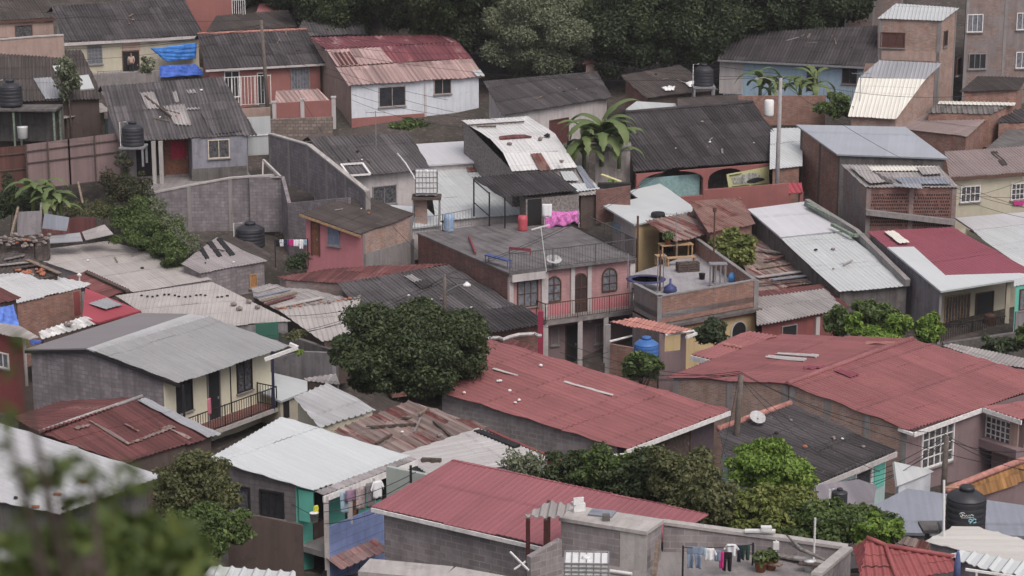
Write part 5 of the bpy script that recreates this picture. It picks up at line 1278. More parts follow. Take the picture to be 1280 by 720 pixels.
m.build('posts', FR_GREY, o); m = MB(); m.box(q+Z*1.25, RT, Vector((0,1,0)), Z, .95, .6, .05); m.box(q+Z*.12, RT, Vector((0,1,0)), Z, .9, .55, .04); m.build('shelf', FR_GREY, o)
m = MB(); q = pat(712, 668); m.lathe(q, [(.30,0),(.36,.1),(.33,.3),(.15,.42),(.06,.5),(.06,.75)], 18); solid('covered_drum', 'dark blue covered bundle in the front corner of the patio', 'bundle', m, plain('dark blue plastic', (.04,.05,.14), .5), None, True)
m = MB(); q = pat(855, 608); m.lathe(q, [(.14,0),(.18,.3),(.19,.32)], 14); solid('bucket', 'small dark bucket in the middle of the patio floor', 'bucket', m, RUBBER, None, True)
m = MB(); q = pat(990, 620); m.lathe(q, [(.18,0),(.22,.3),(.1,.5)], 14); solid('blue_jug', 'light blue jug beside the steel rack', 'jug', m, plain('bright blue plastic', (.08,.25,.55), .5), None, True)
m = MB(); q = pat(905, 622); m.tube([q, q+Z*5.2*.75], .05, 6); m.tube([q+Z*3.9, q+Z*4.1], .11, 8); solid('post', 'rusty iron post rising at the right side of the patio', 'post', m, FR_BROWN)
m = MB(); q = pat(665, 660); m.tube([q, q+Z*2.2], .05, 6); solid('post', 'thin dark post in the front left of the patio', 'post', m, FR_BROWN)
tree('bush', 'yellow green bushy tree right of the brick patio', (1000, 590), 245/3.6*1.0, 195/3.6, 22.0, LF_LIGHT, .2, 900, 14, .45, seed=21)
# ================================================================== RIGHT BAND
T(4)
h = House('grey_metal_building', 'tall brick building under a smooth blue grey metal roof', 'building', (385, 692), 20.4, 6.0)
p = h.roof((385, 692), (880, 710), 9, [(383, 693), (882, 711), (690, 570), (198, 560)], sheet('smooth blue grey metal', (.34,.365,.40), .04, .3, (.24,.25,.27), rough=.5, row=9, width=1.6), 'flat')
h.walls(p.pts, [.15,.15,.1,.25], BRICK, {0: CONC_DARK}); h.columns([3], CONC_DARK, 2)
T(8)
h = House('lattice_brick_house', 'brick house with a perforated brick front and scrap sheet roof', 'house', (515, 192), 21.6, 4.8)
p = h.roof((512, 196), (930, 196), 7, [(510, 196), (932, 196), (840, 98), (402, 92)], ZN_OLD, 'old')
k = h.walls(p.pts, [.12,.1,.1,.12], BRICK_DARK, {3: BRICK_GREY})
# perforated bricks: dark openings set into the front
A, d, n, L, zb = h.W[0]; m = MB()
for j in range(10):
    for i in range(34):
        if R.random() < .06: continue
        u = .25 + (L-.5)*(i+.5*(j % 2)*.9)/34.5; z = h.z0-.45-j*.20
        if 16 < i < 18: continue
        q = Vector((A.x, A.y, 0)) + d*u + n*.004; m.box(Vector((q.x, q.y, z)), d, n, Z, (L-.5)/34*.55, .02, .095)
m.build('brick_lattice_openings', DARK, h.o)['kind'] = 'stuff'; h.columns([0], BRICK_GREY, 2, .26)
m = MB(); a = h.W[0]; q0 = at_plane(X((512, 306)), A+n*.25, n); q1 = at_plane(X((912, 352)), A+n*.25, n); m.bar(q0, q1, .4, .30); solid('concrete_gutter', 'long slanting concrete gutter across the perforated brick front', 'gutter', m, CONC)
for i, (q, mt) in enumerate((([(520, 100), (820, 100), (830, 118), (540, 122)], ZN_CREAM), ([(520, 130), (560, 128), (640, 172), (600, 176)], FC_MID), ([(640, 150), (860, 150), (900, 180), (680, 182)], ZN_BLUE), ([(740, 104), (830, 102), (856, 132), (770, 138)], FC_PALE), ([(640, 180), (760, 178), (768, 202), (650, 190)], ZN_GREY), ([(440, 100), (510, 98), (600, 170), (530, 176)], FC_PALE))): h.patch(p, q, mt, 'old', .05+.02*i)
# yellow house right edge
h = House('pale_yellow_house', 'pale yellow house with white barred windows under a long brown roof, right edge', 'house', (900, 152), 20.8, 3.4)
p = h.roof((890, 152), (1270, 126), 16, [(888, 152), (1275, 126), (1275, 8), (866, 34)], sheet('taupe sheet', (.27,.22,.21), .06, .35, (.17,.14,.135), rough=.85), 'fc'); h.walls(p.pts, .35, W_CREAM)
h.fascia(p.pts[0], p.pts[1], FR_BROWN, .18)
h.win(0, 943, 195, 1020, 254, FR_WHITE, GLASS, 4, 2); h.win(0, 1170, 182, 1238, 244, FR_WHITE, GLASS, 4, 3)
h.block('hanging_cloth', CLOTH_MAG, 0, 1174, 250, 1220, 272, .05, .1)
h.patch(p, [(1075, 34), (1100, 32), (1150, 92), (1128, 96)], FC_BROWN, 'fc', .03)
h = House('grey_strip_house', 'house with a flat pale grey front strip and white ribbed roof at the right edge', 'house', (1225, 590), 22.6, 3.0)
p = h.roof((1215, 592), (1330, 575), 8, [(1205, 592), (1340, 572), (1340, 350), (995, 388)], ZN_WHITE, 'zn'); h.walls(p.pts, .2, W_OFF)
h.roof((1215, 592), (1330, 575), 8, [(995, 386), (1340, 348), (1340, 296), (915, 332)], sheet('flat pale grey', (.44,.44,.45), .03, .3, (.3,.3,.3), rough=.7, row=9), 'flat'); h.panels.pop()
# long white double roof
h = House('long_white_house', 'long house stepping down under a bright white double tin roof with green gutter', 'house', (395, 665), 23.3, 2.6)
p = h.roof((395, 667), (710, 640), 10, [(393, 667), (712, 640), (418, 396), (128, 426)], ZN_WHITE, 'zn')
p2 = h.roof((395, 667), (710, 640), 10, [(128, 418), (418, 388), (242, 258), (-20, 292)], sheet('dull white tin', (.50,.51,.53), .03, .3, (.36,.36,.37), rough=.6, row=9), 'flat')
h.walls([p.pts[0], p.pts[1], p2.pts[2], p2.pts[3]], [.3,.05,.1,.2], CONC_DARK)
m = MB(); c = [at_plane(X(q), p.p0+p.n*.2, p.n) for q in ((245, 262), (470, 400), (700, 625))]
m.bar(c[0], c[1], .3, .4); m.bar(c[1], c[2], .3, .4); m.build('parapet', CONC, h.o)
m = MB(); c = [at_plane(X(q), p.p0+p.n*.32, p.n) for q in ((250, 270), (420, 358), (360, 362), (455, 412), (505, 408))]; m.bar(c[0], c[1], .22, .16); m.bar(c[2], c[3], .22, .16); m.bar(c[3], c[4], .22, .16); m.build('gutter', PIPE_GREEN, h.o)
# maroon and white roof house
h = House('maroon_roof_house', 'cream house with maroon and white roof and a deep shaded porch', 'house', (850, 664), 23.6, 3.4)
p = h.roof((850, 664), (1300, 594), 9, [(848, 665), (1300, 593), (1240, 560), (968, 370), (518, 392)], MAROON, 'zn')
h.patch(p, [(610, 464), (728, 462), (872, 592), (850, 662)], ZN_BRIGHT, 'flat', .05, 'white_coating'); h.patch(p, [(872, 590), (1205, 580), (1290, 593), (850, 662)], ZN_BRIGHT, 'flat', .053, 'white_coating')
m_ = h.patch(p, [(596, 392), (640, 388), (710, 442), (662, 446)], ZN_CREAM, 'zn', .12, 'loose_sheet')
c = [at_plane(X(q), p.p0, p.n) for q in ((850, 662), (1290, 594), (968, 374), (520, 394))]
h.walls(c, [1.9,.1,.1,.12], W_CREAM, {3: W_GREY}, panels=[p])
fl = [v for v in c]
T(12)
h.door(0, 1010, 28, 1074, 196, DOOR_BLACK, FR_BROWN); h.win(0, 872, 42, 972, 150, WOOD_TAN, GLASS, 8, 1)
T(8); e0 = c[0].lerp(c[1], .01)-Z*.1; e1 = c[0].lerp(c[1], .72)-Z*.1; nn = (c[3]-c[0]).normalized(); nn.z = 0
zf = h.z0-3.0
slab_poly('porch_floor', [Vector((v.x, v.y, zf)) for v in (e0+nn*.2, e1+nn*.2, e1+nn*2.2, e0+nn*2.2)], .28, CONC_PALE, h.o)
for t in (.02, .72): q = c[0].lerp(c[1], t)+nn*.35; h.post(q, h.z0-.05, W_CREAM, .22, zf, 'porch_column')
a_ = c[0]+nn*.12; b_ = c[3]
m = MB(); dd = (b_-a_); m.add([Vector((a_.x,a_.y,zf-.6)), Vector((a_.x,a_.y,a_.z-.1)), Vector((a_+dd*.35))-Z*.1, Vector((a_.x+dd.x*.35, a_.y+dd.y*.35, zf-.6))], [(0,1,2,3)]); w_ = m.build('side_wall', W_GREY, h.o); w_.modifiers.new('t', 'SOLIDIFY').thickness = .15
q0, q1 = [Vector((v.x, v.y, zf)) for v in (e0+nn*.3, e1+nn*.3)]; h.rail([q0, q1], .95, FR_BLACK, .16)
m = MB(); m.lathe(Vector(((q0.x+q1.x)/2+1.2, (q0.y+q1.y)/2+1.2, zf)), [(.3,0),(.35,.5),(.3,1.0),(.1,1.1)], 12); solid('covered_barrel', 'dark covered barrel on the shaded porch', 'barrel', m, FR_BROWN)
m = MB(); v = Vector((q0.x*.7+q1.x*.3, q0.y*.7+q1.y*.3+1.0, zf))
for kk in (-.5, .5):
    ring = [v+Vector((kk+.33*math.cos(t*.4488), 0, .35+.33*math.sin(t*.4488))) for t in range(15)]; m.tube(ring, .025, 5)
m.bar(v+Vector((-.5,0,.35)), v+Vector((0,0,.35)), .04); m.bar(v+Vector((0,0,.35)), v+Vector((.35,0,.8)), .04); m.bar(v+Vector((-.2,0,.8)), v+Vector((.35,0,.8)), .04); m.bar(v+Vector((-.5,0,.35)), v+Vector((-.2,0,.85)), .04); m.bar(v+Vector((.35,0,.85)), v+Vector((.5,0,.35)), .04)
solid('bicycle', 'dark bicycle parked on the shaded porch', 'bicycle', m, FR_BLACK)
T(12)
h = House('turquoise_house', 'turquoise fronted house with grey base at the right edge', 'house', (1185, -10), 23.9, 3.0)
p = h.roof((1182, -6), (1330, -30), 6, [(1178, -6), (1330, -30), (1330, -60), (1180, -40)], ZN_WHITE, 'zn'); h.walls(p.pts, .1, W_TEAL)
h.win(0, 1208, 10, 1240, 90, FR_BROWN, GLASS_GREY, 1, 1); h.block('stone_base', W_GREY, 0, 1184, 105, 1300, 230, 0, .08)
wall_run('retaining_wall', 'dark overgrown bank wall below the shaded porch', 'wall', [(858, 246, 24.6), (1180, 200, 24.6), (1300, 190, 24.6)], 2.6, .3, CONC_DARK)
tree('shrub', 'dark shrubs hanging over the bank below the porch', (1130, 285), 150/3.6*1.6, 70/3.6, 25.0, LF_DARK, .2, 700, 12, .4, 'shrub', seed=31, trunk=False, group='dark shrubs on the bank below the porch')
tree('shrub', 'green shrub at the right edge beside the turquoise house', (1225, 270), 80/3.6*1.6, 110/3.6, 25.2, LF_BUSH, .2, 900, 10, .45, 'shrub', seed=32, trunk=False)
h = House('pale_shed', 'low shed with a pale flat roof behind the large red roof', 'shed', (860, 262), 25.4, 2.0)
p = h.roof3([(845, 262, 0), (1100, 345, 0), (1240, 360, .2), (1240, 318), (900, 250)], ZN_WHITE if 0 else FC_PALE, 'old'); h.walls(p.pts, .1, CONC)
# small grey roof with red brick wall
h = House('small_grey_roof_house', 'red walled house under a pale grey roof edged in maroon', 'house', (25, 168), 24.2, 2.4)
p = h.roof((22, 168), (412, 106), 10, [(20, 170), (416, 96), (330, 4), (20, 42)], FC_PALE, 'fc')
h.roof((22, 168), (412, 106), 10, [(416, 96), (442, 90), (340, -16), (320, 4)], RUST_RED, 'old'); h.panels.pop()
h.roof((22, 168), (412, 106), 10, [(20, 42), (330, 4), (320, -18), (-10, 20)], RUST_RED, 'old'); h.panels.pop()
h.walls(p.pts, .3, W_REDPAINT if 0 else wallm('dull red wall', (.22,.07,.065), .4, (.1,.05,.05)))
h.win(0, 136, 176, 196, 215, CONC, DARK, 1, 1, sill=False); h.block('white_post', W_OFF, 0, 283, 130, 297, 230, 0, .12)
# --- bushes in front
tree('bush', 'dark green bush left of the bright round bushes', (395, 228), 120/3.6, 150/3.6, 25.2, LF_BUSH, .2, 1000, 10, .5, seed=41)
tree('bush', 'broad dark bush behind the bright round bushes', (545, 200), 220/3.6, 150/3.6, 25.0, LF_BUSH, .2, 900, 14, .45, seed=42)
for i, (x, y, w, hh, lb) in enumerate(((455, 222, 100, 110, 'leftmost of the bright green round bushes behind the red roof'), (655, 228, 140, 140, 'middle bright green round bush behind the red roof'), (790, 255, 135, 145, 'rightmost bright green round bush behind the red roof'))):
    tree('bush', lb, (x, y), w/3.6, hh/3.6, 25.4, LF_BRIGHT, .17, 1500, 10, .5, group='bright round bushes behind the red roof', seed=43+i)
tree('bush', 'low bright foliage filling the gap between the round bushes', (570, 232), 200/3.6, 50/3.6, 25.5, LF_BRIGHT, .17, 1300, 10, .5, seed=47, trunk=False)
# --- big red roof (right)
T(0)
h = House('large_red_roof_house', 'large mauve house under the widest red roof, with white barred windows', 'house', (1143, 538), 30.0, 4.6)
pr = h.roof3([(1143, 540, 0), (985, 480, .95), (1140, 424, .95), (1330, 470), (1276, 525), (1229, 509)] if 0 else [(1143, 540, 0), (985, 480, .95), (1140, 424, .95), (1330, 478), (1229, 509)], RED_OLD, 'fc', eave=(0, 4))
pl = h.roof3([(985, 480, .95), (833, 472, 0), (976, 417, 0), (1140, 424)] if 0 else [(985, 480, .95), (833, 471, .25), (976, 418, .25), (1140, 424)], RED_OLD, 'fc', eave=(1, 2))
h.ridge(pr.pts[1], pr.pts[2], RED_OLD, .13)
pw = h.roof3([(1229, 509, 0), (1330, 478, pr.pts[3].z-h.z0), (1277, 525, -.12), (1345, 500)] if 0 else [(1229, 509, 0), (1277, 525, -.05), (1345, 492, pr.pts[3].z-h.z0-.1)], RED_OLD, 'fc')
h.panels.pop()
gab = [pr.pts[0], pr.pts[4], pr.pts[3], pr.pts[2], pl.pts[2], pl.pts[1], pr.pts[1]]
k = h.walls([pr.pts[0], pr.pts[4], pr.pts[3], pr.pts[2], pr.pts[1]], [.4,.1,.1,.02,.12], W_MAUVE, {4: BRICK_PALE}, panels=[pr])
k2 = h.walls([pr.pts[1], pl.pts[1], pl.pts[2], pl.pts[3]], [.12,.3,.1,.05], BRICK_PALE, panels=[pl])
h.columns([k+4], CONC, 3, .28); h.columns([k2], CONC, 2, .28)
h.fascia(pr.pts[0], pr.pts[4], FR_WHITE, .2, .06); h.fascia(pw.pts[0], pw.pts[1], FR_WHITE, .2, .06)
m = MB(); a, b = pr.pts[0], pr.pts[1]; m.bar(a-Z*.12+(b-a)*.01, a.lerp(b, .12)-Z*.14, .12, .12); m.build('gutter_end', FR_WHITE, h.o)
T(16)
h.win(k, 763, 70, 880, 186, FR_WHITE, GLASS, 5, 4, fw=.07); h.block('window_surround', W_MAUVE, k, 745, 45, 900, 205, .0, .008)
T(12); h.patch(pl, [(96, 300), (120, 292), (302, 302), (285, 312)], W_OFF, 'fc', .03, 'skylight'); h.patch(pl, [(55, 312), (75, 306), (246, 318), (232, 327)], W_OFF, 'fc', .03, 'skylight')
h.patch(pr, [(365, 372), (405, 362), (490, 392), (450, 404)], MAROON, 'fc', .03, 'new_sheet'); h.patch(pl, [(230, 354), (330, 352), (345, 358), (235, 366)], MAROON, 'fc', .03, 'new_sheet')
h.patch(pl, [(515, 240), (650, 245), (640, 252), (510, 250)], RED_BRIGHT if 0 else CLAY, 'fc', .03, 'new_sheet')
# wing
T(0)
w = House('mauve_wing', 'projecting mauve wing with a tall white barred window at the right edge', 'house', (1277, 526), 30.3, 4.6)
wz = [pw.pts[0]-Z*.1, pw.pts[1]-Z*.1, pw.pts[2]-Z*.1]
k = w.walls([wz[0], wz[1], wz[2]], [.55,.1,.1], W_MAUVE, panels=[pw])
T(16); w.win(k, 1060, 0, 1160, 134, FR_WHITE, GLASS, 5, 4, fw=.07); w.block('ledge', W_MAUVE, k, 1000, 112, 1224, 145, 0, .5)
w.block('pilaster', W_PEACH, k, 1168, 20, 1192, 250, 0, .1)
# --- smaller red roof left of it
T(11)
h = House('small_red_roof_house', 'low house under a small faded red roof with white fascia', 'house', (905, 325), 26.6, 2.6)
p = h.roof3([(805, 302, 0), (908, 326, 0), (1195, 215, .5), (1062, 194)], RED_OLD, 'fc', eave=(0, 1))
h.fascia(p.pts[0], p.pts[1], FR_WHITE, .25); h.walls(p.pts, .3, W_MAUVE)
m = MB(); m.tube([at_plane(X((950, 252)), p.p0+p.n*.05, p.n), at_plane(X((1040, 270)), p.p0+p.n*.05, p.n)], .08, 6); m.build('ridge_cap', CLAY, h.o)
# --- red roof in the middle
T(0)
h = House('long_red_roof_house', 'long block house under the red ribbed roof in front of the pink house', 'house', (783, 561), 31.0, 3.4)
p = h.roof((783, 561), (912, 513), 6, [(783, 562), (913, 513), (611, 423), (545, 488)], RED_OLD, 'big')
h.walls(p.pts, [.6,.25,.2,.25], BLOCK, {0: plain('dark mauve boards', (.085,.065,.075), .8)})
h.fascia(p.pts[0], p.pts[1], FR_WHITE, .2)
T(15); h.door(0, 680, 95, 795, 190, WOOD_DARK)
m = MB(); a = p.pts[0]; m.tube([a-Z*.2, a-Z*.25+RT*-.7, a-Z*.8+RT*-.72], .06, 6); m.build('gutter_pipe', PVC, h.o)
T(0)
h.patch(p, [(704, 477), (706, 475.6), (767, 493), (765, 494.6)], W_OFF, 'fine', .0, 'skylight_strip', .06); h.patch(p, [(615, 460.8), (617, 459.6), (648, 468.8), (646, 470)], W_OFF, 'fine', .0, 'skylight_strip', .06)
for c_, r_ in (((625, 477), .10), ((622, 477), .07), ((637, 489), .09), ((649, 501), .08), ((644, 504), .07), ((676, 458), .1), ((580, 492), .09)): stone(at_plane(c_, p.p0+p.n*.03, p.n), r_, 'small pale stone lying on the long red roof', 'pale stones on the long red roof', WHITE_PL)
# red car-port awning behind
T(11)
h = House('red_awning', 'dark red awning with pale scalloped edge below the pink house', 'awning', (20, 260), 26.2, 1.6)
p = h.roof((-40, 268), (110, 292), 16, [(-60, 262), (110, 292), (100, 262), (-10, 225)], RUST_RED, 'big'); h.post(at_z(X((128, 240)), h.z0), h.z0+1.5, wallm('crimson paint', (.27,.035,.07), .3, (.12,.03,.04)), .26)
m = MB(); c = [at_z(X(q), h.z0+.8) for q in ((-110, 226), (-60, 224), (-40, 232), (-15, 222), (30, 210), (100, 206), (120, 215), (132, 214))]; m.tube(c, .09, 6); m.build('scalloped_edge', W_OFF, h.o)
# --- clay porch with blue tank
h = House('tank_porch', 'small clay tiled shelter on mauve pillars holding a blue tank', 'shelter', (690, 207), 26.0, 3.6)
p = h.roof3([(430, 154, 0), (690, 208, 0), (815, 187, .25), (560, 132)], CLAY, 'tile', eave=(0, 1))
for q, mt in (((432, 165), CONC), ((675, 205), W_MAUVE), ((772, 195), W_MAUVE)): h.post(h.P(q, -.05), h.z0-.05, mt, .26, None, 'pillar')
A, B, C_ = [h.P(q, -.05) for q in ((436, 165), (672, 205), (768, 195))]
m = MB(); d = (B-A).normalized(); m.box((A+B)/2-Z*2.2, d, Vector((-d.y, d.x, 0)), Z, (B-A).length-.26, .18, 2.5); m.build('brick_wall', BRICK, h.o)
m = MB(); d = (C_-B).normalized(); m.box((C_+B)/2-Z*2.2, d, Vector((-d.y, d.x, 0)), Z, (C_-B).length-.2, .18, 2.5); m.build('mauve_wall', W_MAUVE, h.o)
m = MB(); q = h.P((800, 200), .02); m.tube([h.P((690, 212), -.05), h.P((816, 192), .0), h.P((820, 200), -.1)], .07, 6); m.bar(h.P((785, 222), -.1), h.P((830, 205), -.1), .12); m.build('gutter', PVC, h.o)
m = MB(); m.bar(h.P((440, 240), -.6), h.P((540, 215), -.6), .07); m.build('handrail', FR_WHITE, h.o)
tank((603, 342), 112/3.6, 26.4, 'bright blue water tank inside the clay tiled shelter', None, mat=TANK_BLUE, pipe=False, h=1.35)
tree('bush', 'round dark bush in front of the clay tiled shelter', (585, 425), 190/3.6, 155/3.6, 27.0, LF_BUSH, .17, 1300, 12, .5, seed=51)
tree('vine', 'dark creeper hanging on the yellow wall of the patio house', (890, 265), 170/3.6, 130/3.6, 25.3, LF_DARK, .18, 800, 12, .45, 'creeper', seed=52, trunk=False)
# --- fibre cement roof low right
T(0)
h = House('dark_low_house', 'low pale teal house under a dark weathered corrugated roof edged with red tiles', 'house', (1018, 606), 34.2, 2.8)
p = h.roof3([(1018, 607, 0), (1121, 564, 0), (988, 505, .7), (898, 537), (915, 606)], FC_DARK, 'fc', eave=(0, 1))
h.ridge(p.pts[2], p.pts[3], CLAY, .13); h.fascia(p.pts[0], p.pts[1], W_OFF, .2)
h.walls([p.pts[0], p.pts[1], p.pts[2], p.pts[3]], [.35,.2,.1,.2], W_PALETEAL)
T(16); h.win(0, 465, 262, 530, 300, FR_WHITE, GLASS, 1, 1); h.block('teal_panel', W_TEAL, 0, 552, 205, 592, 310, .0, .03)
q = at_plane(X((25, 42)), p.p0, p.n); o = thing('satellite_dish', q, 'small pale dish lying on the dark weathered roof near the pole', 'satellite dish'); m = MB(); m.tube([q, q+Z*.3], .03, 6); m.build('bracket', FR_GREY, o); dish_mesh(q+Z*.35, .32, Vector((.2,-.5,.8))).build('dish', DISH, o, True).modifiers.new('t', 'SOLIDIFY').thickness = .02
for x, y in ((175, 22), (370, 105), (365, 100), (500, 140)): stone(at_plane(X((x, y)), p.p0+p.n*.05, p.n), .075, 'loose stone lying on the dark weathered roof', 'stones on the dark weathered roof')
T(16)
h = House('white_gable_shed', 'small white gabled shed beside the dark weathered roof', 'shed', (830, 245), 35.5, 2.2)
p = h.roof3([(640, 215, 0), (830, 245, 0), (700, 205, .25)], ZN_GREY, 'flat') if 0 else h.roof3([(655, 316, 0), (820, 250, 0), (800, 240, .1), (640, 205)], ZN_WHITE, 'flat'); h.walls(p.pts, .08, W_WHITE)
# mauve orange tile
h = House('ochre_tile_house', 'mauve house wall under an ochre tiled roof at the right edge', 'house', (1040, 362), 36.5, 2.6)
p = h.roof3([(1038, 362, 0), (1330, 270, 0), (1224, 200, .7), (868, 338)], TILE_OCHRE, 'tile', eave=(0, 1)); h.walls(p.pts, .2, W_MAUVE)
h.ridge(p.pts[3], p.pts[2], CLAY, .12); h.win(0, 1215, 320, 1250, 400, FR_WHITE, DOOR_RED if 0 else plain('dark red door', (.14,.03,.03), .6), 1, 1, sill=False)
# blue grey flat roofs
h = House('blue_grey_roof_house', 'broad low house under a wide blue grey sheet roof behind the big black tank', 'house', (790, 562), 40.5, 2.6)
p = h.roof3([(620, 525, 0), (795, 565, 0), (1330, 430, .45), (700, 322), (560, 392)] if 0 else [(620, 522, 0), (1260, 540, 0), (1300, 412, .35), (700, 325), (548, 402)], ZN_BLUE, 'flat'); h.walls(p.pts, .2, W_GREY)
h = House('grey_lean_to', 'low grey tin roof with dark patches behind the small black tank', 'shed', (300, 400), 37.5, 2.2)
p = h.roof3([(300, 430, 0), (548, 405, 0), (560, 312, .35), (480, 285), (285, 312)], ZN_OLD if 0 else sheet('dull purple grey zinc', (.20,.19,.205), .12, .4, (.1,.09,.1), rust=.06, rough=.7), 'flat'); h.walls(p.pts, .15, W_GREY)
T(16); tank((392, 402), 72/3.6, 39.2, 'small black tank partly hidden behind the bright trees')
TK = tank((958, 505), 178/3.6, 44.8, 'big black water tank with white lettering at lower right', pipe=False, stand=1.0)
q = at_s(X((958, 505)), 44.8); r_ = 178/3.6/44.8/2
# emblem on the tank: white script stroke and a pale blue drop shape following the curve
def on_tank(u, z, off=.012):
    t = -math.pi/2 + u/r_; return q+Vector((math.cos(t)*(r_+off), math.sin(t)*(r_+off), z))
sx = lambda x: (x-958)/3.6/44.8; sz = lambda y: (505-y)/3.6/44.8
m = MB()
for (pts, rr) in (([(912, 410), (918, 402), (925, 412), (920, 422), (915, 416)], .012), ([(925, 418), (930, 410), (936, 418), (942, 410), (947, 417), (952, 409), (957, 416), (962, 408), (972, 412)], .010), ([(915, 404), (925, 400), (935, 404)], .008), ([(920, 426), (945, 424), (975, 420)], .006)):
    m.tube([on_tank(sx(x), sz(y)) for x, y in pts], rr, 5)
m.build('lettering', WHITE_PL, TK)
m = MB()
for (pts, rr) in (([(952, 436), (958, 428), (966, 432), (960, 444), (952, 440)], .016), ([(968, 440), (974, 428), (984, 432), (986, 446), (974, 448)], .018), ([(958, 450), (966, 440), (972, 436)], .012)):
    m.tube([on_tank(sx(x), sz(y)) for x, y in pts], rr, 5)
m.build('emblem', plain('pale cyan print', (.25,.50,.55), .5), TK)
T(16)
m = MB(); a = at_s(X((790, 500)), 43.5); 
o = thing('stand_frame', a-Z*.6, 'small concrete stand left of the big black tank', 'stand'); m.box(a+RT*.35, RT, Vector((0,1,0)), Z, 1.1, .8, .1); m.build('slab', CONC_DARK, o)
m = MB(); m.bar(a-Z*.05+RT*.0, a-Z*.9, .12); m.build('leg', CONC_DARK, o); m = MB(); m.bar(a-Z*.05+RT*.7, a-Z*.9+RT*.7, .12); m.build('leg', CONC_DARK, o)
m = MB(); a = at_s(X((862, 720)), 45.5); b = at_s(X((864, 288)), 45.5); m.tube([a, b], .035, 6); solid('white_pipe', 'tall thin white standpipe left of the big black tank', 'pipe', m, PVC)
m = MB(); a = at_s(X((860, 322)), 44.0); m.tube([a, a+RT*.45], .03, 6); solid('pipe_fitting', 'short tan pipe feeding the big black tank', 'pipe', m, WOOD_TAN)
# white roofs lower right
h = House('cream_white_roof_house', 'low house under a broad dull white tin roof in the lower right corner', 'house', (780, 562), 45.5, 2.2)
p = h.roof3([(780, 562, 0), (1330, 720, -.1), (1330, 590, .25), (940, 482)] if 0 else [(775, 566, 0), (1300, 690, 0), (1300, 575, .25), (940, 482)], sheet('dull cream tin', (.50,.49,.46), .06, .3, (.34,.33,.31), rough=.65, row=4), 'zn', eave=(1, 2)); h.walls(p.pts, .1, W_GREY)
h = House('white_ribbed_roof_house', 'low house under a bright white ribbed roof in the lower right corner', 'house', (900, 640), 47.3, 2.2)
p = h.roof3([(965, 668, 0), (1290, 745, 0), (1290, 668, .2), (960, 604), (868, 622)], ZN_BRIGHT, 'big', eave=(0, 1)); h.walls(p.pts, .15, W_GREY)
m = MB(); a = at_s(X((960, 690)), 48.5); b = at_s(X((1260, 735)), 48.5)
m.bar(a, b, .06); m.bar(a-Z*.35, b-Z*.35, .05)
for t in (.17, .8): v = a.lerp(b, t); m.bar(v-Z*1.0, v, .05)
solid('white_handrail', 'white pipe handrail in the lower right corner', 'handrail', m, FR_WHITE)
m = MB(); q = at_s(X((922, 720)), 48.3); m.lathe(q-Z*.9, [(.03,0),(.03,.85),(.10,.9),(.085,1.25),(.05,1.5),(.02,1.6)], 12); solid('blue_umbrella', 'closed blue patio umbrella beside the red tile roof', 'umbrella', m, plain('dusty blue cloth', (.10,.13,.26), .9), None, True)
h = House('rust_patch_shed', 'low shed with rusty striped roof between tile roof and tank', 'shed', (680, 560), 44.0, 1.8)
p = h.roof3([(650, 580, 0), (870, 630, 0), (900, 590, .2), (690, 540)], RUST_STRIPE, 'old'); h.walls(p.pts, .1, W_BROWN)
# ================================================================== LEFT AND BOTTOM
T(5)
h = House('wide_zinc_house', 'low house under the widest beige zinc roof with dark sheet seams, left', 'house', (600, 668), 23.0, 2.4)
p = h.roof3([(600, 668, 0), (1310, 800, -.2), (955, 613, .35), (690, 488), (480, 438), (75, 488)] if 0 else [(600, 668, 0), (958, 613, .1), (690, 487, .5), (480, 437), (75, 487)], FC_BEIGE, 'fine', eave=(0, 1)); h.walls(p.pts, .1, W_GREY)
T(9)
h = House('beige_zinc_extension', 'beige zinc roofed house with a row of small weights, behind the two tone roof', 'house', (640, 105), 24.6, 2.4)
p = h.roof3([(640, 112, 0), (1040, 172, 0), (1310, 150, .2), (955, -28, .6), (520, 35)], FC_BEIGE, 'fine', eave=(1, 2)); h.walls(p.pts, .1, W_GREY)
for i in range(17):
    x = 640+24*i + R.uniform(-6, 6)
    if 12 < i < 14: continue
    stone(at_plane(X((x, 36 + 5*math.sin(i)+i*.2)), p.p0+p.n*.03, p.n), .075, 'small dark weight in the row across the beige roof', 'row of dark weights on the beige roof', RUBBER)
for i, (x, y) in enumerate(((1052, 78), (1078, 100), (1120, 66), (1160, 92))): stone(at_plane(X((x, y)), p.p0+p.n*.03, p.n), .17, 'brown stone holding down the beige roof', 'brown stones on the beige roof')
T(6)
h = House('mixed_sheet_house', 'low shack roofed with mixed strips of zinc, wood and tile', 'shack', (0, 740), 23.9, 2.0)
p = h.roof3([(-10, 690, 0), (120, 760, 0), (440, 700, .15), (250, 655, .3), (60, 630), (-20, 650)], ZN_OLD, 'old', eave=(1, 2)); h.walls(p.pts, .1, W_BROWN)
for i, (a, b, w, mt, lb) in enumerate((((-5, 668), (90, 642), .35, FC_PALE, 'pale strip at the upper end of the mixed roof'), ((0, 688), (150, 655), .25, ZN_BLUE, 'bluish strip across the mixed roof'), ((20, 708), (180, 668), .3, WOOD, 'timber strip across the mixed roof'), ((40, 722), (170, 685), .3, RUST_RED, 'dark red strip across the mixed roof'), ((90, 735), (300, 690), .35, FC_BEIGE, 'beige strip lowest on the mixed roof'))):
    m = MB(); m.bar(at_plane(X(a), p.p0+p.n*(.06+.015*i), p.n), at_plane(X(b), p.p0+p.n*(.06+.015*i), p.n), w, .05); solid('roof_strip', lb, 'roof strip', m, mt, 'strips on the mixed roof')
T(10)
h = House('beige_corner_house', 'low house under a beige zinc roof left of the mango tree', 'house', (300, 245), 25.8, 2.2)
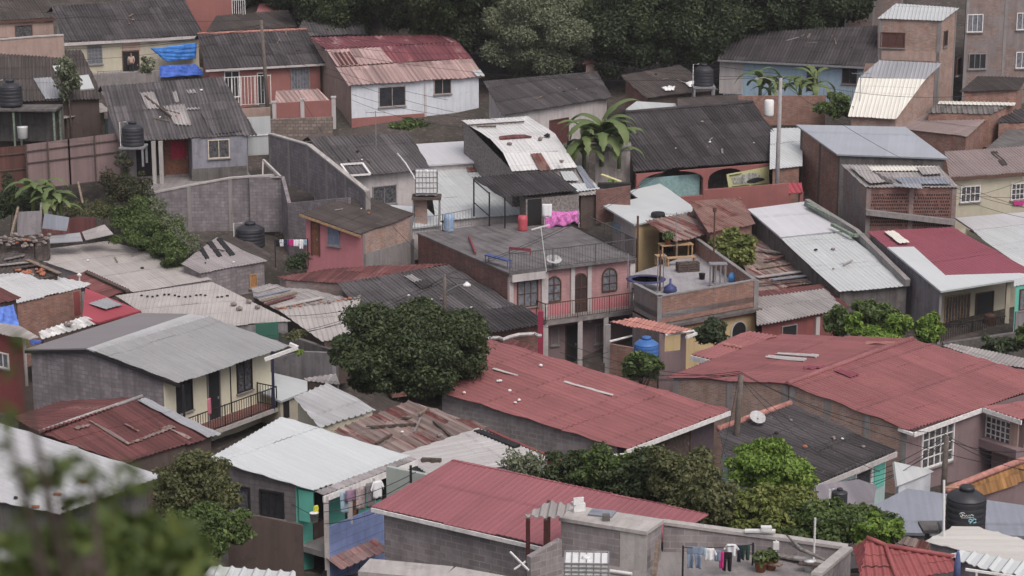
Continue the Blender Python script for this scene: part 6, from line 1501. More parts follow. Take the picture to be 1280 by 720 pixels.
p = h.roof3([(298, 242, 0), (420, 236, 0), (470, 48, .5), (102, 100)], FC_BEIGE, 'zn', eave=(0, 1)); h.walls(p.pts, .15, W_BROWN)
for i in range(26):
    t = i/25; c_ = p.pts[3].lerp(p.pts[2], t); stone(c_+Vector((R.uniform(-.1,.1), R.uniform(-.1,.2), .03)), R.uniform(.07,.12), 'broken tile piece along the top of the beige roof', 'broken tiles along the beige roof top', CLAYPOT if R.random() < .4 else STONES)
wall_run('yard_wall', 'mossy dark yard wall below the beige zinc roofs', 'wall', [(60, 180, 25.2), (300, 262, 25.7), (360, 280, 26.0)], 2.6, .25, CONC_DARK)
wall_run('yard_wall', 'grey rendered yard wall left of the mango tree', 'wall', [(-40, 345, 25.6), (210, 285, 25.9), (350, 290, 26.3)], 2.6, .25, W_GREY)
wall_run('green_sheet_wall', 'green painted sheet wall under the eave of the beige roof', 'wall', [(-2, 160, 25.7), (100, 152, 25.7)], .9, .1, wallm('dark green paint', (.04,.13,.095), .4, (.04,.09,.07)))
tree('weeds', 'yellowish weeds growing over the mossy dark yard wall', (185, 230), 130/3.6, 40/3.6, 26.2, LF_OLIVE, .13, 900, 8, .4, 'weeds', seed=61, trunk=False)
tree('weeds', 'small bright weeds beside the yellow house balcony', (195, 310), 50/3.6, 40/3.6, 27.4, LF_BRIGHT, .12, 900, 5, .5, 'weeds', seed=62, trunk=False)
h = House('scrap_roof_strip', 'low striped scrap roof along the foot of the grey yard wall', 'shed', (240, 420), 27.6, 1.5)
p = h.roof3([(230, 425, 0), (380, 440, 0), (360, 385, .3), (215, 408)], ZN_OLD, 'old'); h.walls(p.pts, .1, W_BROWN)
T(5)
# bank with bushes, rubble and loose sheets
def loose(lb, pts, mat, s, th=.04, kind='flat', name='loose_sheet', dz=None):
    q = [at_s(X(c[:2]), s if len(c) < 3 else c[2]) for c in pts]
    n = (q[1]-q[0]).cross(q[3]-q[0]).normalized(); n = -n if n.y > 0 else n
    m = MB(); m.add(q+[v-n*th for v in q], [(0,1,2,3),(7,6,5,4),(0,4,5,1),(1,5,6,2),(2,6,7,3),(3,7,4,0)]); return solid(name, lb, 'tin sheet', m, mat, 'loose sheets on the bank')
loose('dark grey sheet propped upright on the bank, left', [(75, 415), (180, 405), (190, 300), (80, 305)], W_GREY, 21.6)
loose('ribbed grey sheet leaning beside the propped dark sheet', [(190, 380), (300, 392), (312, 330), (200, 312)], ZN_BLUE, 21.7)
loose('pale sheet lying at the upper edge of the beige roof', [(222, 446, 21.85), (372, 436, 21.8), (360, 398, 21.6), (215, 414, 21.65)], ZN_GREY, 22)
loose('brownish sheet lying beside the bushes at the beige roof', [(385, 432, 21.75), (510, 404, 21.7), (470, 362, 21.5), (368, 395, 21.55)], FC_PALE, 22)
wall_run('rubble_wall', 'rough rubble wall along the bank at the left', 'wall', [(-20, 440, 21.9), (90, 425, 21.9), (160, 434, 21.95), (220, 424, 21.95)], 1.2, .5, wallm('dirty rubble', (.17,.14,.125), .9, (.06,.05,.045), (.33,.21,.04), (.08,.07,.06), .5))
for i in range(44): x = R.uniform(-10, 225); stone(at_s(X((x, 428+R.uniform(-14, 40))), 22.0), R.uniform(.09, .2), 'broken block lying on the rubble wall at the left', 'broken blocks on the rubble wall', STONES if R.random() < .9 else CLAYPOT)
h = House('junk_roof_shed', 'low shed under brown junk covered sheets behind the pale zinc roof, left', 'shed', (150, 605), 24.3, 1.8)
p = h.roof3([(-30, 600, 0), (160, 612, 0), (275, 590, .2), (120, 495, .8), (60, 482), (-30, 505)], FC_BROWN, 'old', eave=(0, 1)); h.walls(p.pts, .1, W_BROWN)
for i in range(30): stone(at_plane(X((R.uniform(70, 200), R.uniform(566, 592))), p.p0+p.n*.06, p.n), R.uniform(.07, .13), 'broken orange tile piece on the junk covered roof', 'orange tile pieces on the junk covered roof', CLAYPOT)
for i, (a, b, mt, lb) in enumerate((((20, 520), (110, 500), WOOD_GREY, 'grey board across the junk covered roof, uppermost'), ((0, 545), (140, 530), ZN_OLD, 'tin strip across the junk covered roof'), ((60, 560), (210, 535), WOOD_DARK, 'dark board in the middle of the junk covered roof'), ((120, 520), (270, 582), WOOD, 'pale batten along the right edge of the junk covered roof'))):
    m = MB(); m.bar(at_plane(X(a), p.p0+p.n*(.1+.03*i), p.n), at_plane(X(b), p.p0+p.n*(.1+.03*i), p.n), .25, .05); solid('roof_board', lb, 'board', m, mt, 'boards on the junk covered roof')
h = House('rust_strip_shed', 'narrow shed under a dark red rusty roof beside the widest beige roof', 'shed', (470, 692), 24.0, 1.8)
p = h.roof3([(300, 600, 0), (470, 694, 0), (586, 656, .2), (395, 568, .2)], RUST_RED, 'big', eave=(0, 1)); h.walls(p.pts, .1, W_BROWN)
m = MB(); m.bar(at_plane(X((390, 578)), p.p0+p.n*.1, p.n), at_plane(X((575, 662)), p.p0+p.n*.1, p.n), .22, .1); solid('dark_timber', 'dark timber along the top edge of the narrow rusty roof', 'timber', m, WOOD_DARK)
m = MB(); q = at_plane(X((358, 622)), p.p0, p.n); m.tube([q, q+Z*.35], .05, 6); m.lathe(q+Z*.35, [(.12,0),(.13,.08),(.05,.14)], 10); solid('roof_vent', 'small white capped vent pipe on the narrow rusty roof', 'vent', m, WHITE_PL)
wall_run('rusty_sheet_fence', 'low rusty sheet fence half hidden by weeds', 'fence', [(190, 335, 21.4), (430, 330, 21.4)], 1.2, .05, RUST_RED)
m = MB(); m.bar(at_s(X((50, 415)), 21.9), at_s(X((82, 285)), 21.6), .12); solid('leaning_post', 'pale post leaning against the dark propped sheet', 'post', m, WOOD)
m = MB(); m.bar(at_s(X((182, 400)), 21.6), at_s(X((185, 265)), 21.5), .1); solid('wooden_post', 'grey upright post beside the propped sheet', 'post', m, WOOD_GREY)
m = MB(); m.bar(at_s(X((372, 268)), 20.9), at_s(X((350, 170)), 20.8), .12); solid('wooden_post', 'whitish slanting post in front of the sheet fence', 'post', m, WOOD)
scrub('scrub', 'reddish scrub growing highest on the bank by the porch posts', [(560, 120, 110, 80, 20.6), (520, 180, 150, 110, 20.7), (610, 200, 150, 110, 20.7), (560, 250, 180, 110, 20.8), (660, 270, 120, 90, 20.8)], LF_WEED, .10, 1700, None, 71)
scrub('scrub', 'green scrub trailing diagonally down the bank below the retaining wall', [(560, 310, 190, 120, 21.1), (650, 330, 190, 130, 21.2), (600, 390, 200, 110, 21.5), (700, 390, 190, 130, 21.5), (760, 430, 170, 130, 21.7), (690, 450, 160, 90, 21.8), (800, 470, 150, 110, 21.9), (770, 500, 130, 70, 22.1)], LF_BUSH, .10, 1900, None, 73)
scrub('scrub', 'grey green scrub hanging over the edge of the slotted roof', [(820, 440, 110, 110, 21.7), (850, 480, 90, 80, 21.9), (740, 350, 150, 120, 21.4), (690, 300, 120, 100, 21.1)], LF_GREY, .09, 1700, None, 75)
scrub('scrub', 'dry low scrub between the loose sheets and the sheet fence', [(430, 285, 160, 80, 20.9), (340, 290, 150, 60, 20.9), (480, 320, 150, 60, 21.1)], LF_OLIVE, .09, 1300, None, 77)
scrub('scrub', 'dark scrub at the left edge below the rusty fence', [(20, 230, 150, 110, 20.7), (60, 280, 160, 100, 20.9), (120, 270, 130, 90, 20.9)], LF_DARK, .11, 1500, None, 79)
for i, (x, y, hh) in enumerate(((200, 315, 3.6), (245, 300, 3.0), (150, 290, 3.2), (275, 330, 2.4))):
    banana((x, y), 21.2, hh, ('tallest of the banana plants before the sheet fence', 'banana plant behind the tallest one on the bank', 'yellowish banana plant leftmost on the bank', 'small drooping banana plant beside the loose sheets')[i], 80+i, 9)
tree('shrub', 'slim leafy shrub growing through the shack awning', (92, 128), 36, 58, 18.9, LF_GREY, .17, 900, 9, .5, 'tree', seed=81) if 0 else None
T(1); tree('slim_tree', 'slim young tree in front of the dark house roof', (308, 465), 120/3.6, 225/3.6, 18.9, LF_GREY, .17, 750, 10, .45, seed=81)
T(5)
# --- left small houses
T(9)
h = House('left_brick_house', 'brick house under a pale zinc roof behind the blue tarp, left edge', 'house', (90, 75), 25.2, 3.4)
p = h.roof3([(72, 70, 0), (378, 0, 0), (412, -18, .05), (150, -72, .4), (-60, -60)], ZN_GREY if 0 else sheet('light dull zinc', (.46,.47,.47), .06, .3, (.3,.3,.3), rough=.6, row=9), 'old', eave=(0, 1)); h.walls([p.pts[0], p.pts[1], p.pts[3], p.pts[4]], [.08,.1,.1,.1], BRICK)
h.block('cement_post', CONC, 0, 364, 18, 382, 130, 0, .06); h.block('red_paint', W_REDPAINT, 0, 330, 20, 362, 120, 0, .012)
h = House('left_maroon_roof', 'low maroon tin roof patch holding the blue tarp at the left edge', 'shed', (0, 75), 25.6, 2.2)
p = h.roof3([(-30, 82, 0), (100, 46, 0), (0, -2, .4), (-60, 10)], RUST_RED, 'old'); h.walls(p.pts, .2, W_BROWN)
q = [at_s(X(c), 25.9) for c in ((-20, 92), (60, 75), (104, 172), (-20, 150))]; q[2] += Vector((0,-.6,0)); q[3] += Vector((0,-.6,0))
drape('blue_tarp', 'blue tarpaulin curtain hanging at the left edge beside the brick wall', 'tarp', q, plain('faded blue tarpaulin', (.10,.19,.55), .6, .25, 3), .05, 14, .015, .05)
T(9)
h = House('bright_red_house', 'house under a bright red tin roof with one pale skylight sheet', 'house', (440, 152), 25.6, 2.6)
p = h.roof3([(440, 155, 0), (636, 102, 0), (384, 0, .5), (370, 128)], RED_BRIGHT, 'flat', eave=(0, 1)); h.walls(p.pts, .1, W_REDPAINT)
h.patch(p, [(402, 68), (478, 44), (552, 76), (478, 98)], ZN_GREY, 'zn', .05, 'skylight_sheet')
h = House('striped_white_shed', 'narrow shed roof of white striped zinc in front of the brick wall', 'shed', (250, 220), 26.2, 2.4)
p = h.roof3([(190, 236, 0), (452, 158, 0), (378, 126, .3), (172, 196)], sheet('striped white zinc', (.52,.52,.51), .3, .3, (.28,.27,.26), rough=.6, width=.36), 'big', eave=(0, 1)); h.walls(p.pts, .1, W_BROWN)
stone(at_plane(X((308, 172)), p.p0+p.n*.04, p.n), .2, 'single stone on the white striped shed roof', 'stone on the white striped shed roof')
h = House('red_wall_house', 'small red walled house with rusty and pale tin roof at the left edge', 'house', (130, 232), 26.8, 4.0)
p = h.roof3([(-40, 200, 0), (128, 238, 0), (175, 222, .1), (92, 172, .4), (-40, 150)], ZN_OLD, 'old', eave=(0, 1)); h.walls([p.pts[0], p.pts[1], p.pts[3], p.pts[4]], [.3,.15,.1,.1], W_REDPAINT, panels=[p])
h.block('white_corner_post', W_OFF, 0, 112, 240, 128, 440, 0, .12); h.win(0, -10, 290, 40, 360, FR_WHITE, GLASS_GREY, 2, 1)
q = [at_s(X(c), 27.0) for c in ((135, 232), (196, 238), (170, 252), (138, 254))]; drape('blue_tarp', 'scrap of deep blue tarpaulin between the two roofs', 'tarp', q, TARP_DK, .05, 8, .015, .02)
# --- yellow two storey house with two tone roof
h = House('balcony_house', 'cream two storey house with a two tone grey roof, block gable and iron balcony', 'house', (810, 428), 28.4, 5.6)
pr = h.roof3([(810, 430, 0), (1308, 262, 0), (938, 128, 1.05), (425, 282)], sheet('ribbed mid grey zinc', (.28,.285,.285), .06, .35, (.18,.18,.18), rough=.6, row=9), 'zn', eave=(0, 1))
rc = h.roof3([(425, 282, 1.05+0), (938, 128, 1.05), (850, 116, 1.16), (388, 271)], sheet('light grey ridge sheet', (.40,.41,.41), .03, .3, (.28,.28,.28), rough=.6, row=9), 'flat', eave=(0, 1), name='ridge_sheet')
h.panels.remove(rc)
pl = h.roof3([(388, 271, 1.12), (850, 116, 1.12), (112, 275, .55), (628, 112)] if 0 else [(388, 271, 1.12), (850, 116, 1.12), (625, 112, .62), (112, 275)], sheet('flat mauve grey zinc', (.22,.205,.21), .03, .25, (.16,.15,.15), rough=.7, row=9), 'flat', eave=(3, 2))
out = [pr.pts[0], pr.pts[1], pr.pts[2], pl.pts[2], pl.pts[3], pr.pts[3]]
k = h.walls(out, [.95,.15,.15,.2,.15,.15], W_PALECREAM, {4: BLOCK_WALL, 5: BLOCK_WALL}, drop=.12)
bg = h.fascia(pl.pts[3], pl.pts[0], FR_BLACK, .14, .06, dz=-.06); h.fascia(pl.pts[0], pr.pts[0], FR_BLACK, .14, .06, dz=-.06)
T(9)
h.win(k, 794, 432, 862, 540, FR_BLACK, GLASS, 2, 1); h.win(k, 1066, 338, 1130, 448, FR_BLACK, GLASS, 2, 1); h.door(k, 932, 384, 990, 600, DOOR_BLACK, CONC)
A, d, n, L, zb = h.W[k]
def wq(x, y, off): return at_plane(X((x, y)), A+n*off, n)
T(0)
b0, b1 = wq(238, 548, 1.25), wq(345, 512, 1.25); zf = (b0.z+b1.z)/2; b1 = at_plane((348, 512), A+n*1.25, n); b0 = b1 - d*(b1-b0).length; b0.z = b1.z = zf
ext = b0 - d*1.2
slab_poly('balcony_slab', [ext, b1, b1-n*1.3, ext-n*1.3], .20, CONC_PALE, h.o)
m = MB(); m.box((ext+b1)/2-n*.62+Z*.006, d, n, Z, (b1-ext).length-.1, 1.1, .012); m.build('red_floor_tiles', plain('dull red floor tiles', (.17,.08,.07), .7), h.o)
h.rail([ext-n*.05, b1-n*.05-d*.05, b1-n*1.2-d*.05], 1.0, FR_BLACK, .16)
for x, y0, y1 in ((229.5, 470, 536),):
    q = wq(229.5, 500, 1.1); h.post(q, h.z0-.05, FR_BLACK, .09, zf-.2)
q = b1-n*.06-d*.25; h.post(q, h.z0+.15, plain('navy post', (.03,.03,.06), .6), .12, zf-.1)
q = wq(289, 500, .02); h.tubep('drain_pipe', [Vector((q.x, q.y, h.z0-.2)), Vector((q.x, q.y, zf))], .03, FR_BLACK)
a = wq(262, 496, 1.2); a.z = zf+1.02
cloth('pink_towel', 'pink towel hung at the balcony door of the two storey cream house', 'laundry', (261, 498), 28.6, .28, .75, plain('pink towel', (.50,.17,.22), .95), 'sheet', yaw=1.2)
# white gutter corner and roof beside it
T(10)
h = House('white_flat_annex', 'small cream annex under a flat white roof right of the balcony', 'shed', (115, 505), 26.9, 2.2)
p = h.roof3([(112, 508, 0), (300, 434, 0), (150, 385, .25), (-30, 388)] if 0 else [(112, 508, 0), (300, 434, 0), (40, 372, .3), (-60, 430)], ZN_BRIGHT, 'flat', eave=(0, 1)); h.walls(p.pts, [.15,.1,.1,.1], W_CREAM)
h.block('dark_opening', DARK, 0, 122, 515, 150, 580, 0, .02)
m = MB(); a, b, c = [at_s(X(q), 28.2) for q in ((40, 322), (188, 268), (150, 252))]; m.bar(a, b, .2, .14); m.bar(b, c, .2, .14); solid('white_gutter', 'white metal gutter at the end of the two tone roof', 'gutter', m, FR_WHITE)
h = House('ribbed_grey_shed', 'low shed under a ribbed light grey roof left of the rusty roofs', 'shed', (290, 630), 31.5, 2.2)
p = h.roof3([(288, 632, 0), (546, 550, 0), (325, 428, .5), (168, 488)], sheet('ribbed pale grey zinc', (.38,.385,.39), .12, .3, (.22,.22,.22), rough=.6, width=.72, row=4), 'big', eave=(0, 1)); h.walls(p.pts, .15, W_CREAM)
# rusted roof by the balcony house
T(9)
h = House('dark_red_roof_house', 'house under a dark red rusted gable roof left of the white roofs', 'house', (640, 820), 33.5, 3.0)
pr = h.roof3([(636, 800, 0), (1000, 660, 0), (640, 490, 1.1), (178, 650)] if 0 else [(570, 790, 0), (985, 665, 0), (640, 490, 1.0), (178, 650)], RUST_RED, 'old', eave=(0, 1))
pl = h.roof3([(178, 650, 1.0), (640, 490, 1.0), (600, 488, .95), (270, 510, .6)] if 0 else [(178, 650, 1.0), (640, 490, 1.0), (55, 582, .45), (270, 508)] if 0 else [(178, 650, 1.0), (640, 490, 1.0), (270, 510, .55), (55, 583)], RUST_RED, 'old', eave=(3, 2))
h.walls([pr.pts[0], pr.pts[1], pr.pts[2], pl.pts[2], pl.pts[3], pr.pts[3]], .2, W_BROWN)
h.ridge(pr.pts[3], pr.pts[2], ZN_OLD, .08)
h.patch(pr, [(620, 505), (650, 492), (1000, 660), (935, 672)], ZN_GREY, 'old', .05, 'grey_sheets')
for q in ([(400, 598), (412, 594), (590, 702), (576, 705)], [(560, 612), (570, 608), (630, 644), (620, 648)], [(580, 694), (700, 648), (708, 656), (590, 704)], [(690, 640), (770, 614), (790, 626), (705, 660)], [(770, 638), (780, 634), (862, 675), (850, 680)], [(330, 625), (400, 612), (408, 622), (345, 640)]): h.patch(pr, q, sheet('bare zinc smear', (.25,.20,.185), .2, .5, (.12,.07,.06), rust=.45, rough=.8, rs=(4,2)), 'old', .02, 'bare_zinc')
# white roof in the lower left corner
T(13)
h = House('corner_white_roof_house', 'board walled house under a broad white roof in the lower left corner', 'house', (270, 440), 38.5, 3.0)
p = h.roof3([(272, 442, 0), (737, 270, 0), (-20, 25, .8), (-60, 360)] if 0 else [(272, 442, 0), (737, 270, 0), (-40, 18, .9), (-60, 375)], sheet('dirty white zinc', (.46,.47,.48), .05, .45, (.30,.30,.31), rough=.55, row=9), 'zn', eave=(0, 1)); h.walls(p.pts, [.5,.3,.1,.2], wallm('vertical grey boards', (.13,.125,.12), .6, (.05,.05,.05)))
for x, y, r_ in ((258, 352, .0), (375, 295, 0), (160, 408, 0)):
    m = MB(); a = at_plane(X((x-25, y)), p.p0+p.n*.06, p.n); b = at_plane(X((x+25, y-1)), p.p0+p.n*.06, p.n); m.bar(a.lerp(b, .15), b.lerp(a, .15), .12, .06); solid('brick_weight', 'red brick weight on the broad white corner roof', 'brick', m, CLAYPOT, 'brick weights on the white corner roof')
for x, y in ((70, 372), (287, 420)): stone(at_plane(X((x, y)), p.p0+p.n*.02, p.n), .08, 'small dark weight on the broad white corner roof', 'dark weights on the white corner roof', RUBBER)
h = House('lower_white_roof', 'white sheet roof at the very bottom of the lower left corner', 'house', (40, 720), 46, 2.2)
p = h.roof3([(-60, 740, 0), (260, 700, 0), (190, 590, .3), (-60, 560)], sheet('dirty white zinc', (.46,.47,.48)), 'zn'); h.walls(p.pts, .2, W_GREY)
h = House('bottom_white_roof', 'low white ribbed roof at the bottom edge beside the blurred tree', 'house', (960, 735), 47, 2.2)
p = h.roof3([(900, 745, 0), (1330, 775, 0), (1330, 700, .2), (950, 668)], ZN_WHITE, 'big'); h.walls(p.pts, .2, W_GREY)
# --- turquoise / blue house with white roof
T(14)
h = House('turquoise_blue_house', 'two storey turquoise and blue house with a laundry balcony under a white roof', 'house', (265, 332), 38.0, 5.4)
T(0)
p = h.roof((394, 613), (512, 570), 8, [(394, 614), (513, 570), (352, 521), (261, 573)], ZN_BRIGHT, 'zn')
pe = h._add([p.pts[0], p.pts[1]] + [at_plane(q, p.pts[0], (p.n+Vector((0,0,-.0))).normalized()) for q in ((521, 574), (404, 620))], p.A, p.B, sheet('grey eave sheet', (.30,.28,.28), .2, .4, (.15,.13,.13), rust=.18, rough=.7), 'old', 'eave_sheet')
h.fascia(pe.pts[3], pe.pts[2], FR_WHITE, .2)
k = h.walls([pe.pts[3], pe.pts[2], p.pts[2], p.pts[3]], [1.25,.2,.1,.25], W_TEAL, {3: BLOCK_DARK}, panels=[p])
T(14)
h.win(k+3, 25, 335, 122, 455, FR_BLACK, GLASS, 3, 1); T(13); h.win(k+3, 1064, 318, 1122, 425, FR_BLACK, GLASS, 1, 1); T(14)
h.block('teal_corner', W_TEAL, k+3, 192, 330, 262, 482, 0, .015)
h.door(k, 405, 372, 450, 462, DOOR_ORANGE); h.block('dark_opening', DARK, k, 520, 275, 588, 360, 0, .03); h.block('dark_opening', DARK, k, 262, 345, 320, 470, .0, .03)
h.block('shaded_boards', W_BROWN, k, 255, 484, 332, 780, 0, .04)  # dark boards below the balcony, the shadow there put into their colour
A, d, n, L, zb = h.W[k]
T(14)
e0 = at_plane(X((318, 505)), A+n*1.2, n); e1 = at_plane(X((525, 432)), A+n*1.2, n); zf = (e0.z+e1.z)/2 - .0
e0 = at_plane(X((315, 500)), A+n*1.2, n)
Lb = (Vector((e1.x-e0.x, e1.y-e0.y, 0))).length
top = e0.z
slab_poly('balcony_floor', [e0-Z*.9, e0-Z*.9+d*(Lb+1.5), e0-Z*.9+d*(Lb+1.5)-n*1.2, e0-Z*.9-n*1.2], .2, CONC, h.o)
m = MB(); m.add([e0, e0+d*(Lb+1.5), e0+d*(Lb+1.5)-Z*4, e0-Z*4], [(0,1,2,3)]); b_ = m.build('blue_front', wallm('blue boards', (.22,.29,.52), .35, (.12,.15,.26), (1.8,.30,.012), (.13,.17,.30), .1), h.o); b_.modifiers.new('t', 'SOLIDIFY').thickness = .1
for t in (0, .5, 1.0): 
    q = e0 + d*(Lb*t) + n*.03; h.post(q, h.z0-.1, W_OFF, .16, zb if t == 0 else e0.z-.2, 'balcony_post')
q0 = [at_plane(X(c), A+n*1.28, n) for c in ((315, 640), (528, 560))]; q0[1].z = q0[0].z
aw = roof_part('awning', [q0[0], q0[1], q0[1]+n*.7-Z*.3, q0[0]+n*.7-Z*.3], q0[0], q0[1], sheet('red striped awning', (.30,.20,.19), .3, .3, (.1,.07,.06), rust=.5, rustcol=(.22,.05,.05), rust2=(.18,.05,.05), width=.36, rs=(5,.2)), 'big', h.o)
qa = [at_plane(X(c), A+n*1.25, n) for c in ((408, 664), (460, 660), (460, 700), (408, 700))]
m = MB(); m.box(sum(qa, Vector())/4, d, n, Z, (qa[1]-qa[0]).length, .04, (qa[0]-qa[3]).length*.9); o_ = m.build('window', GLASS, h.o)
m = MB(); 
for i in range(4): m.bar(qa[i]+n*.03, qa[(i+1)%4]+n*.03, .08, .06)
m.bar((qa[0]+qa[1])/2+n*.03, (qa[2]+qa[3])/2+n*.03, .05); m.build('frame', FR_GREY, o_)
qa = [at_plane(X(c), A+n*1.25, n) for c in ((320, 690), (376, 672))]; m = MB(); m.box((qa[0]+qa[1])/2-Z*1.0, d, n, Z, 1.1, .03, 2.0); m.build('door', DOOR_BLACK, h.o)
T(14)
for i, (x, y, w, hh, mt, sh, lb) in enumerate(((395, 340, .4, .95, CLOTH_LBLUE, 'sheet', 'long grey blue cloth at the left of the balcony line'), (435, 330, .7, .5, plain('mauve cloth', (.30,.20,.28), .9), 'sheet', 'mauve cloth in the middle of the balcony line'), (472, 318, .5, 1.0, plain('patterned cloth', (.36,.30,.30), .9, .4, 12), 'sheet', 'patterned grey pink cloth on the balcony line'), (546, 292, .6, .75, CLOTH_WHITE, 'shirt', 'white shirt at the right end of the balcony line'), (515, 300, .45, 1.1, plain('grey cloth', (.18,.17,.18), .9), 'sheet', 'grey cloth beside the white shirt on the balcony line'))):
    cloth('balcony_laundry', lb, 'laundry', (x, y), 38.6, w*.75, hh*.8, mt, sh, 'laundry on the turquoise balcony', yaw=.55)
cloth('yellow_shirt', 'bright yellow shirt on the turquoise wall behind the corner post', 'laundry', (270, 402), 38.6, .18, .34, CLOTH_YEL, 'shirt', yaw=.5)
m = MB(); q = at_s(X((262, 475)), 38.6); m.lathe(q, [(.12,0),(.15,.3),(.16,.3)], 14); solid('white_bucket', 'white bucket on the turquoise balcony', 'bucket', m, WHITE_PL, None, True)
T(14)
wall_run('board_fence', 'dark board fence below the turquoise house corner', 'fence', [(-130, 440, 40.5), (20, 450, 40.5), (210, 490, 40.5)], 2.8, .1, W_BROWN)
wall_run('green_wall', 'pale greenish wall beyond the turquoise house balcony', 'wall', [(590, 225, 38.2), (770, 262, 38.5)], 2.2, .15, wallm('pale green render', (.36,.40,.37), .3, (.2,.22,.2)))
m = MB(); a = at_s(X((697, 300)), 38.8); m.bar(a, a+Z*.58, .08); solid('dark_post', 'short dark post behind the red roof corner', 'post', m, FR_BLACK)
# --- rusty striped roof and pale roof behind the front red roof
T(10)
h = House('rusty_striped_house', 'low house under a rusty striped zinc roof with poles lying on it', 'house', (440, 690), 33.0, 2.4)
p = h.roof3([(350, 650, 0), (640, 742, 0), (960, 640, .15), (1045, 628, .3), (680, 508)] if 0 else [(340, 645, 0), (660, 760, 0), (1050, 628, .5), (690, 505)], RUST_STRIPE, 'big', eave=(1, 2)); h.walls(p.pts, .15, W_BROWN)
for i, (a, b, lb) in enumerate((((520, 625), (720, 612), 'dark pole lying across the rusty striped roof'), ((800, 600), (910, 695), 'slanting pole at the right of the rusty striped roof'), ((540, 700), (610, 660), 'short pole low on the rusty striped roof'), ((735, 570), (775, 540), 'pale stick near the top of the rusty striped roof'))):
    m = MB(); m.bar(at_plane(X(a), p.p0+p.n*.08, p.n), at_plane(X(b), p.p0+p.n*.08, p.n), .1, .08); solid('roof_pole', lb, 'pole', m, WOOD_DARK if i < 3 else WOOD, 'poles on the rusty striped roof')
T(14)
h = House('pale_zinc_house', 'low house under a pale zinc roof between the rusty and the red roofs', 'house', (720, 230), 35.0, 2.4)
p = h.roof3([(600, 200, 0), (770, 268, 0), (1224, 110, .1), (1080, 55, .25), (930, 80)] if 0 else [(640, 175, 0), (790, 285, 0), (1330, 190, .2), (1000, 55)], sheet('pale mottled zinc', (.40,.39,.385), .08, .4, (.24,.23,.22), rough=.7, row=3), 'old', eave=(0, 1)); h.walls(p.pts, .1, W_GREY)
h.patch(p, [(980, 62), (1010, 58), (1190, 125), (1160, 135)], RUBBER, 'flat', .04, 'dark_seam')
m = MB(); m.bar(at_plane(X((745, 198)), p.p0+p.n*.08, p.n), at_plane(X((832, 202)), p.p0+p.n*.08, p.n), .2, .15); solid('timber_block', 'dark timber lying on the pale zinc roof behind the red roof', 'timber', m, WOOD_DARK)
T(10); wall_run('red_edge_wall', 'low wall with red painted top beside the long block house', 'wall', [(1045, 635, 32.0), (1224, 715, 33.0), (1420, 790, 34.0)], 1.2, .15, W_REDPAINT)
# --- front red roof
T(0)
h = House('front_red_roof_house', 'block house under the smooth red roof in the foreground', 'house', (464, 634), 41.5, 3.2)
p = h.roof3([(464, 634, 0), (781, 707, 0), (886, 643, .55), (567, 574)], RED, 'fine', eave=(0, 1)); h.fascia(p.pts[0], p.pts[1], FR_WHITE, .12)
h.walls(p.pts, [.2,.2,.2,.3], BLOCK)
T(14); h.block('cement_patch', CONC, 0, 530, 620, 1224, 700, 0, .03) if 0 else None
T(0)
wall_run('low_wall', 'pale cement ledge below the foreground block wall', 'wall', [(455, 706, 45.5), (560, 716, 46), (690, 740, 47)], 2.0, 1.0, CONC_PALE)
# --- stair hut and roof terrace (bottom)
T(15)
h = House('stair_hut', 'concrete block stair hut with a flat cement roof on the roof terrace', 'hut', (605, 517), 45.5, 3.2)
c = [h.P(q) for q in ((212, 454), (605, 517), (682, 464), (272, 402))]
p = h._add([h.P(q) for q in ((210, 455), (606, 519), (686, 464), (275, 400))], c[0], c[1], CONC_PALE, 'flat', 'roof_slab')
k = h.walls(c, .04, BLOCK, {}, drop=.03)
h.block('render_patch', CONC_PALE, k, 488, 498, 606, 740, 0, .02)
T(15)
h2 = House('hut_lean_to', 'small lean-to of pale corrugated sheet on dark posts beside the stair hut', 'shed', (55, 452), 45.3, 2.2)
p2 = h2.roof3([(52, 455, 0), (212, 462, 0), (285, 402, .15), (168, 384)], FC_PALE, 'fc', eave=(0, 1))
for q in ((72, 462), (152, 466)): h2.post(h2.P(q), h2.z0, plain('dark red steel', (.06,.02,.02), .6), .12)
h2.post(h2.P((165, 395)), h2.z0+.1, FR_BROWN, .1)
o, q = wall_run('parapet', 'low block parapet below the lean-to', 'wall', [(75, 632, 46.0), (215, 552, 45.5)], 1.4, .18, BLOCK)
q = at_plane(X((298, 425)), p.p0, p.n); m = MB(); m.box(q+Z*.12, Vector((.95,.3,0)).normalized(), Vector((-.3,.95,0)).normalized(), Z, .34, .26, .24); m.box(q+Z*.26+Vector((0,-.1,.05)), Vector((.95,.3,0)).normalized(), Vector((-.3,.95,0)).normalized(), Z, .30, .05, .22); solid('white_pail', 'white chipped pail on the stair hut roof', 'pail', m, WHITE_PL)
q = at_plane(X((424, 468)), p.p0, p.n); m = MB(); m.box(q+Z*.08, RT, Vector((0,1,0)), Z, .2, .2, .16); solid('dark_block', 'small dark block at the front of the stair hut roof', 'block', m, CONC_DARK)
m = MB(); a = at_plane(X((405, 440)), p.p0, p.n); m.box(a+Z*.02, Vector((.95,-.3,0)).normalized(), Vector((.3,.95,0)).normalized(), Z, .7, .5, .04); solid('dark_mat', 'dark grey sheet lying on the stair hut roof', 'sheet', m, ZN_BLUE)
zf = h.z0-1.2
flo = [at_z(X(q), zf) for q in ((600, 820), (1420, 900), (1420, 640), (700, 560), (150, 600))]
tr = House('roof_terrace', 'grey cement roof terrace with laundry and clutter at the bottom edge', 'terrace', (850, 650), 46.5, 2.6); tr.z0 = zf; tr.h = 3.0
slab_poly('floor', [at_z(X(q), zf) for q in ((-60, 830), (1500, 900), (1330, 625), (690, 545), (300, 560))], .3, CONC, tr.o)
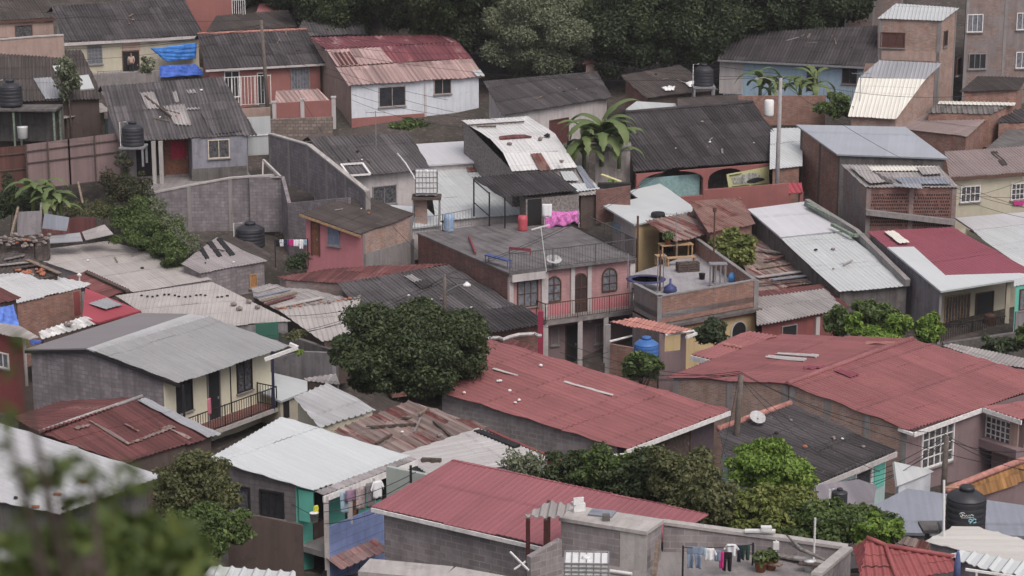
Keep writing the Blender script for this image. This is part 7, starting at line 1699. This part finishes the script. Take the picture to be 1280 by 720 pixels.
bw = [(682, 484, 44.2), (860, 508, 44.2), (1060, 535, 44.3), (1224, 556, 44.5), (1510, 597, 44.8)]
o, q = wall_run('parapet_wall', 'long grey block parapet behind the laundry', 'wall', bw, 1.9, .18, BLOCK, CONC_PALE)
o, q = wall_run('parapet_wall', 'block parapet running down to the bottom edge beside the red tile roof', 'wall', [(1512, 602, 45.0), (1370, 720, 48.5)], 1.9, .18, BLOCK, CONC_PALE)
def flr(x, y): return at_z(X((x, y)), zf)
a = at_s(X((770, 592)), 46.5); b = at_s(X((1085, 578)), 45.0); m = MB(); m.tube([a, a.lerp(b, .5)-Z*.05, b], .012, 4)
for v in (a, b): m.bar(v+Z*.05, Vector((v.x, v.y, zf)), .05)
solid('clothes_line', 'clothes line across the bottom roof terrace', 'clothes line', m, WIRE)
for i, (x, y, s_, w, hh, mt, sh, lb) in enumerate(((822, 588, 46.3, .42, .62, CLOTH_BLUE, 'trousers', 'grey blue jeans hanging leftmost on the terrace line'), (855, 592, 46.2, .22, .22, CLOTH_LBLUE, 'sheet', 'small pale blue cloth next to the jeans'), (890, 595, 46.0, .34, .36, CLOTH_WHITE, 'shirt', 'white shirt near the middle of the terrace line'), (926, 605, 45.8, .16, .32, CLOTH_BLUE, 'sheet', 'slim blue cloth between the white shirt and the black trousers'), (944, 610, 45.7, .12, .5, CLOTH_MAG, 'sheet', 'magenta strip of cloth beside the black trousers'), (968, 612, 45.6, .28, .55, CLOTH_BLACK, 'trousers', 'black trousers on the terrace line'), (988, 576, 45.4, .36, .36, CLOTH_WHITE, 'shirt', 'white shirt at the higher right part of the line'), (1022, 582, 45.2, .10, .5, CLOTH_NAVY, 'sheet', 'narrow navy cloth beside the right white shirt'), (1050, 582, 45.1, .26, .42, CLOTH_GREEN, 'trousers', 'dark green shorts hanging rightmost on the line'))):
    cloth('laundry', lb, 'laundry', (x, y), s_, w, hh, mt, sh, 'laundry on the terrace line', yaw=-.1)
cage_tank((335, 735), 47.6, 'low white tank in a cage at the foot of the stair hut', 1.15, .45, .9, rot=-.05)
m = MB(); a = flr(442, 712); b = flr(540, 726); m.tube([a+Z*.1, b+Z*.1], .05, 8); solid('white_pipe', 'white pipe lying in front of the stair hut', 'pipe', m, PVC)
m = MB(); m.bar(flr(640, 720), flr(655, 700)+Z*.9, .12, .05); solid('leaning_board', 'pale board leaning on the stair hut corner', 'board', m, WOOD)
m = MB(); a = at_s(X((-8, 612)), 46.5); b = at_s(X((75, 695)), 47.0); m.bar(a, b, .045); m.bar(at_s(X((10, 690)), 47), at_s(X((60, 655)), 46.6), .035); solid('white_stick_frame', 'crossed pale sticks at the left of the lean-to', 'sticks', m, PVC)
T(16)
m = MB(); a = flr(258, 700); m.lathe(a, [(.13,0),(.17,.32),(.18,.33)], 16); solid('white_bucket', 'white bucket among the clutter on the bottom terrace', 'bucket', m, WHITE_PL, None, True)
m = MB(); m.tube([at_s(X((155, 535)), 45.6), at_s(X((220, 600)), 46), at_s(X((375, 668)), 46.8)], [.02,.06,.03], 8); m.tube([at_s(X((160, 570)), 45.6), at_s(X((220, 605)), 46), at_s(X((300, 628)), 46.2)], [.015,.04,.015], 8); solid('dead_branch', 'bare grey dead branch lying across the bottom terrace', 'branch', m, WOOD_GREY, None, True)
for i, (a, b, mt, lb) in enumerate((((110, 640), (300, 680), WOOD_GREY, 'long grey board in the terrace clutter'), ((190, 660), (340, 690), FC_PALE, 'pale plank in the terrace clutter'), ((60, 690), (130, 705), WOOD, 'short board beside the flower pots'), ((210, 700), (320, 715), WOOD_DARK, 'dark board in front of the white bucket'))):
    m = MB(); m.bar(flr(*a)+Z*(.1+.05*i), flr(*b)+Z*(.12+.05*i), .22, .05); solid('clutter_board', lb, 'board', m, mt, 'boards in the terrace clutter')
for i, (x, y, lb) in enumerate(((85, 690, 'terracotta pot beside the white standpipe'), (38, 700, 'terracotta pot leftmost in the clutter'))):
    o = thing('flower_pot', flr(x, y), lb, 'plant pot', 'terracotta pots on the bottom terrace'); q = o.location.copy(); m = MB(); m.lathe(q, [(.12,0),(.18,.26),(.2,.26)], 14); m.build('pot', CLAYPOT, o, True)
    me = leaf_mesh('foliage', [(Vector((0,0,.4)), (.2,.2,.2))], 2500, .1, LF_BUSH); f = bpy.data.objects.new('foliage', me); COL.objects.link(f); f.parent = o
m = MB(); q = flr(105, 690); m.tube([q, q+Z*.85], .025, 6); m.box(q+Z*.7, RT, Vector((0,1,0)), Z, .16, .1, .22); solid('white_standpipe', 'white standpipe with a small red box among the clutter', 'pipe', m, PVC)
m = MB(); q = at_s(X((280, 590)), 45.3); m.tube([q-Z*.5, q+Z*.85], .03, 6); solid('white_rod', 'short white rod behind the bottom parapet', 'rod', m, PVC)
m = MB(); a = at_s(X((-170, 530)), 44.3); b = at_s(X((105, 532)), 44.5); m.bar(a.lerp(b, .5)+Z*.1, b+Z*.1, .16, .06); m.box(a.lerp(b, .85)+Z*.17, RT, Vector((0,1,0)), Z, .3, .2, .12); solid('white_lamp_bar', 'white bar fitting on top of the bottom parapet', 'fitting', m, PVC)
# red tile hip roof
h = House('red_tile_roof_house', 'house with the red tiled hip roof at the bottom edge', 'house', (490, 745), 48.5, 2.4)
h.z0 -= .2
ap = (515, 552, .95)
f1 = h.roof3([(655, 745, 0), (488, 745, 0), (515, 552, .75), (600, 587)], TILE_RED, 'tile', eave=(0, 1))
f2 = h._add([f1.pts[0], f1.pts[3]] + [at_plane(X(q), f1.pts[0], ((f1.pts[3]-f1.pts[0]).cross(h.P((880, 720, 0), 0)-f1.pts[0])).normalized()) for q in ((972, 650), (880, 720))], f1.pts[0], h.P((880, 720), 0), TILE_RED, 'tile')
f4 = h.roof3([(488, 745, 0), (515, 552, .75), (452, 590, .3)], TILE_RED, 'tile', eave=(0, 2))
for a, b in ((f1.pts[3], f1.pts[2]), (f1.pts[3], f1.pts[0]), (f1.pts[3], f2.pts[2])): h.ridge(a, b, TILE_RED, .07)
HAZE = .00021
# ================================================================== TREES, POLES, CABLES, PEOPLE, GROUND, LIGHT
T(0)
# forest behind: individual crowns, shared meshes
protos = []
for i, (mt, sd) in enumerate(((LF_DARK, 101), (LF_FOREST, 102), (LF_DARK, 103), (LF_FOREST, 104))):
    cl = clumps_for(7.5, 7, 8.5, 20, .42, sd); protos.append(leaf_mesh('crown', cl, 1500, .15, mt, .5, .3))
tk = MB(); tk.tube([Vector((0,0,-5)), Vector((.2,.1,0)), Vector((0,0,4.5))], [.28,.22,.08], 8)
for k in range(5): a = k*1.26; tk.tube([Vector((.1,.1,.5+.5*k)), Vector((1.3*math.cos(a), 1.3*math.sin(a), 2.4+.5*k)), Vector((2.6*math.cos(a), 2.6*math.sin(a), 4.2+.4*k))], [.14,.09,.04], 6)
tme = None
def forest_tree(px, s, k, lb, scale=1):
    global tme
    p = at_s(px, s); gz = ground(p.y); o = thing('forest_tree', Vector((p.x, p.y, gz)), lb, 'tree', 'dark trees at the top of the slope')
    c = bpy.data.objects.new('crown', protos[k]); COL.objects.link(c); c.parent = o; c.location = (0, 0, p.z-gz); c.rotation_euler = (0, 0, R.uniform(0, 6.28)); c.scale = (scale, scale, scale*R.uniform(.9, 1.15))
    if tme is None: tme = tk.build('trunk', BARK, o, True).data; o.children[-1].location = (0, 0, p.z-gz)
    else:
        t = bpy.data.objects.new('trunk', tme); COL.objects.link(t); t.parent = o; t.location = (0, 0, p.z-gz)
n_ = 0
FT = [((425, 62), 16.4, 1), ((500, 60), 16.6, 0), ((560, 70), 16.9, 1), ((610, 78), 16.9, 2), ((790, 108), 17.2, 0), ((860, 104), 17.2, 2), ((930, 76), 17.0, 0), ((1000, 62), 16.9, 2), ((1055, 50), 16.7, 0),
      ((370, 28), 15.9, 0), ((460, 35), 15.8, 2), ((540, 40), 15.7, 0), ((620, 45), 15.7, 1), ((700, 55), 15.8, 0), ((770, 62), 15.9, 2), ((840, 60), 15.9, 0), ((910, 50), 15.8, 2), ((980, 40), 15.8, 0), ((1050, 30), 15.7, 2), ((300, 10), 15.4, 1),
      ((420, 0), 15.0, 2), ((520, 5), 15.0, 0), ((600, 5), 15.0, 2), ((690, 8), 15.0, 0), ((780, 10), 15.0, 2), ((870, 10), 15.0, 0), ((960, 5), 15.0, 2), ((1040, 0), 15.0, 0)]
for (px, s_, k) in FT: forest_tree(px, s_, k, 'dark dense forest tree at the top of the slope' if k in (0, 2) else 'lighter green forest tree at the top of the slope')
tree('large_tree', 'large grey green tree standing before the dark forest', (668, 110), 150, 128, 17.25, LF_GREY, .12, 2100, 26, .36, seed=111)
tree('large_tree', 'fresh green tree crown right behind the large grey green tree', (718, 76), 90, 85, 16.8, LF_BUSH, .12, 2000, 16, .4, seed=112)
tree('shrub', 'shrub under the right side of the large grey green tree', (768, 92), 30, 32, 17.2, LF_GREY, .2, 700, 8, .5, 'shrub', seed=113, trunk=False)
# mango tree
tree('mango_tree', 'big dense dark mango tree in the middle of the roofs', (513, 508), 206, 136, 28.8, LF_MANGO, .115, 2600, 40, .36, seed=133, dpt=.8)
# banana / palm on the slope
for i, (x, y, hh, n__) in enumerate(((752, 200, 5.1, 20), (730, 203, 3.9, 16), (774, 203, 3.7, 15))): banana((x, y), 20.15, hh, ('tallest banana plant between the two dark roofs', 'drooping banana plant left of the tallest, between the roofs', 'ragged banana plant right of the tallest, between the roofs')[i], 130+i, n__)
for i, (x, y, hh) in enumerate(((950, 120, 3.3), (975, 122, 3.0), (1000, 120, 2.9), (1018, 118, 3.2), (962, 122, 2.6))): banana((x, y), 18.3, hh, ('leftmost banana plant before the light blue house', 'third banana plant from the left before the light blue house', 'banana plant before the dark door of the light blue house', 'rightmost banana plant before the light blue house', 'short banana plant second from the left before the light blue house')[i], 140+i, 8)
tree('shrub', 'dark leafy shrub at the end of the brick garden wall', (1045, 152), 50, 34, 18.8, LF_BUSH, .2, 900, 8, .5, 'shrub', seed=114, trunk=False)
tree('shrub', 'grassy shrubs at the foot of the white house', (510, 162), 50, 14, 18.6, LF_BUSH, .16, 800, 8, .4, 'shrub', seed=115, trunk=False)
# lower trees
T(15)
for i, (x, y, w, hh, mt, s_, lb) in enumerate(((60, 260, 200, 110, LF_GREY, 38, 'thin grey green shrub on the pale zinc roof side'), (280, 310, 260, 150, LF_MANGO, 38, 'dark shrub left end of the hedge behind the front red roof'), (430, 330, 260, 190, LF_BUSH, 38.5, 'green shrub second in the hedge behind the front red roof'), (580, 400, 300, 240, LF_MANGO, 39, 'large dark shrub in the middle of the hedge'), (760, 420, 320, 260, LF_OLIVE, 40, 'large olive green shrub right of the hedge middle'), (880, 500, 300, 240, LF_OLIVE, 41.5, 'olive tree behind the laundry parapet'))):
    tree('hedge_shrub', lb, (x, y+34), w/3.6*1.22, hh/3.6*1.25, s_, mt, .10, 2000 if i else 700, 18, .4, 'shrub', seed=150+i, group='hedge behind the front red roof')
T(16)
tree('leafy_tree', 'bright green tree in front of the dark weathered roof', (95, 350), 370/3.6, 240/3.6, 36.5, LF_BRIGHT, 0.102, 2530, 18, .42, seed=161)
tree('leafy_tree', 'yellowish green tree behind the bottom parapet', (110, 600), 500/3.6, 300/3.6, 41.5, LF_LIGHT, 0.102, 2070, 22, .38, seed=162)
tree('leafy_tree', 'dark green tree right of the yellowish one behind the bottom parapet', (400, 610), 450/3.6, 240/3.6, 42.5, LF_BUSH, 0.102, 2300, 18, .42, seed=163)
tree('leafy_tree', 'small bright tree at the right end of the trees by the tile roof', (545, 590), 250/3.6, 170/3.6, 43, LF_BRIGHT, 0.102, 2300, 14, .45, seed=164)
T(13)
tree('olive_tree', 'loose olive green tree between the corner roof and the turquoise house', (870, 500), 460/3.6, 350/3.6, 39.5, LF_OLIVE, 0.096, 1609, 24, .36, seed=171)
tree('leafy_tree', 'darker green tree below the olive tree', (920, 640), 480/3.6, 240/3.6, 42, LF_BUSH, 0.102, 2070, 18, .4, seed=172)
# near tree on the camera's own bank, out of focus
T(0)
gz = ground(4.2)
o = thing('near_tree', Vector((-.75, 4.3, gz)), 'out of focus leafy tree top close in the lower left corner', 'tree')
cl = []
for (x, y, w, hh, dep) in ((150, 706, 120, 60, 4.4), (95, 696, 110, 60, 4.3), (40, 721, 90, 60, 4.0), (200, 688, 100, 50, 4.5), (235, 706, 70, 60, 4.4), (120, 736, 200, 50, 4.2), (200, 731, 120, 60, 4.3), (60, 681, 70, 24, 4.1), (150, 668, 110, 34, 4.5), (215, 666, 60, 24, 4.6), (20, 684, 60, 20, 4.0), (10, 746, 60, 40, 3.9), (245, 731, 50, 50, 4.4), (180, 656, 50, 16, 4.6), (90, 666, 50, 18, 4.3)):
    c = at_s((x, y), F/dep); r_ = w/2*dep/F; rz = hh/2*dep/F; cl.append((c-o.location, (r_, r_*.8, rz)))
c = bpy.data.objects.new('crown', leaf_mesh('crown', cl, 13000, .036, LF_NEAR, .3, .8, 3)); COL.objects.link(c); c.parent = o
tw = []
for (x, y, w, hh, dep) in ((70, 590, 36, 26, 3.7), (60, 570, 20, 16, 3.7), (115, 600, 40, 22, 3.9), (30, 600, 24, 40, 3.6), (10, 540, 16, 30, 3.5), (20, 430, 26, 18, 3.4), (14, 460, 20, 14, 3.4), (160, 590, 36, 16, 4.0), (22, 520, 24, 14, 3.5), (8, 560, 16, 40, 3.5), (95, 575, 50, 10, 3.8), (50, 605, 40, 12, 3.7), (135, 620, 46, 14, 4.0), (85, 630, 60, 16, 3.9), (30, 640, 40, 20, 3.7), (170, 610, 40, 10, 4.1)):
    c = at_s((x, y), F/dep); r_ = w/2*dep/F; tw.append((c-o.location, (r_, r_, hh/2*dep/F)))
c = bpy.data.objects.new('twig_leaves', leaf_mesh('twig_leaves', tw, 26000, .017, LF_NEAR, .3, .8, 3)); COL.objects.link(c); c.parent = o
m = MB(); base = o.location; top = at_s((110, 700), F/4.2); m.tube([base-Z*.3, base.lerp(top, .5)+RT*.1, top], [.09,.07,.03], 8)
for (x, y, dep) in ((70, 590, 3.7), (115, 600, 3.9), (10, 540, 3.5), (20, 430, 3.4), (200, 690, 4.4), (40, 690, 3.9)): e = at_s((x, y), F/dep); q = base.lerp(top, .75); m.tube([q, q.lerp(e, .5)+Z*.02, e], [.025,.012,.004], 6)
m.build('trunk', BARK, o, True)

# poles
T(0)
_, t1 = pole((970, 262), (971, 92), 20.6, 'tall pale concrete pole with a lamp in front of the coral arcade', POLE_CONC, .13, lamp=0, arms=0)
m = MB(); q = at_s((958, 100), 20.6); m.tube([q+RT*.5-Z*.1, q-RT*.1+Z*.15, q-RT*.55+Z*.1], .035, 6); m.lathe(q-RT*.6+Z*.02, [(.16,0),(.14,.07),(.05,.12)], 10); solid('street_lamp', 'street lamp head on a bent arm near the banana plants', 'street lamp', m, FR_GREY)
_, t2 = pole((918, 570), (924, 462), 32.5, 'brown wooden pole in front of the large red roof', POLE_WOOD, .12, arms=0)
_, t3 = pole((336, 150), (330, 22), 18.3, 'grey wooden pole before the salmon house at the upper left', POLE_WOOD, .13, arms=0)
_, t4 = pole((556, 400), (556, 340), 25.5, 'short dark pole rising behind the mango tree', POLE_WOOD, .1, lamp=1, arms=0)
_, t5 = pole((1179, 615), (1180, 540), 35.8, 'dark thin pole before the white barred window at lower right', POLE_WOOD, .10, arms=0)
_, t6 = pole((1222, 240), (1226, 168), 20.2, 'hidden', POLE_CONC, .08) if 0 else (0, 0)
# antennas and clutter poles
m = MB(); q = at_s((567, 44), 16.9); 
# cables: strung between poles and house fronts
def W(a, sa, b, sb, sag=.6, r=.012): wire(at_s(a, sa), at_s(b, sb), sag, r)
W((330, 24), 18.3, (-40, 2), 18.6, .6); W((331, 30), 18.3, (-40, 42), 18.0, .8); W((330, 34), 18.3, (-30, 60), 18.0, .6)
W((330, 26), 18.3, (640, 52), 17.8, .8); W((331, 34), 18.3, (650, 60), 17.8, 1.0); W((332, 60), 18.3, (620, 150), 19.6, .6); W((440, 118), 18.2, (600, 148), 19.4, .3); W((332, 48), 18.3, (971, 96), 20.6, 1.2)
W((620, 46), 17.6, (972, 96), 20.6, .8); W((630, 60), 17.6, (900, 88), 18.2, .5); W((972, 96), 20.6, (1290, 110), 19.5, .9); W((972, 100), 20.6, (1290, 262), 21.3, .9); W((1195, 235), 21.2, (1300, 262), 21.4, .2); W((1195, 245), 21.2, (1300, 275), 21.4, .2)
W((556, 342), 25.5, (332, 30), 18.3, 2.0); W((556, 346), 25.5, (240, 432), 26.5, .9); W((556, 350), 25.5, (330, 420), 26.5, .6); W((556, 344), 25.5, (690, 410), 24.2, .5); W((556, 345), 25.5, (972, 100), 20.6, 1.5)
W((924, 464), 32.5, (700, 440), 24.8, .6); W((924, 466), 32.5, (690, 448), 25.0, .6); W((924, 468), 32.5, (692, 456), 25.2, .5); W((924, 464), 32.5, (1180, 542), 35.8, .5); W((924, 470), 32.5, (1100, 590), 35.0, .4)
W((1180, 542), 35.8, (1300, 575), 37.0, .3); W((1180, 548), 35.8, (1310, 560), 36.5, .3); W((1180, 550), 35.8, (1060, 600), 36.0, .35); W((1180, 555), 35.8, (1050, 610), 36.0, .35); W((924, 466), 32.5, (900, 580), 36.0, .2)
W((405, 640), 40.5, (515, 600), 40.5, .2); W((405, 655), 40.5, (515, 618), 40.5, .2); W((403, 650), 40.5, (260, 540), 30, .4)

W((330, 30), 18.3, (150, 60), 17.7, .3); W((332, 70), 18.3, (250, 48), 17.6, .3); W((331, 40), 18.3, (60, 75), 18.9, .5); W((440, 125), 18.2, (610, 160), 19.6, .5); W((333, 55), 18.3, (560, 125), 18.6, .4)
W((720, 30), 16.8, (972, 92), 20.6, .6); W((640, 50), 17.2, (890, 80), 18.2, .6); W((972, 98), 20.6, (1110, 60), 18.0, .4); W((971, 104), 20.6, (760, 250), 21.5, .7); W((971, 104), 20.6, (560, 342), 25.5, 1.3)
W((640, 340), 23.2, (556, 345), 25.5, .3); W((556, 348), 25.5, (350, 395), 26.0, .5); W((556, 352), 25.5, (180, 440), 27.0, .8); W((1280, 225), 21.0, (1190, 250), 21.2, .15); W((1300, 245), 21.2, (1190, 240), 21.2, .2)
W((924, 466), 32.5, (1290, 590), 36.0, .5); W((924, 472), 32.5, (1060, 590), 35.0, .35); W((1180, 546), 35.8, (1010, 610), 35.5, .35); W((1180, 552), 35.8, (1040, 622), 36.5, .35); W((1180, 545), 35.8, (1300, 590), 37.0, .25)
W((404, 630), 40.5, (520, 590), 40.0, .15); W((924, 470), 32.5, (700, 425), 24.6, .5); W((690, 455), 25.2, (760, 440), 26.0, .1)
# loose things on the roofs
CL = [('grey_house', 6, 'the grey house roof'), ('salmon_house', 4, 'the salmon house roof'), ('arcade_house', 7, 'the longest dark roof'), ('shadowed_house', 5, 'the roof under the large tree'), ('blue_house', 9, 'the long black roof'), ('pale_house', 4, 'the roof with the skylight'), ('long_grey_house', 7, 'the big weathered roof beside the mango tree'), ('dark_low_house', 4, 'the dark weathered roof edged with red tiles'), ('rusty_striped_house', 5, 'the rusty striped roof'), ('slotted_roof_shed', 3, 'the slotted shed roof'), ('cream_house', 4, 'the cream house roof'), ('wide_zinc_house', 4, 'the widest beige roof'), ('small_pink_house', 4, 'the mossy roof of the small pink house'), ('brown_shed', 4, 'the brown shed roof'), ('long_white_house', 4, 'the long white double roof')]
for nm, k, lb in CL:
    P_ = PAN[nm][0]
    for i in range(k):
        w = [R.random()**1.3 for _ in P_.pts]; t = sum(w); c = sum((q*(a/t) for q, a in zip(P_.pts, w)), Vector())
        if R.random() < .62: stone(c+P_.n*.05, R.uniform(.05, .12), 'small stone or rubble piece lying on '+lb, 'rubble on '+lb, R.choice([STONES, WHITE_PL, RUBBER, CLAYPOT]))
        else:
            d = (P_.B-P_.A).normalized(); v = P_.n.cross(d); e = (d*R.uniform(-1,1)+v*R.uniform(-1,1))*R.uniform(.3,.8); m = MB(); m.bar(c+P_.n*.1-e, c+P_.n*.1+e, R.uniform(.05,.14), .04); solid('loose_stick', 'loose stick or batten lying on '+lb, 'stick', m, R.choice([WOOD, WOOD_GREY, WOOD_DARK, FC_PALE]), 'battens on '+lb)
for i, (px, s_, hh, lb) in enumerate((((470, 175), 20.3, 1.8, 'thin television antenna on the roof with the skylight'), ((200, 105), 19.0, 1.7, 'thin television antenna behind the grey house roof'), ((845, 300), 22.0, 1.6, 'thin television antenna behind the rusty awning'), ((1075, 120), 18.9, 1.6, 'thin television antenna beside the white lower roof'))):
    b_ = at_s(px, s_); o = thing('antenna', b_, lb, 'antenna', 'television antennas'); m = MB(); m.tube([b_-Z*.4, b_+Z*hh], .025, 5); m.build('mast', FR_GREY, o)
    m = MB(); t = b_+Z*(hh-.1); m.bar(t-RT*.6, t+RT*.6, .025)
    for k in range(6): q = t+RT*(-.55+.22*k); m.bar(q-Vector((0,.3,0)), q+Vector((0,.3,0)), .015)
    m.build('boom', FR_GREY, o)

# people
def person(loc, label, h=1.66, yaw=0, shirt=SHIRT, legs=TROUSER, arms=((.24, -.05, .95), (.24, -.05, .95))):
    o = thing('person', loc, label, 'person'); k = h/1.7
    V = {'pel': (0,0,.92), 'sp': (0,.01,1.12), 'ch': (0,.01,1.32), 'nk': (0,0,1.47), 'hb': (0,-.01,1.54), 'hd': (0,-.02,1.62), 'ht': (0,-.01,1.68),
         'hl': (.09,0,.86), 'kl': (.10,-.03,.47), 'al': (.10,0,.08), 'tl': (.11,-.13,.03), 'hr': (-.09,0,.86), 'kr': (-.10,-.02,.47), 'ar': (-.10,.02,.08), 'tr': (-.11,-.11,.03),
         'sl': (.18,.01,1.38), 'el': (.24,.03,1.10), 'wl': (arms[0][0], arms[0][1], arms[0][2]-.08), 'pl': (arms[0][0], arms[0][1]-.02, arms[0][2]-.18), 'sr': (-.18,.01,1.38), 'er': (-.24,.03,1.10), 'wr': (-arms[1][0], arms[1][1], arms[1][2]-.08), 'pr': (-arms[1][0], arms[1][1]-.02, arms[1][2]-.18)}
    Rr = {'pel': .15, 'sp': .135, 'ch': .15, 'nk': .055, 'hb': .07, 'hd': .095, 'ht': .07, 'hl': .09, 'kl': .058, 'al': .042, 'tl': .035, 'hr': .09, 'kr': .058, 'ar': .042, 'tr': .035, 'sl': .06, 'el': .043, 'wl': .03, 'pl': .028, 'sr': .06, 'er': .043, 'wr': .03, 'pr': .028}
    E = [('pel','sp'),('sp','ch'),('ch','nk'),('nk','hb'),('hb','hd'),('hd','ht'),('pel','hl'),('hl','kl'),('kl','al'),('al','tl'),('pel','hr'),('hr','kr'),('kr','ar'),('ar','tr'),('ch','sl'),('sl','el'),('el','wl'),('wl','pl'),('ch','sr'),('sr','er'),('er','wr'),('wr','pr')]
    names = list(V); idx = {n: i for i, n in enumerate(names)}
    def skin(nm, sub, mat, grow=0):
        ns = [n for n in names if n in sub]; ix = {n: i for i, n in enumerate(ns)}
        me = bpy.data.meshes.new(nm); me.from_pydata([tuple(Vector(V[n])*k) for n in ns], [(ix[a], ix[b]) for a, b in E if a in ix and b in ix], [])
        ob = link(nm, me, mat, o); ob.rotation_euler.z = yaw
        md = ob.modifiers.new('skin', 'SKIN'); md.use_smooth_shade = True
        sv = me.skin_vertices[0].data
        for n in ns: r = (Rr[n]+grow)*k; sv[ix[n]].radius = (r, r*(.75 if n in ('pel','sp','ch') else 1)); sv[ix[n]].use_root = n in ('pel', 'ch', 'sp') and n == ns[0]
        ob.modifiers.new('sub', 'SUBSURF').levels = 2; ob.modifiers[-1].render_levels = 2; return ob
    skin('body', names, SKIN)
    skin('shirt', ['pel', 'sp', 'ch', 'sl', 'el', 'sr', 'er'], shirt, .016)
    skin('trousers', ['pel', 'hl', 'kl', 'al', 'hr', 'kr', 'ar'], legs, .014)
    m = MB(); c = o.location+Vector((0, .015, 1.665))*1*k
    bm = bmesh.new(); bmesh.ops.create_uvsphere(bm, u_segments=16, v_segments=10, radius=.105*k)
    bmesh.ops.bisect_plane(bm, geom=bm.verts[:]+bm.edges[:]+bm.faces[:], plane_co=(0,-.02,-.01), plane_no=(0,-.6,-.8), clear_outer=True)
    me = bpy.data.meshes.new('hair'); bm.to_mesh(me); bm.free(); hr = link('hair', me, HAIR, o, True); hr.location = Vector((0, .0, 1.64))*k
    m = MB(); f = o.location + Vector((0,-.105,1.61))*k
    for sx_ in (-1, 1): m.box(f+Vector((sx_*.035,.004,.03))*k, RT, Vector((0,1,0)), Z, .025, .012, .012)
    m.box(f+Vector((0,0,-.04))*k, RT, Vector((0,1,0)), Z, .045, .012, .01); m.build('face', HAIR, o)
    m = MB(); m.tube([f+Vector((0,.0,.025))*k, f+Vector((0,-.02,-.012))*k], [.008,.014], 6); m.build('nose', SKIN, o, True)
    return o
person(PDOOR.copy(), 'person in a beige shirt standing in the dark doorway of the cream house', arms=((.2,-.12,1.05), (.24,-.03,.95)))

# haze: one even, very thin body of air round the camera and the whole hillside
m = MB(); m.box(Vector((0, 120, 20)), RT, Vector((0,1,0)), Z, 460, 420, 60); hz = m.build('haze', None or plain('haze air', (1,1,1)))
hm = bpy.data.materials.new('haze'); hm.use_nodes = True; ht = hm.node_tree; ht.nodes.clear(); ho = ht.nodes.new('ShaderNodeOutputMaterial'); hv = ht.nodes.new('ShaderNodeVolumePrincipled')
hv.inputs['Color'].default_value = (.93, .92, .96, 1); hv.inputs['Density'].default_value = HAZE; hv.inputs['Anisotropy'].default_value = .2; ht.links.new(hv.outputs[0], ho.inputs['Volume'])
hz.data.materials[0] = hm; hz['kind'] = 'stuff'

# ground, one sheet from the near bank to beyond the forest
ys = [-30, -10, 0, 5, 8, 11, 14, 18, 24, 30, 36, 42, 48] + [50+2.5*i for i in range(50)] + [180, 200, 240, 300, 400, 600, 900]
xs = [-600, -300, -160, -100, -70] + [-60+4*i for i in range(31)] + [70, 100, 160, 300, 600]
V = []; Fc = []
for y in ys:
    for x in xs:
        V.append((x, y, ground(y, x) + (.25*math.sin(x*.31+y*.17)+.2*math.sin(x*.13-y*.23) if y > 40 else 0) - .2))
nx_ = len(xs)
for j in range(len(ys)-1):
    for i in range(nx_-1): a = j*nx_+i; Fc.append((a, a+1, a+nx_+1, a+nx_))
gm, nt, b = newmat('earth'); g = N(nt); tc = g.node('ShaderNodeTexCoord').outputs['Object']
c_ = g.mix(g.ramp(g.noise(tc, .35, 5, .65), .4, .6), (.08,.066,.06), (.05,.045,.036)); c_ = g.mix(g.ramp(g.noise(tc, 3.0, 5, .7), .5, .7), c_, (.13,.115,.10)); g.put(b.inputs['Base Color'], c_); b.inputs['Roughness'].default_value = .95
bp = g.node('ShaderNodeBump'); bp.inputs['Strength'].default_value = .7; bp.inputs['Distance'].default_value = .15; g.put(bp.inputs['Height'], g.noise(tc, 4, 5, .7)); g.put(b.inputs['Normal'], bp.outputs[0])
me = bpy.data.meshes.new('ground'); me.from_pydata(V, [], Fc); me.update(); tag(link('ground', me, gm, None, True), kind='structure')

# light
world = bpy.data.worlds.new('World'); scene.world = world; world.use_nodes = True
nt = world.node_tree; bg = nt.nodes['Background']; sky = nt.nodes.new('ShaderNodeTexSky'); sky.sky_type = 'NISHITA'; sky.sun_disc = False
EL, AZ = 54, 150          # high soft sun behind the right shoulder (azimuth clockwise from the view direction)
sky.sun_elevation = math.radians(EL); sky.sun_rotation = math.radians(AZ); sky.air_density = 1; sky.dust_density = 4; sky.ozone_density = 1
hs = nt.nodes.new('ShaderNodeHueSaturation'); hs.inputs['Saturation'].default_value = .32; nt.links.new(sky.outputs[0], hs.inputs['Color'])
tn = nt.nodes.new('ShaderNodeMix'); tn.data_type = 'RGBA'; tn.blend_type = 'MULTIPLY'; tn.inputs[0].default_value = 1; tn.inputs[7].default_value = (1, .955, .985, 1); nt.links.new(hs.outputs[0], tn.inputs[6])     # grey, faintly mauve cloud cover
nt.links.new(tn.outputs[2], bg.inputs[0]); bg.inputs[1].default_value = .13
sd = bpy.data.lights.new('sun', 'SUN'); so = bpy.data.objects.new('sun', sd); COL.objects.link(so)
sd.energy = 1.0; sd.angle = math.radians(35); sd.color = (1, .91, .82)
dirv = Vector((math.sin(math.radians(AZ))*math.cos(math.radians(EL)), math.cos(math.radians(AZ))*math.cos(math.radians(EL)), math.sin(math.radians(EL))))
so.rotation_euler = (-dirv).to_track_quat('-Z', 'Y').to_euler(); so.location = (0, 0, 80)
vs = scene.view_settings; vs.view_transform = 'Standard'; vs.look = 'None'; vs.exposure = 0.42; vs.gamma = 1; vs.use_curve_mapping = False
scene.cycles.max_bounces = 5; scene.cycles.diffuse_bounces = 3; scene.cycles.transparent_max_bounces = 4
